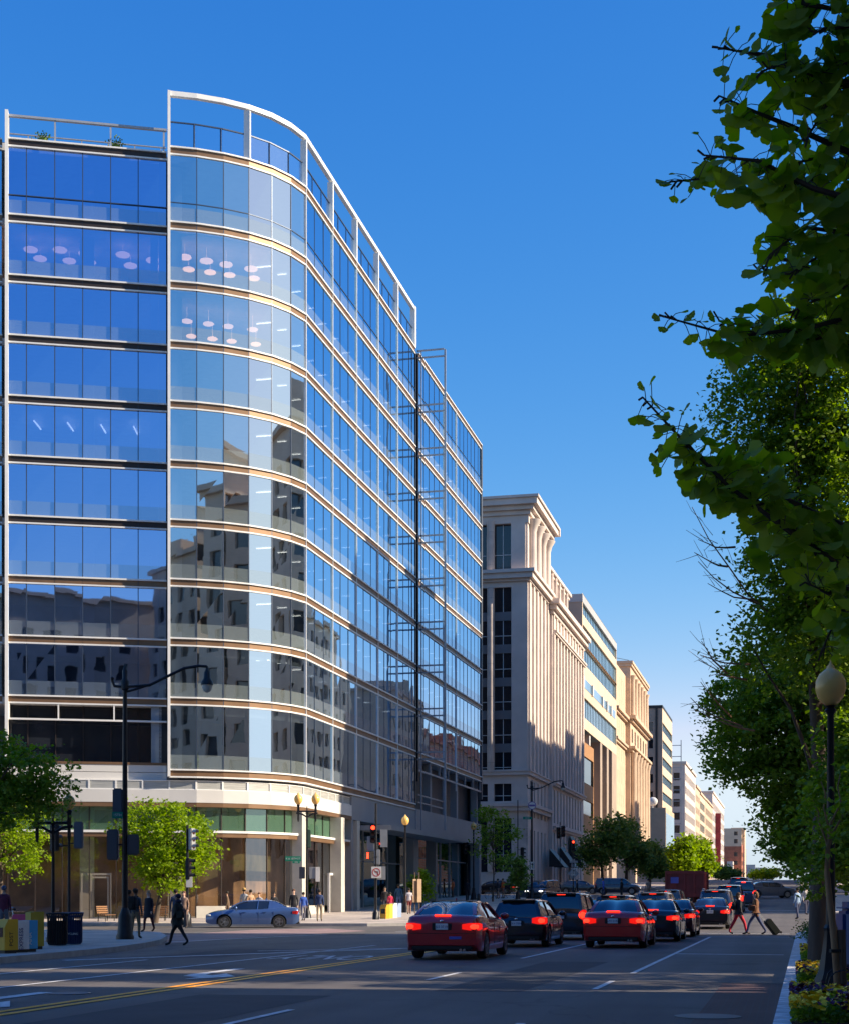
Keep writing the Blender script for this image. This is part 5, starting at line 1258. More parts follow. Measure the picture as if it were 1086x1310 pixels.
# fittings on the tall posts
tl = [o for o in bpy.data.objects if o.get('label', '').startswith('tall black lamp post with long')][0]
def head_on(parent, x, z, yaw, col, n=3, name='signal_head'):
    mb = MB(); T = Matrix.Translation((x, 0, z)) @ Matrix.Rotation(yaw, 4, 'Z'); mb.rbox(-.19, .19, -.1, .14, -.17 * n, .17 * n, .04, T=T)
    for k in range(n): mb.lathe(T @ Vector((0, .14, .17 * n - .17 - .34 * k)), [(.13, 0), (.13, .2)], 10, T=(T.to_3x3() @ Matrix.Rotation(rad(-90), 3, 'X')))
    h = mb.build(name, M[col], parent, world=False); b = MB(); b.tube([(0, 0, z), (x * .7, 0, z)], .03, 6); b.build('bracket', M['post_black'], parent, world=False); return h
zl = lambda py: zpx(py, PLX) - .15
head_on(tl, -.40, zl(1081), 0, 'panel_dark'); head_on(tl, .27, zl(1081), rad(20), 'panel_dark', 2); mb = MB(); mb.rbox(-.40, -.07, -.09, .09, zl(1042), zl(1009), .04); mb.build('control_box', M['panel_dark'], tl, world=False)
g1 = signplate(tl, -.22, zl(1043.5), .36, .22, 'sign_green', -.13, 'street_sign'); text('15TH', .12, M['sign_white'], g1, Matrix.Translation((-.22, -.147, zl(1043.5))) @ Matrix.Rotation(rad(90), 4, 'X'))
tw = [o for o in bpy.data.objects if o.get('label', '').startswith('twin globe lamp standing')][0]
zt_ = lambda py: zpx(py, 88) - .15
g2 = signplate(tw, -.80, zt_(1099), .92, .28, 'sign_green', -.02, 'street_sign'); text('K & 15TH ST', .15, M['sign_white'], g2, Matrix.Translation((-.80, -.036, zt_(1099))) @ Matrix.Rotation(rad(90), 4, 'X'))
g3 = signplate(tw, -.62, zt_(1103.6), .42, .12, 'sign_green', -.02, 'street_sign'); text('1000', .10, M['sign_white'], g3, Matrix.Translation((-.62, -.036, zt_(1103.6))) @ Matrix.Rotation(rad(90), 4, 'X'))
signplate(tw, -.28, zt_(1117), .34, .68, 'panel_dark', .05, 'signal_back'); signplate(tw, .62, zt_(1119), .25, .85, 'sign_white', .0, 'notice'); signplate(tw, .3, zt_(1117), .34, .68, 'sign_back', .03, 'signal_back')
mb = MB(); mb.rbox(.02, .22, -.1, .1, zt_(1085), zt_(1062), .03); mb.build('control_box', pm('green_box', (.05, .09, .06), .5), tw, world=False)
mb = MB(); mb.lathe((0, 0, 0), [(.95, 0), (.95, .12), (.8, .2), (.3, .22)], 16); mb.build('plinth', M['stone_pier'], tw, world=False)
tc = [o for o in bpy.data.objects if o.get('label', '').startswith('tall black lamp with curved')][0]
zc_ = lambda py: zpx(py, 135) - 1.4
mb = MB(); T = Matrix.Rotation(rad(90), 3, 'X'); mb.lathe((0, -.15, zc_(1031)), [(.36, -.02), (.36, .02)], 20, T=T); rs_ = mb.build('round_sign', M['sign_purple'], tc, world=False)
mb = MB(); mb.lathe((0, -.17, zc_(1031)), [(.30, -.02), (.30, .02)], 20, T=T); mb.build('sign_field', M['sign_white'], rs_, world=False); mb = MB(); mb.box(-.27, .27, -.22, -.2, zc_(1031) - .08, zc_(1031) + .08); mb.build('sign_bar', M['sign_purple'], rs_, world=False)
g4 = signplate(tc, -.4, zc_(1047), .8, .24, 'sign_green', -.1, 'street_sign'); text('K ST', .18, M['sign_white'], g4, Matrix.Translation((-.4, -.12, zc_(1047))) @ Matrix.Rotation(rad(90), 4, 'X'))
def arrowsign(parent, x, z, y=-.1):
    s = signplate(parent, x, z, .5, .7, 'sign_white', y, 'lane_sign'); mb = MB()
    for q in ([(-.02, -.25), (.05, -.25), (.05, .1), (-.02, .1)], [(-.10, .08), (.13, .08), (.015, .26)], [(-.19, -.28), (-.13, -.28), (-.13, .28), (-.19, .28)], [(.15, -.28), (.2, -.28), (.2, .28), (.15, .28)]): mb.add([(x + a_, y - .02, z + b_) for a_, b_ in q], [tuple(range(len(q)))])
    mb.build('lane_arrow', M['black'], s, world=False)
arrowsign(tc, 0, zc_(1108))
td = [o for o in bpy.data.objects if o.get('label', '').startswith('traffic signal showing red before')][0]
arrowsign(td, .02, zpx(1112, 150) - 1.75 - .3); mb = MB(); zq = zpx(1114, 150) - 1.75 - .3; mb.add([(x, -.05, zq + z) for x, z in ((-.55, 0), (0, -.55), (.55, 0), (0, .55))], [(0, 1, 2, 3)]); mb.build('diamond_plate', M['sign_back'], td, world=False)
signplate(td, .02, zpx(1103, 150) - 1.75, .8, .22, 'sign_back', -.2, 'name_plate')
for px, lab in ((530.5, 'left one of two pale brown sign posts seen edge-on beside the sapling'), (536, 'right one of two pale brown sign posts seen edge-on beside the sapling')):
    D = 98; p = at(px, D, .4); t = thing('sign_post', lab, 'sign', p, TH + rad(35), group='edge-on sign posts'); mb = MB(); mb.tube([(0, 0, 0), (0, 0, 2.8)], .035, 8); mb.build('post', M['post_wood'], t, world=False)
    mb = MB(); mb.rbox(-.17, .17, -.06, -.03, .85, 2.35, .01); mb.build('board', pm('board_tan', (.36, .24, .14), .6), t, world=False)
# right pavement: blue mailbox, small things
t = thing('mailbox', 'dark blue mailbox at the right edge behind the stake', 'mailbox', at(1086, 24.5, .15), TH); mb = MB(); mb.rbox(-.16, .35, -.25, .25, .25, 1.15, .05); mb.build('box', pm('post_blue', (.01, .04, .16), .4), t, world=False)
mb = MB(); 
for x in (-.12, .3): mb.box(x - .02, x + .02, -.2, .2, 0, .25)
mb.build('leg', M['black'], t, world=False); mb = MB(); mb.rbox(-.16, .35, -.24, .24, 1.1, 1.3, .09); mb.build('lid', pm('post_blue2', (.01, .04, .16), .4), t, world=False)

# ---------------------------------------------------------------- newspaper boxes, bins, benches
def newsbox(label, px, D, z0, col, wd=.5, h=1.1, yaw=0., slant=True, marks=None, mcol='sign_white', dp=.42):
    p = at(px, D, z0); t = thing('newspaper_box', label, 'newspaper box', p, TH + yaw, group='newspaper boxes'); m_ = pm('box_paint', col, .45, var=.12, scale=3)
    mb = MB(); mb.add([(x * wd / 2, y, z) for x in (-1, 1) for y, z in ((-dp / 2, .08), (dp / 2, .08), (dp / 2, h), (-dp / 2 + .12, h), (-dp / 2, h - (.2 if slant else .02)))],
        [(0, 4, 3, 2, 1), (5, 6, 7, 8, 9), (0, 1, 6, 5), (1, 2, 7, 6), (2, 3, 8, 7), (3, 4, 9, 8), (4, 0, 5, 9)]); mb.build('cabinet', m_, t, world=False)
    mb = MB(); mb.box(-wd / 2 + .03, wd / 2 - .03, -dp / 2 + .03, dp / 2 - .03, 0, .08); mb.build('foot', M['black'], t, world=False)
    mb = MB(); mb.box(-wd / 2 + .06, wd / 2 - .06, -dp / 2 - .008, -dp / 2 - .001, h * .48, h * .76); mb.build('window', M['glass_dark'], t, world=False)
    if marks:
        text(marks, .15, M[mcol], t, Matrix.Translation((wd / 2 + .004, 0, h * .42)) @ Matrix.Rotation(rad(90), 4, 'Z') @ Matrix.Rotation(rad(90), 4, 'X') @ Matrix.Rotation(rad(90), 4, 'Z'))
    return t
kz = .15
DN = 38.0
newsbox('big mustard yellow newspaper box at the left edge of the picture', 6, 37.6, kz, (.62, .36, .02), .50, .84, rad(-35), marks='POST', mcol='black')
newsbox('white newspaper box with dark print beside the big yellow one', 24.5, 38.2, kz, (.66, .66, .66), .26, .80, rad(-50), marks='EXPRESS', mcol='plate_text')
newsbox('bright blue newspaper box with white letters', 35.5, 38.6, kz, (.03, .33, .60), .26, .80, rad(-50), marks='AHA', mcol='sign_white')
newsbox('olive yellow newspaper box at the right end of the near row', 44.5, 40.5, kz, (.36, .27, .02), .24, 1.0, rad(-40), slant=False)
t = newsbox('newspaper box with a rounded red hood behind the white one', 31, 41.5, kz, (.5, .02, .05), .6, .92, rad(-20))
GN = .38
newsbox('yellow and red newspaper box by the no-left-turn sign', 492.5, 87.5, .15, (.62, .32, .02), .40, 1.0, rad(-30), marks=None)
newsbox('plain yellow newspaper box second from the signal post', 497, 88.5, .15, (.66, .42, .05), .35, 1.05, rad(-35))
newsbox('white newspaper box third from the signal post', 502.5, 89.5, .15, (.66, .64, .6), .36, 1.08, rad(-35))
newsbox('pale blue newspaper box at the end of the far row', 508, 90.5, .15, (.25, .33, .5), .36, 1.08, rad(-35))
for lab, px, D, col in (('black slatted litter bin beside the twin lamp', 73.5, 43.4, (.012, .011, .012)), ('navy blue slatted recycling bin right of the black bin', 93, 44.6, (.012, .03, .10))):
    p = at(px, D, .15); t = thing('litter_bin', lab, 'litter bin', p, TH, group='slatted litter bins'); m_ = pm('bin_paint', col, .45, .2)
    mb = MB()
    for k in range(26): a_ = 2 * math.pi * k / 26; x, y = .27 * math.cos(a_), .27 * math.sin(a_); mb.tube([(x * .93, y * .93, .05), (x, y, .1), (x, y, .80), (x * 1.14, y * 1.14, .92)], .016, 4)
    mb.build('slats', m_, t, world=False); mb = MB(); mb.lathe((0, 0, 0), [(.24, .02), (.255, .05), (.255, .72), (.24, .72), (.22, .06)], 20); mb.build('liner', m_, t, world=False)
    mb = MB(); mb.lathe((0, 0, 0), [(.275, .80), (.29, .83), (.275, .86)], 20); mb.lathe((0, 0, 0), [(.31, .90), (.33, .93), (.31, .95)], 20); mb.build('rim', m_, t, world=False)
    if 'recycling' in lab: text('RECYCLING', .085, M['sign_white'], t, Matrix.Translation((0, -.30, .32)) @ Matrix.Rotation(rad(90), 4, 'X'))
for lab, px, D, yaw, wd in (('slatted wooden bench facing the street under the bright round tree', 193, 85, 0, 1.9), ('bench seen end-on beside the white framed door', 136, 84, rad(80), 1.6)):
    p = at(px, D, .15); t = thing('park_bench', lab, 'bench', p, TH + yaw, group='benches'); mw = pm('bench_wood', (.26, .13, .06), .6, var=.2, scale=6, stretch=(.2, 4, 4))
    mb = MB(); [mb.rbox(-wd / 2, wd / 2, -.25 + .11 * k, -.16 + .11 * k, .43, .46, .008) for k in range(4)]; mb.build('seat', mw, t, world=False)
    mb = MB(); [mb.rbox(-wd / 2, wd / 2, .2 + .02 * k, .235 + .02 * k, .53 + .11 * k, .61 + .11 * k, .008) for k in range(4)]; mb.build('backrest', mw, t, world=False)
    for x in (-wd / 2 + .15, wd / 2 - .15): mb = MB(); mb.tube([(x, -.22, 0), (x, -.2, .42), (x, .18, .42), (x, .29, .95)], .025, 6); mb.tube([(x, .22, 0), (x, .18, .42)], .025, 6); mb.build('leg', M['post_black'], t, world=False)
t = thing('bollard', 'short dark bollard on the pavement left of the young tree', 'bollard', at(609.5 + 3, 118, .9 + .1)); mb = MB(); mb.lathe(at(612, 118, 0), [(.13, .7), (.13, 1.75), (.1, 1.85), (.03, 1.9)], 10); mb.build('post', M['post_black'], t)
t = thing('planter', 'dark planter box with low shrubs right of the small bushy tree', 'planter', at(675, 140, 1.6), TH); mb = MB(); mb.rbox(-.9, .9, -.4, .4, 0, .7, .04); mb.build('tub', M['panel_dark'], t, world=False); P, _ = crown_points([((0, 0, .85), (.85, .4, .3))], 30, 20, .14); leaf_mesh('shrub', P, nr.uniform(.1, .2, len(P)), M['leaf_dark'], t)
# ---------------------------------------------------------------- vehicles
def lerpc(c, t):
    for (a, b), (d, e) in zip(c, c[1:]):
        if t <= d: return b + (e - b) * max(0, (t - a)) / max(1e-6, d - a)
    return c[-1][1]
KIND = {   # deck line (y/L, z/H), greenhouse: rear base, roof rear, roof front, windscreen base; wheel radius; wheel centres
 'sedan': dict(deck=[(0, .60), (.012, .69), (.04, .735), (.18, .745), (.4, .68), (.76, .665), (.9, .60), (.97, .53), (1, .45)], gh=(.13, .30, .55, .755), rw=.325, wc=(.215, .80)),
 'coupe': dict(deck=[(0, .60), (.012, .70), (.035, .745), (.16, .755), (.4, .69), (.74, .675), (.9, .60), (.97, .52), (1, .44)], gh=(.09, .32, .53, .75), rw=.33, wc=(.215, .80)),
 'hatch': dict(deck=[(0, .46), (.01, .56), (.03, .64), (.15, .66), (.76, .655), (.9, .59), (.97, .50), (1, .42)], gh=(.02, .12, .56, .78), rw=.335, wc=(.19, .80)),
 'suv': dict(deck=[(0, .44), (.008, .54), (.02, .60), (.15, .62), (.78, .62), (.9, .58), (.97, .50), (1, .40)], gh=(.012, .075, .60, .79), rw=.365, wc=(.19, .81)),
 'pickup': dict(deck=[(0, .55), (.006, .60), (.02, .61), (.35, .61), (.76, .60), (.92, .57), (.98, .50), (1, .42)], gh=(.34, .38, .62, .76), rw=.38, wc=(.20, .81)),
}
def car(name, label, cat, px, D, kind, L, W, H, col, yaw=0., z=None, tail=True, group='cars waiting in the street', front=False, plate='DX 4827', rails=False, brake=True, metal=.4, refy=0.):
    """px, D: middle of the rear bumper (or of the car when seen from the side: refy=.5)"""
    k = KIND[kind]; hw = W / 2; p = at(px, D)
    fw = Vector((-math.sin(yaw), math.cos(yaw))); c = Vector((p.x, p.y)) + fw * (L * (.5 - refy)); z0 = zt(c.y) + .01 if z is None else z
    t = thing(name, label, cat, (c.x, c.y, z0), yaw, group)
    pitch = math.atan2(zt(c.y + 1) - zt(c.y - 1), 2) * math.cos(yaw) if z is None else 0
    t.rotation_euler = (pitch, 0, yaw)
    P = paint(col, metal); rw = k['rw']; wy = [k['wc'][0] * L, k['wc'][1] * L]; ra = rw + .06
    B = MB(); ys = sorted(set([0, .03, .08, .16, .3, .5, .75, 1.0] + [round(i * L / 46, 3) for i in range(1, 46)] + [L - 1, L - .6, L - .35, L - .18, L - .08, L - .03, L] + [w_ + s * ra * f for w_ in wy for s in (-1, 1) for f in (1, .97, .87, .7, .4)]))
    S_ = []
    for y in ys:
        f = y / L; zd = lerpc(k['deck'], f) * H
        e = min(1, y / .35); wr = hw * (.90 + .10 * math.sin(e * math.pi / 2)); e = min(1, (L - y) / .9); wr = min(wr, hw * (.74 + .26 * math.sin(e * math.pi / 2)))
        zb = .20 + .16 * max(0, 1 - y / .3) ** 2 + .10 * max(0, 1 - (L - y) / .4) ** 2
        za = zb
        for w_ in wy:
            if abs(y - w_) < ra: za = max(za, rw + math.sqrt(max(0, ra * ra - (y - w_) ** 2)) * .98)
        za = min(za, zd - .12); h = zd - zb
        hs = [(0, zb), (.72 * wr, max(zb, za * .98)), (.97 * wr, za + .005), (1.0 * wr, max(za + .015, zb + .30 * h)), (1.0 * wr, max(za + .03, zb + .55 * h)), (.975 * wr, max(za + .05, zb + .80 * h)), (.93 * wr, zd - .035), (.84 * wr, zd), (.42 * wr, zd + .018), (0, zd + .024)]
        S_.append([(x, y - L / 2, zz) for x, zz in hs])
    n = len(S_[0]); vs = []; fs = []
    for r in S_: vs += [(-x, y, zz) for x, y, zz in r[::-1]] + r[1:-1][:0] + r
    m = 2 * n
    for i in range(len(S_) - 1):
        for j in range(m - 1): fs.append((i * m + j, (i + 1) * m + j, (i + 1) * m + j + 1, i * m + j + 1))
    fs.append(tuple(range(m))); fs.append(tuple((len(S_) - 1) * m + j for j in range(m))[::-1])
    B.add(vs, fs); body = B.build('body', P, t, smooth=38, world=False)
    # greenhouse
    yb0, yr0, yr1, yb1 = [q * L for q in k['gh']]; zdk = lambda y: lerpc(k['deck'], y / L) * H
    def top(y):
        if y < yr0: s = (y - yb0) / (yr0 - yb0); return zdk(yb0) + (H * .985 - zdk(yb0)) * (math.sin(s * math.pi / 2) ** .92)
        if y > yr1: s = (yb1 - y) / (yb1 - yr1); return zdk(yb1) + (H * .975 - zdk(yb1)) * (math.sin(s * math.pi / 2) ** .88)
        s = (y - yr0) / (yr1 - yr0); return H * (.985 + .015 * math.sin(s * math.pi) - .01 * s)
    gy = [yb0 + (yr0 - yb0) * i / 7 for i in range(7)] + [yr0 + (yr1 - yr0) * i / 8 for i in range(8)] + [yr1 + (yb1 - yr1) * i / 7 for i in range(8)]
    inb = .84 if kind != 'suv' else .87
    def gsec(y):
        zd = zdk(y) - .02; zr = max(top(y), zd + .03); s = (zr - zd) / (H - zdk(.5 * L)); wt = inb - (.22 if kind != 'suv' else .15) * min(1, s)
        return [(inb * hw, zd), (inb * hw + (wt - inb) * hw * .9, zd + (zr - zd) * .90), (wt * hw - .04, zr - .012), (wt * hw * .5, zr + .004), (0, zr + .01)]
    G = MB(); vs = []; fs = []; m = 10
    for y in gy: r = [(x, y - L / 2, zz) for x, zz in gsec(y)]; vs += [(-x, a_, b_) for x, a_, b_ in r] [::1][0:5][::1][::-1][::-1] and [(-x, a_, b_) for x, a_, b_ in r] + r[::-1]
    for i in range(len(gy) - 1):
        for j in range(m - 1): fs.append((i * m + j, i * m + j + 1, (i + 1) * m + j + 1, (i + 1) * m + j))
    fs.append(tuple(range(m))[::-1]); fs.append(tuple((len(gy) - 1) * m + j for j in range(m)))
    G.add(vs, fs); G.build('window_glass', M['car_glass'], t, smooth=50, world=False)
    Rf = MB(); vs = []; fs = []; ry = [yr0 - .05] + [yr0 + (yr1 - yr0) * i / 8 for i in range(9)] + [yr1 + .03]
    for y in ry:
        r = gsec(min(max(y, yr0 - .05), yr1 + .03)); q = [(r[1][0] + .012, r[1][1] - .02), (r[1][0] + .010, r[1][1] + .012), (r[2][0] + .006, r[2][1] + .014), (r[3][0], r[3][1] + .014), (0, r[4][1] + .014)]
        q = [(x, y - L / 2, zz) for x, zz in q]; vs += [(-x, a_, b_) for x, a_, b_ in q] + q[::-1]
    for i in range(len(ry) - 1):
        for j in range(m - 1): fs.append((i * m + j, i * m + j + 1, (i + 1) * m + j + 1, (i + 1) * m + j))
    Rf.add(vs, fs); Rf.build('roof', P, t, smooth=50, world=False)
    for s in (-1, 1):
        g0 = gsec(yb0 + .04); g1 = gsec(yr0); Q = [gsec(yb0 + (yr0 - yb0) * i / 4) for i in range(5)]; Y = [yb0 + (yr0 - yb0) * i / 4 for i in range(5)]
        mb = MB(); wd = .14 if kind in ('sedan', 'coupe') else .22
        for i in range(4):     # rear pillar: a panel lying on the side glass behind the last window
            a, b = Q[i], Q[i + 1]
            mb.add([(s * (a[1][0] + .008), Y[i] - L / 2 - .01, a[1][1] + .01), (s * (b[1][0] + .008), Y[i + 1] - L / 2 - .01, b[1][1] + .01), (s * (b[2][0] - .05), Y[i + 1] - L / 2, b[2][1] + .012), (s * (a[2][0] - .05), Y[i] - L / 2, a[2][1] + .012)], [(0, 1, 2, 3)])
            mb.add([(s * (a[0][0] + .012), Y[i] - L / 2, a[0][1]), (s * (b[0][0] + .012), Y[i + 1] - L / 2 + wd, b[0][1]), (s * (b[1][0] + .012), Y[i + 1] - L / 2 + wd * (1 if i < 3 else .6), b[1][1]), (s * (a[1][0] + .008), Y[i] - L / 2 - .01, a[1][1])], [(0, 1, 2, 3)])
        for y, tw_ in (((yr0 + yr1) / 2 + .1, .05), (yr1 - .02, .0)):
            if tw_: q = gsec(y); mb.tube([(s * (q[0][0] + .005), y - L / 2, q[0][1]), (s * (q[1][0] + .008), y - L / 2 - .05, q[1][1])], .03, 4)
        qa, qb = gsec(yb1 - .03), gsec(yr1); Ya = [yb1 - .03 + (yr1 - yb1 + .03) * i / 4 for i in range(5)]; mb.tube([(s * (gsec(y)[1][0] + .003), y - L / 2, gsec(y)[1][1] + .005) for y in Ya], .035, 5)
        mb.build('pillar', P, t, world=False)
        if rails: mb = MB(); q = gsec(yr0 + .2); mb.tube([(s * (q[2][0]), yr0 + .15 - L / 2, H + .0), (s * q[2][0], yr0 + .25 - L / 2, H + .055), (s * q[2][0], yr1 - .2 - L / 2, H + .045), (s * q[2][0], yr1 - L / 2, H - .01)], .018, 6); mb.build('roof_rail', M['chrome'], t, world=False)
        # mirror, lights, handles
        mb = MB(); mb.ball((s * (hw + .07), yb1 - .38 - L / 2, zdk(yb1) + .07), (.12, .07, .085), 10); mb.build('mirror', P, t, smooth=60, world=False)
        # tail lamp wraps the rear corner
        zl_ = H * (.56 if kind != 'suv' else .53); hh_ = H * (.062 if kind in ('sedan', 'coupe') else .075 if kind == 'hatch' else .11)
        mb = MB(); wr = hw * .93
        path_ = [(wr * .58, -.006), (wr * .80, .004), (wr * .95, .035), (wr * 1.045, .13), (wr * 1.085, .34)]
        if kind in ('suv', 'pickup'): path_ = [(wr * .84, -.004), (wr * .95, .02), (wr * 1.05, .12), (wr * 1.075, .22)]
        for i in range(len(path_) - 1):
            (xa, ya), (xb, yb) = path_[i], path_[i + 1]; ka = 1 - .35 * (i == 0); kb = 1 - .3 * (i == len(path_) - 2)
            mb.add([(s * xa, ya - L / 2 - .012, zl_ - hh_ * ka), (s * xb, yb - L / 2 - .012, zl_ - hh_ * kb), (s * xb, yb - L / 2 - .012, zl_ + hh_ * kb), (s * xa, ya - L / 2 - .012, zl_ + hh_ * ka)] + [(s * xa * .97, ya - L / 2 + .03, zl_ - hh_ * ka), (s * xb * .97, yb - L / 2 + .03, zl_ - hh_ * kb), (s * xb * .97, yb - L / 2 + .03, zl_ + hh_ * kb), (s * xa * .97, ya - L / 2 + .03, zl_ + hh_ * ka)],
                   [(0, 1, 2, 3), (0, 4, 5, 1), (3, 2, 6, 7)])
        tl_ = mb.build('tail_light', M['tail_glow'] if tail else M['tail_red'], t, world=False)
        if tail: mb = MB(); mb.ball((s * wr * .90, .01 - L / 2, zl_), (wr * .13, .03, hh_ * .72), 12); mb.ball((s * wr * 1.0, .085 - L / 2, zl_), (.03, .07, hh_ * .62), 10); mb.build('lit_lens', M['tail_lit'], tl_, smooth=60, world=False)
        mb = MB(); ylf = L / 2 - .05; mb.ball((s * hw * .70, ylf - .10, H * .46), (.20, .16, .065), 12); mb.build('headlight', M['head_lit'] if front else M['head_clear'], t, smooth=60, world=False)
        mb = MB()
        for y in ((yr0 + yr1) / 2 - .25, (yr0 + yr1) / 2 + .75)[(0 if kind != 'coupe' else 0):(2 if kind != 'coupe' else 1)]: mb.rbox(s * hw - .012, s * hw + .022, y - L / 2 - .09, y - L / 2 + .09, H * .56, H * .56 + .025, .008)
        mb.build('door_handle', P, t, world=False)
        mb = MB()
        for y in ((yr0 + yr1) / 2 + .05, yr1 + .32, yr0 - .12)[:3 if kind != 'coupe' else 2]: mb.box(s * hw - .01 if s > 0 else s * hw - .003, s * hw + .003 if s > 0 else s * hw + .01, y - L / 2 - .004, y - L / 2 + .004, .36, H * .60)
        mb.box(min(s * (inb * hw + .02), s * (inb * hw + .008)), max(s * (inb * hw + .02), s * (inb * hw + .008)), yb0 + .2 - L / 2, yb1 - .35 - L / 2, zdk(L * .5) - .012, zdk(L * .5) + .006)
        mb.build('seam', M['black'], t, world=False)
        for i, w_ in enumerate(wy):
            wx = s * (hw - .115); T = Matrix.Rotation(rad(90), 3, 'Y')
            mb = MB(); mb.lathe((wx, w_ - L / 2, rw), [(rw * .62, -.105), (rw * .92, -.11), (rw, -.08), (rw, .08), (rw * .92, .11), (rw * .62, .105)], 26, T=T); ty = mb.build('wheel', M['rubber'], t, smooth=40, world=False)
            mb = MB(); mb.lathe((wx + s * .075, w_ - L / 2, rw), [(.001, -.01), (rw * .60, -.01), (rw * .66, .03 * s), (rw * .60, .025 * s)], 22, T=T)
            rim_ = mb.build('rim', M['dark_metal'], ty, smooth=40, world=False)
            mb = MB()
            for q in range(5):
                a_ = 2 * math.pi * q / 5 + .3; T2 = Matrix.Translation((wx + s * .10, w_ - L / 2, rw)) @ Matrix.Rotation(a_, 4, 'X'); mb.rbox(-.012, .012, -.028, .028, .02, rw * .64, .006, T=T2)
            mb.lathe((wx + s * .095, w_ - L / 2, rw), [(rw * .60, -.01), (rw * .665, -.012), (rw * .665, .012), (rw * .60, .01)], 22, T=T); mb.ball((wx + s * .10, w_ - L / 2, rw), (.02, .045, .045), 8)
            mb.build('spokes', M['rim'], ty, smooth=40, world=False)
    # rear details
    yr_ = -L / 2
    zp_ = H * (.56 if kind in ('sedan', 'coupe') else .50); nb = MB(); nb.rbox(-.24, .24, yr_ - .022, yr_ + .002, zp_ - .085, zp_ + .085, .01); rec = nb.build('plate_recess', M['black'], t, world=False)
    nb = MB(); nb.rbox(-.155, .155, yr_ - .032, yr_ - .02, zp_ - .078, zp_ + .078, .006); pl_ = nb.build('license_plate', M['plate'], t, world=False)
    if not front: text(plate, .085, M['plate_text'], pl_, Matrix.Translation((0, yr_ - .034, zp_ - .005)) @ Matrix.Rotation(rad(90), 4, 'X'), ext=.001)
    mb = MB(); mb.rbox(-hw * .80, hw * .80, yr_ - .012, yr_ + .2, .23, .36, .03); mb.build('bumper_trim', M['black'], t, world=False)
    mb = MB(); mb.rbox(-hw * .86, hw * .86, yr_ - .005, yr_ + .1, H * .44, H * .44 + .012, .004); mb.build('bumper_seam', M['black'], t, world=False)
    mb = MB(); yb = yb0 + (.05 if kind in ('sedan', 'coupe') else .02)
    if kind in ('sedan', 'coupe'): mb.rbox(-.2, .2, yb0 * .18 - L / 2, yb0 * .18 + .05 - L / 2, H * .735, H * .765, .01)
    else: mb.rbox(-.16, .16, yr0 - .10 - L / 2, yr0 - .04 - L / 2, H * .955, H * .99, .01)
    mb.build('brake_light', M['tail_lit'] if (tail and brake) else M['tail_red'], t, world=False)
    mb = MB(); mb.ball((0, yr_ - .004, zp_ + .135), (.05, .012, .035), 8); mb.build('badge', M['chrome'], t, smooth=60, world=False)
    mb = MB(); mb.tube([(hw * .5, yr_ - .03, .24), (hw * .5, yr_ + .3, .24)], .035, 10); mb.tube([(hw * .5 + .09, yr_ - .03, .24), (hw * .5 + .09, yr_ + .3, .24)], .035, 10); mb.build('exhaust', M['chrome'], t, smooth=50, world=False)
    mb = MB(); mb.rbox(-hw * .55, hw * .55, L / 2 - .06, L / 2 + .012, H * .25, H * .38, .02); mb.build('grille', M['black'], t, world=False)
    if kind in ('hatch', 'suv'): mb = MB(); mb.rbox(-hw * .58, hw * .58, yr0 - .2 - L / 2, yr0 + .02 - L / 2, H * .965, H * .995, .015); mb.build('spoiler', P, t, world=False); mb = MB(); mb.tube([(0, yb0 - L / 2 - .005, zdk(yb0) + .05), (-.28, yb0 - L / 2 + .02, zdk(yb0) + .09)], .01, 4); mb.build('wiper', M['black'], t, world=False)
    else: mb = MB(); mb.ball((0, yr0 + .25 - L / 2, H + .03), (.02, .07, .045), 6); mb.build('aerial', P, t, world=False)
    return t
RED = (.42, .012, .022); RED2 = (.52, .014, .014); BLK = (.012, .012, .018); DK = (.03, .034, .045); MAR = (.10, .006, .012)
c1 = car('coupe_car', 'dark red coupe alone in the nearest row, its rear lights lit', 'car', 565, 37.0, 'coupe', 4.85, 1.86, 1.44, RED, rad(1.0), plate='JLS 3719', metal=.15)
mb = MB(); mb.rbox(.18, .48, -2.445, -2.43, .50, .57, .005); mb.build('bumper_sticker', pm('sticker_blue', (.10, .12, .5), .5), c1, world=False)
car('hatchback_car', 'black hatchback directly ahead of the dark red coupe', 'car', 660, 46.5, 'hatch', 4.4, 1.80, 1.46, BLK, 0, plate='EK4 7094')
car('suv_car', 'dark grey SUV with roof rails and a high brake light ahead of the black hatchback', 'car', 716, 54.5, 'suv', 4.6, 1.86, 1.70, DK, 0, rails=True, plate='GT 2208')
car('sedan_car', 'bright red sedan with a silver bumper strip, middle of the picture', 'car', 783.5, 45.5, 'sedan', 4.8, 1.85, 1.47, RED2, 0, plate='5AV 0182', metal=.15)
car('sedan_car', 'black sedan tucked beside the front right of the bright red sedan', 'car', 834, 52.5, 'sedan', 4.6, 1.80, 1.46, BLK, 0, plate='CV 6613')
car('sedan_car', 'small maroon-black sedan at the right front of the waiting pack', 'car', 859.5, 59, 'sedan', 4.4, 1.72, 1.46, MAR, 0, plate='BT 9050')
car('suv_car', 'dark SUV of which only the roof shows above the bright red sedan', 'car', 783, 66, 'suv', 4.6, 1.85, 1.62, BLK, 0)
car('sedan_car', 'pale blue car glimpsed between the grey SUV and the red sedan', 'car', 752, 67, 'sedan', 4.6, 1.8, 1.42, (.10, .20, .38), 0)
car('suv_car', 'beige SUV seen over the roof of the black sedan', 'car', 834, 69, 'suv', 4.7, 1.86, 1.74, (.26, .23, .19), 0, rails=True)
car('suv_car', 'dark grey SUV ahead of the beige one, beside the red dump truck', 'car', 853, 88, 'suv', 4.7, 1.85, 1.72, DK, 0)
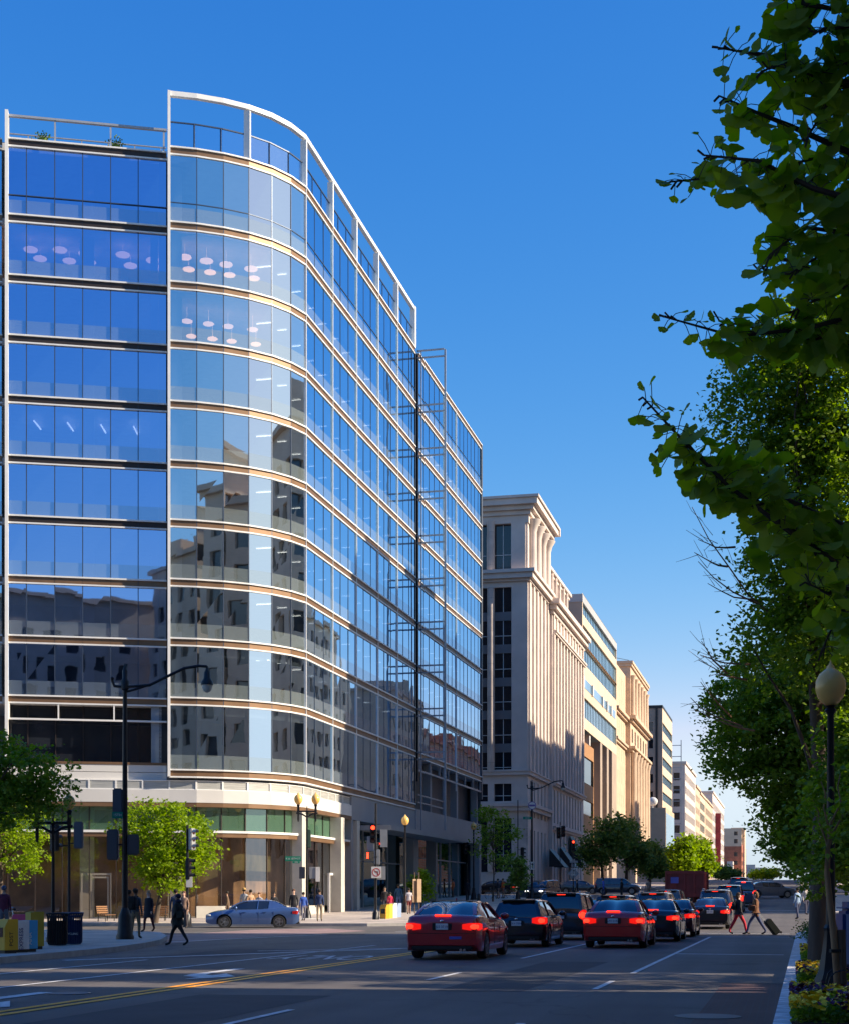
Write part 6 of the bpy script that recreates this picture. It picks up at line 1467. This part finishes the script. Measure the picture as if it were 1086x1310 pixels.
car('sedan_car', 'glossy black sedan just past the crosswalk in the right lane', 'car', 908, 71.5, 'sedan', 4.75, 1.80, 1.46, BLK, 0, plate='HF 3381')
car('suv_car', 'silver-brown SUV ahead of the glossy black sedan', 'car', 914, 79.5, 'suv', 4.8, 1.92, 1.80, (.22, .20, .20), 0, rails=True)
car('suv_car', 'dark SUV with a pale roof ahead of the silver-brown one', 'car', 932, 100, 'suv', 4.7, 1.9, 1.80, DK, 0)
car('pickup_truck', 'blue-black pickup truck near the far crosswalk', 'pickup truck', 950, 112, 'pickup', 5.4, 1.95, 1.85, (.02, .04, .10), 0)
car('suv_car', 'maroon SUV farthest up the street lane', 'car', 944, 140, 'suv', 4.7, 1.9, 1.85, (.22, .01, .02), 0)
car('sedan_car', 'grey sedan crossing the street sideways at the far right', 'car', 984, 138, 'sedan', 4.7, 1.8, 1.48, (.16, .16, .18), rad(-72), refy=.5, tail=False, group='cars in the cross streets')
car('sedan_car', 'blue compact sedan passing in front of the curved shop front', 'car', 324, 76.5, 'sedan', 4.62, 1.80, 1.42, (.075, .14, .32), TH + rad(94), z=.01, refy=.5, tail=False, group='cars in the cross streets')
car('suv_car', 'dark SUV facing the camera with its headlights on at the stone building corner', 'car', 694, 137, 'suv', 4.7, 1.88, 1.75, (.05, .06, .08), rad(168), refy=.5, tail=False, front=True, group='cars in the cross streets')
car('sedan_car', 'dark grey sedan side-on in front of the black awnings', 'car', 741, 163, 'sedan', 4.8, 1.82, 1.48, DK, rad(-88), refy=.5, tail=False, group='cars in the cross streets')
car('suv_car', 'dark SUV side-on behind the man in the blue shirt', 'car', 790, 158, 'suv', 4.8, 1.88, 1.72, (.03, .035, .06), rad(-88), refy=.5, tail=False, group='cars in the cross streets')
car('sedan_car', 'black sedan parked behind the cyclists and the young tree', 'car', 632, 164, 'sedan', 4.8, 1.8, 1.44, BLK, rad(90), refy=.5, tail=True, group='cars in the cross streets')
# dump truck
p = at(876, 98); t = thing('dump_truck', 'dark red dump truck with ribbed sides standing before the bright trees', 'truck', (p.x, p.y, zt(p.y)), 0); rd = pm('truck_red', (.10, .012, .018), .5, .1, var=.35, scale=2)
mb = MB(); mb.rbox(-1.2, 1.2, 0, 4.6, 1.1, 2.75, .04); [mb.box(-1.22 + .6 * k - .05 + .0, -1.22 + .6 * k + .05, -.08, 0, 1.1, 2.75) for k in range(5)]; [mb.box(1.2, 1.28, .3 + k * .8, .42 + k * .8, 1.1, 2.75) for k in range(6)]; mb.box(-1.25, 1.25, -.1, 0, 2.6, 2.8); mb.build('dump_bed', rd, t, world=False)
mb = MB(); mb.rbox(-1.1, 1.1, 4.8, 6.6, .8, 2.7, .12); mb.build('cab', rd, t, world=False); mb = MB(); mb.box(-.5, .5, .1, 6.2, .75, 1.08); mb.build('chassis', M['black'], t, world=False)
for s in (-1, 1):
    for y in (.9, 2.0, 5.6): mb = MB(); mb.lathe((s * .98, y, .48), [(.3, -.16), (.46, -.17), (.48, -.1), (.48, .1), (.46, .17), (.3, .16)], 18, T=Matrix.Rotation(rad(90), 3, 'Y')); mb.build('wheel', M['rubber'], t, world=False)
    mb = MB(); mb.rbox(s * .9 - .12, s * .9 + .12, -.14, -.1, .85, 1.0, .01); mb.build('tail_light', M['tail_red'], t, world=False)
mb = MB(); mb.rbox(-.9, -.4, -.12, -.09, 2.0, 2.4, .01); mb.build('panel', pm('panel_blue', (.04, .06, .3), .5), t, world=False)

# ---------------------------------------------------------------- people
SK = dict(l=(.62, .40, .30), m=(.36, .21, .14), d=(.14, .075, .05)); _hm = {}
def skinmat(k):
    if ('s', k) not in _hm: _hm['s', k] = pm('skin', SK[k], .55, var=.06, scale=6)
    return _hm['s', k]
def person(label, px, D, z0=.15, h=1.72, yaw=0., stride=.12, top=(.02, .02, .02), legs=(.03, .03, .05), skin='l', hair=(.02, .015, .01), bare=False, coat=None, arms=(0, 0), hat=None, lean=0., sleeves=True, long_hair=False, scarf=None, group='pedestrians', fat=1.0, seat=0.):
    p = at(px, D, z0); t = thing('person', label, 'person', p, TH + yaw, group=group); k = h / 1.76; V = []; Rr = []; E = []
    def a(co_, r, par=None): V.append((co_[0] * k, co_[1] * k, co_[2] * k)); Rr.append((r[0] * k, r[1] * k) if isinstance(r, tuple) else (r * k, r * k)); 
    def ch(co_, r, par): a(co_, r); E.append((par, len(V) - 1)); return len(V) - 1
    f = fat
    a((0, 0, .96), (.165 * f, .115 * f)); w1 = ch((0, .0, 1.10), (.145 * f, .105 * f), 0); w2 = ch((0, lean * .5, 1.28), (.17 * f, .115 * f), w1); w3 = ch((0, lean, 1.42), (.13, .10), w2); nk = ch((0, lean + .01, 1.51), .055, w3)
    n2 = ch((0, lean + .02, 1.565), .056, nk); h1 = ch((0, lean + .035, 1.63), (.074, .088), n2); h2 = ch((0, lean + .025, 1.70), (.078, .092), h1); ch((0, lean + .015, 1.755), (.05, .06), h2)
    for s, am in ((-1, arms[0]), (1, arms[1])):
        sh = ch((s * .165, lean, 1.415), .062, w3); el = ch((s * .225, lean - .03 + .16 * am - .04 * s * stride, 1.15 + .03 * am), .044, sh)
        wr = ch((s * (.235 - .09 * am), lean + .05 + .30 * am - .25 * s * stride, .92 + .26 * am), .031, el); hp = ch((s * (.235 - .10 * am), lean + .07 + .34 * am - .27 * s * stride, .86 + .28 * am), (.022, .036), wr)
        hx, hy_, hz = [c / k for c in V[hp]]
        for q in range(4): ch((hx - s * .004, hy_ + (-.027 + .018 * q), hz - .085 - (.01 if q in (1, 2) else 0)), .0095, hp)
        ch((hx - s * .03, hy_ + .035, hz - .035), .011, hp)
    for s in (-1, 1):
        st = s * stride; hi = ch((s * .09, 0, .88), (.10 * f, .105 * f), 0); kn = ch((s * .10, st * .75 + .05 * (st > 0), .50), .066, hi); an = ch((s * .10, st * 1.35 - (.06 if st < 0 else 0), .10 + (.05 if st < -.1 else 0)), .048, kn)
        ft = ch((s * .105, V[an][1] / k + .09, .045 + (.02 if st < -.1 else 0)), (.04, .035), an); ch((s * .11, V[an][1] / k + .19, .03), (.042, .025), ft)
    me = bpy.data.meshes.new('body'); me.from_pydata(V, E, []); ob = bpy.data.objects.new('tmpbody', me); COL.objects.link(ob)
    md = ob.modifiers.new('s', 'SKIN'); md.use_smooth_shade = True
    for i, sv in enumerate(me.skin_vertices[0].data): sv.radius = Rr[i]; sv.use_root = i == 0; sv.use_loose = False
    ob.modifiers.new('u', 'SUBSURF').levels = 1
    dg_ = bpy.context.evaluated_depsgraph_get(); me2 = bpy.data.meshes.new_from_object(ob.evaluated_get(dg_)); bpy.data.objects.remove(ob)
    me2.name = 'body'; me2.materials.clear()
    for m_ in (skinmat(skin), cloth(top), cloth(legs), cloth((.03, .025, .02))): me2.materials.append(m_)
    hands = .80 + .28 * 0
    for pl in me2.polygons:
        c = pl.center; z = c.z / k; ax = abs(c.x) / k; m_ = 2
        if z > 1.50: m_ = 0
        elif z > .93: m_ = 1
        if ax > .155 and z < 1.36 and z > .7:
            m_ = 1 if sleeves else (1 if z > 1.25 else 0)
            lowz = min(v_[2] for v_ in V[9:9]) if False else None
        if z < .095: m_ = 3
        elif bare and z < .62: m_ = 0
        pl.material_index = m_; pl.use_smooth = True
    for s, am in ((-1, arms[0]), (1, arms[1])):          # hands: everything past the wrist
        wz = (.92 + .26 * am) ; wy_ = (lean + .05 + .30 * am - .25 * s * stride)
        for pl in me2.polygons:
            c = pl.center / k
            if s * c.x > .10 and c.z > .7 and (c.z < wz - .03 if am < .4 else (c.y > wy_ + .015 and c.z < wz + .1)) and abs(c.y - wy_) < .16 and c.z > wz - .22 and s * c.x > (.17 if am < .4 else .08): pl.material_index = 0
    o = bpy.data.objects.new('body', me2); COL.objects.link(o); o.parent = t
    X = lambda x, y, z: (x * k, (y + lean) * k, z * k)
    hb = MB(); hb.ball(X(0, -.005, 1.715), (.098 * k, .108 * k, .092 * k), 12)
    if long_hair: hb.ball(X(0, -.06, 1.62), (.095 * k, .07 * k, .14 * k), 10)
    hb.build('hair' if not scarf else 'headscarf', cloth(scarf or hair), t, smooth=70, world=False)
    if scarf: mb = MB(); mb.ball(X(0, -.01, 1.53), (.12 * k, .12 * k, .08 * k), 10); mb.build('headscarf', cloth(scarf), t, smooth=70, world=False)
    mb = MB()
    for s in (-1, 1): mb.ball(X(s * .032, .112, 1.655), (.012 * k, .008 * k, .008 * k), 6)
    mb.build('eye', M['black'], t, world=False); mb = MB(); mb.ball(X(0, .125, 1.63), (.014 * k, .02 * k, .022 * k), 6); mb.ball(X(0, .112, 1.595), (.026 * k, .008 * k, .006 * k), 6); mb.build('nose_and_mouth', skinmat(skin), t, smooth=60, world=False)
    mb = MB(); [mb.ball(X(s * .088, .02, 1.65), (.012 * k, .02 * k, .03 * k), 6) for s in (-1, 1)]; mb.build('ear', skinmat(skin), t, smooth=60, world=False)
    if coat:
        col_, zb_ = coat; mb = MB(); T = Matrix.Diagonal((1, .72, 1)); n = 14
        mb.lathe((0, lean * k * .5, 0), [((.235 + .05 * stride * 4) * k, zb_ * k), (.215 * k, .95 * k), (.172 * k * f, 1.12 * k), (.195 * k * f, 1.34 * k), (.12 * k, 1.47 * k)], n, T=T); mb.build('coat', cloth(col_), t, smooth=60, world=False)
    if hat: mb = MB(); mb.lathe(X(0, 0, 0), [(.17 * k, 1.72 * k), (.175 * k, 1.735 * k), (.10 * k, 1.74 * k), (.09 * k, 1.82 * k), (.03 * k, 1.84 * k)], 14); mb.build('hat', cloth(hat), t, smooth=40, world=False)
    return t
def bag(label, cat, pt, off, size, col, yaw=0., name='backpack', r=.05):
    t = thing(name, label, cat, pt.location, pt.rotation_euler[2] + yaw); mb = MB(); x, y, z = off; a, b, c = size; mb.rbox(x - a / 2, x + a / 2, y - b / 2, y + b / 2, z - c / 2, z + c / 2, r, seg=3); mb.build('bag_body', cloth(col), t, smooth=60, world=False)
    mb = MB()
    if name == 'backpack':
        mb.rbox(x - a * .35, x + a * .35, y - b / 2 - .06, y - b / 2 + .02, z - c * .4, z + c * .02, .03)
        for s in (-1, 1): mb.tube([(x + s * .09, y + b / 2, z + c * .4), (x + s * .10, y + b / 2 + .12, z + c * .5), (x + s * .12, y + b / 2 + .26, z + c * .2), (x + s * .13, y + b / 2 + .1, z - c * .4)], .018, 5)
    else: mb.tube([(x, y - b * .3, z + c / 2), (x, y, z + c / 2 + .28), (x, y + b * .3, z + c / 2)], .012, 5)
    mb.build('straps', cloth((.02, .02, .02)), t, world=False); return t
L_, Rg = rad(90), rad(-90)
p = person('man in grey shirt and khaki trousers with a black backpack by the tall lamp post', 173.5, 51.5, .15, 1.66, rad(-15), .06, (.07, .08, .10), (.22, .17, .11), 'd'); bag('black backpack on the man in khaki trousers', 'backpack', p, (0, -.26, 1.2), (.32, .2, .46), (.012, .012, .015))
person('figure in black half hidden behind the tall lamp post', 165, 52.5, .15, 1.62, rad(10), .05, (.015, .015, .02), (.02, .02, .03), 'd')
person('blonde woman in a black coat and dark red tights walking past the bench', 190.5, 62, .15, 1.64, rad(150), .14, (.012, .01, .015), (.07, .012, .02), 'l', (.42, .22, .10), coat=((.012, .01, .015), .62), long_hair=True)
p = person('woman in a dark green coat and purple headscarf striding over the crossing', 228, 48.8, 0, 1.62, rad(75), .26, (.022, .022, .016), (.012, .012, .016), 'm', scarf=(.02, .015, .04), coat=((.022, .022, .016), .70), fat=1.2); bag('dark shoulder bag on the woman in the green coat', 'bag', p, (-.2, -.15, .98), (.1, .3, .28), (.03, .03, .02), name='shoulder_bag')
person('man in a slate blue shirt seen from behind at the visored signal post', 225, 66, .15, 1.72, 0, .06, (.07, .08, .12), (.05, .05, .07), 'm', sleeves=True)
person('person in a pale brown top beside the man in slate blue', 235.5, 69, .15, 1.66, rad(170), .05, (.25, .16, .12), (.06, .05, .06), 'l', long_hair=True, hair=(.12, .05, .03))
person('man in maroon sweatshirt seen from behind at the left edge', 5, 55, .15, 1.78, 0, .05, (.10, .01, .03), (.12, .12, .14), 'm', (.06, .07, .12), fat=1.3)
for lab, px, D, h, yaw, top, legs, sk, kw in (
    ('seated-looking person in brown with a pale bag strap behind the blue car', 292, 82, 1.62, 100, (.16, .10, .06), (.1, .1, .12), 'm', dict(lean=.05)),
    ('man in a straw hat and light shirt behind the blue car', 312.5, 84, 1.76, -20, (.40, .40, .42), (.2, .18, .15), 'm', dict(hat=(.5, .32, .12))),
    ('man in a tan shirt behind the blue car', 321, 83, 1.70, 30, (.50, .30, .18), (.2, .15, .1), 'm', {}),
    ('child-sized person in white and black stripes behind the blue car', 332, 82, 1.55, 160, (.35, .35, .38), (.05, .05, .06), 'l', dict(hair=(.16, .07, .03))),
    ('dark haired person in a black sweater behind the boot of the blue car', 351, 84, 1.55, 190, (.02, .02, .025), (.03, .03, .03), 'm', {}),
    ('woman in black top facing the street beside the shop entrance', 376, 82, 1.72, 180, (.015, .015, .02), (.02, .02, .03), 'l', dict(hair=(.1, .04, .02))),
    ('boy in a bright blue jacket left of the twin globe lamp', 388.5, 84, 1.55, 20, (.03, .09, .40), (.15, .15, .2), 'm', {}),
    ('man in a navy jacket and khaki trousers right of the twin globe lamp', 409, 83, 1.70, 0, (.02, .04, .12), (.25, .2, .14), 'm', {}),
    ('black haired woman in black by the shopfront left of the red jacket', 492.5, 99, 1.68, 185, (.015, .012, .015), (.03, .03, .05), 'm', dict(long_hair=True)),
    ('child in a crimson top beside the newspaper boxes', 499.5, 96, 1.38, 20, (.48, .015, .06), (.05, .05, .09), 'm', {}),
    ('tall man in a teal blue hoodie walking away by the single globe lamp', 510, 103, 1.82, 0, (.02, .07, .14), (.10, .14, .28), 'd', {}),
    ('woman in a white top and dark pink shorts next to the sign posts', 523.5, 97, 1.62, 10, (.52, .48, .50), (.16, .03, .03), 'm', dict(bare=True, sleeves=False)),
    ('person in orange walking by the dark shop window', 579, 141, 1.7, 60, (.55, .12, .03), (.2, .1, .05), 'm', {}),
    ('person in black carrying a bag in front of the far lamp', 597.5, 130, 1.75, 0, (.015, .015, .025), (.015, .015, .025), 'd', {}),
    ('man in a bright blue shirt crossing in front of the dark SUV', 771.5, 150, 1.75, 80, (.06, .12, .55), (.03, .04, .10), 'm', {}),
    ('dark clothed person in front of the dark SUV, left of the beige one', 795, 140, 1.8, 60, (.02, .02, .02), (.03, .03, .03), 'd', {}),
    ('person in black trousers and pale shoes in front of the dark grey sedan', 738, 142, 1.7, 90, (.015, .015, .02), (.3, .25, .2), 'm', {}),
    ('person in pale clothes under the low dark tree beyond the beige car', 829, 138, 1.8, 10, (.30, .22, .18), (.2, .16, .12), 'm', {}),
    ('person in light blue on the far right pavement seen through the leaves', 1020, 84, 1.70, 30, (.25, .35, .5), (.05, .06, .12), 'm', {}),
    ('person in a white shirt on the far right pavement', 1031, 92, 1.72, 200, (.55, .5, .45), (.06, .06, .1), 'm', {}),
    ('person in orange on the far right pavement', 1040, 96, 1.66, 200, (.5, .18, .05), (.1, .1, .15), 'l', {})):
    y_ = at(px, D).y; person(lab, px, D, zt(y_) + (.15 if px < 700 or px > 1000 else 0), h, rad(yaw), .08, top, legs, sk, **kw)
w1 = person('woman in a black jacket and bright red trousers on the crosswalk', 944.5, 64, 0, 1.72, rad(-75), .24, (.012, .012, .018), (.48, .01, .03), 'l', (.05, .025, .015), long_hair=True, coat=((.012, .012, .018), .84))
w2 = person('woman in a brown jacket and blue jeans pulling a suitcase over the crosswalk', 966.5, 63.5, 0, 1.76, rad(80), .26, (.15, .06, .025), (.035, .05, .13), 'l', (.16, .07, .03), long_hair=True, coat=((.15, .06, .025), .90), arms=(0, .1))
bag('brown shoulder bag on the woman in the brown jacket', 'bag', w2, (-.25, .15, 1.12), (.12, .34, .26), (.12, .04, .02), name='shoulder_bag')
bag('black bag on the back of the woman in red trousers', 'bag', w1, (0, -.22, 1.18), (.26, .14, .34), (.015, .015, .02))
p = at(991, 62.5, .0); t = thing('suitcase', 'tilted dark green wheeled suitcase trailing behind the woman in jeans', 'suitcase', p, TH); T = Matrix.Translation((.12, 0, .06)) @ Matrix.Rotation(rad(-38), 4, 'Y')
mb = MB(); mb.rbox(-.16, .12, -.24, .24, .02, .72, .04, T=T); mb.build('shell', cloth((.015, .02, .014)), t, smooth=50, world=False); mb = MB(); [mb.tube([T @ Vector((-.1, s * .12, .7)), T @ Vector((-.1, s * .12, 1.12))], .01, 5) for s in (-1, 1)]; mb.tube([T @ Vector((-.1, -.12, 1.12)), T @ Vector((-.1, .12, 1.12))], .015, 5); mb.build('handle', M['grey_metal'], t, world=False)
for s in (-1, 1): mb = MB(); mb.lathe(T @ Vector((.1, s * .2, .0)), [(.05, -.02), (.05, .02)], 12, T=Matrix.Rotation(rad(90), 3, 'X')); mb.build('wheel', M['rubber'], t, world=False)
# cyclists
def bicycle(label, px, D, z0, yaw, col=(.05, .05, .06)):
    p = at(px, D, z0); t = thing('bicycle', label, 'bicycle', p, TH + yaw, group='bicycles'); m_ = paint(col)
    for y in (-.52, .52):
        mb = MB(); mb.tube([(0, y + .34 * math.cos(2 * math.pi * q / 20), .34 + .34 * math.sin(2 * math.pi * q / 20)) for q in range(21)], .02, 5)
        w_ = mb.build('wheel', M['rubber'], t, world=False); mb = MB(); [mb.tube([(0, y, .34), (0, y + .33 * math.cos(math.pi * q / 4), .34 + .33 * math.sin(math.pi * q / 4))], .003, 3) for q in range(8)]; mb.build('spokes', M['chrome'], w_, world=False)
    mb = MB()
    for a_, b_ in (((-.52, .34), (-.14, .88)), ((-.14, .88), (.38, .86)), ((.38, .92), (.52, .34)), ((-.06, .30), (.38, .80)), ((-.06, .30), (-.17, .92)), ((-.52, .34), (-.06, .30))): mb.tube([(0, *a_), (0, *b_)], .018, 6)
    mb.build('frame', m_, t, world=False); mb = MB(); mb.tube([(-.25, .34, 1.02), (0, .40, 1.0), (.25, .34, 1.02)], .014, 6); mb.build('handlebar', M['chrome'], t, world=False); mb = MB(); mb.rbox(-.07, .07, -.3, -.05, .92, .98, .02); mb.build('saddle', M['black'], t, world=False); return t
for lab, px, top, dz in (('cyclist in a dark top holding a bicycle by the young tree', 637, (.03, .03, .04), 0), ('cyclist in a bright orange shirt by the young tree', 643.5, (.60, .13, .02), 1)):
    D = 136 + dz; z_ = zt(at(px, D).y) + .15; person(lab, px, D, z_, 1.75, rad(60), .1, top, (.3, .2, .16), 'm', bare=True, lean=.05)
bicycle('bicycle beside the cyclist in orange', 645, 137.5, zt(132) + .15, rad(88)); bicycle('bicycle standing left of the dark-topped cyclist', 632, 136, zt(131) + .15, rad(95))
bicycle('bicycle with white handlebars at the left edge beside the man in maroon', 14, 56, .15, rad(40), (.5, .5, .5))
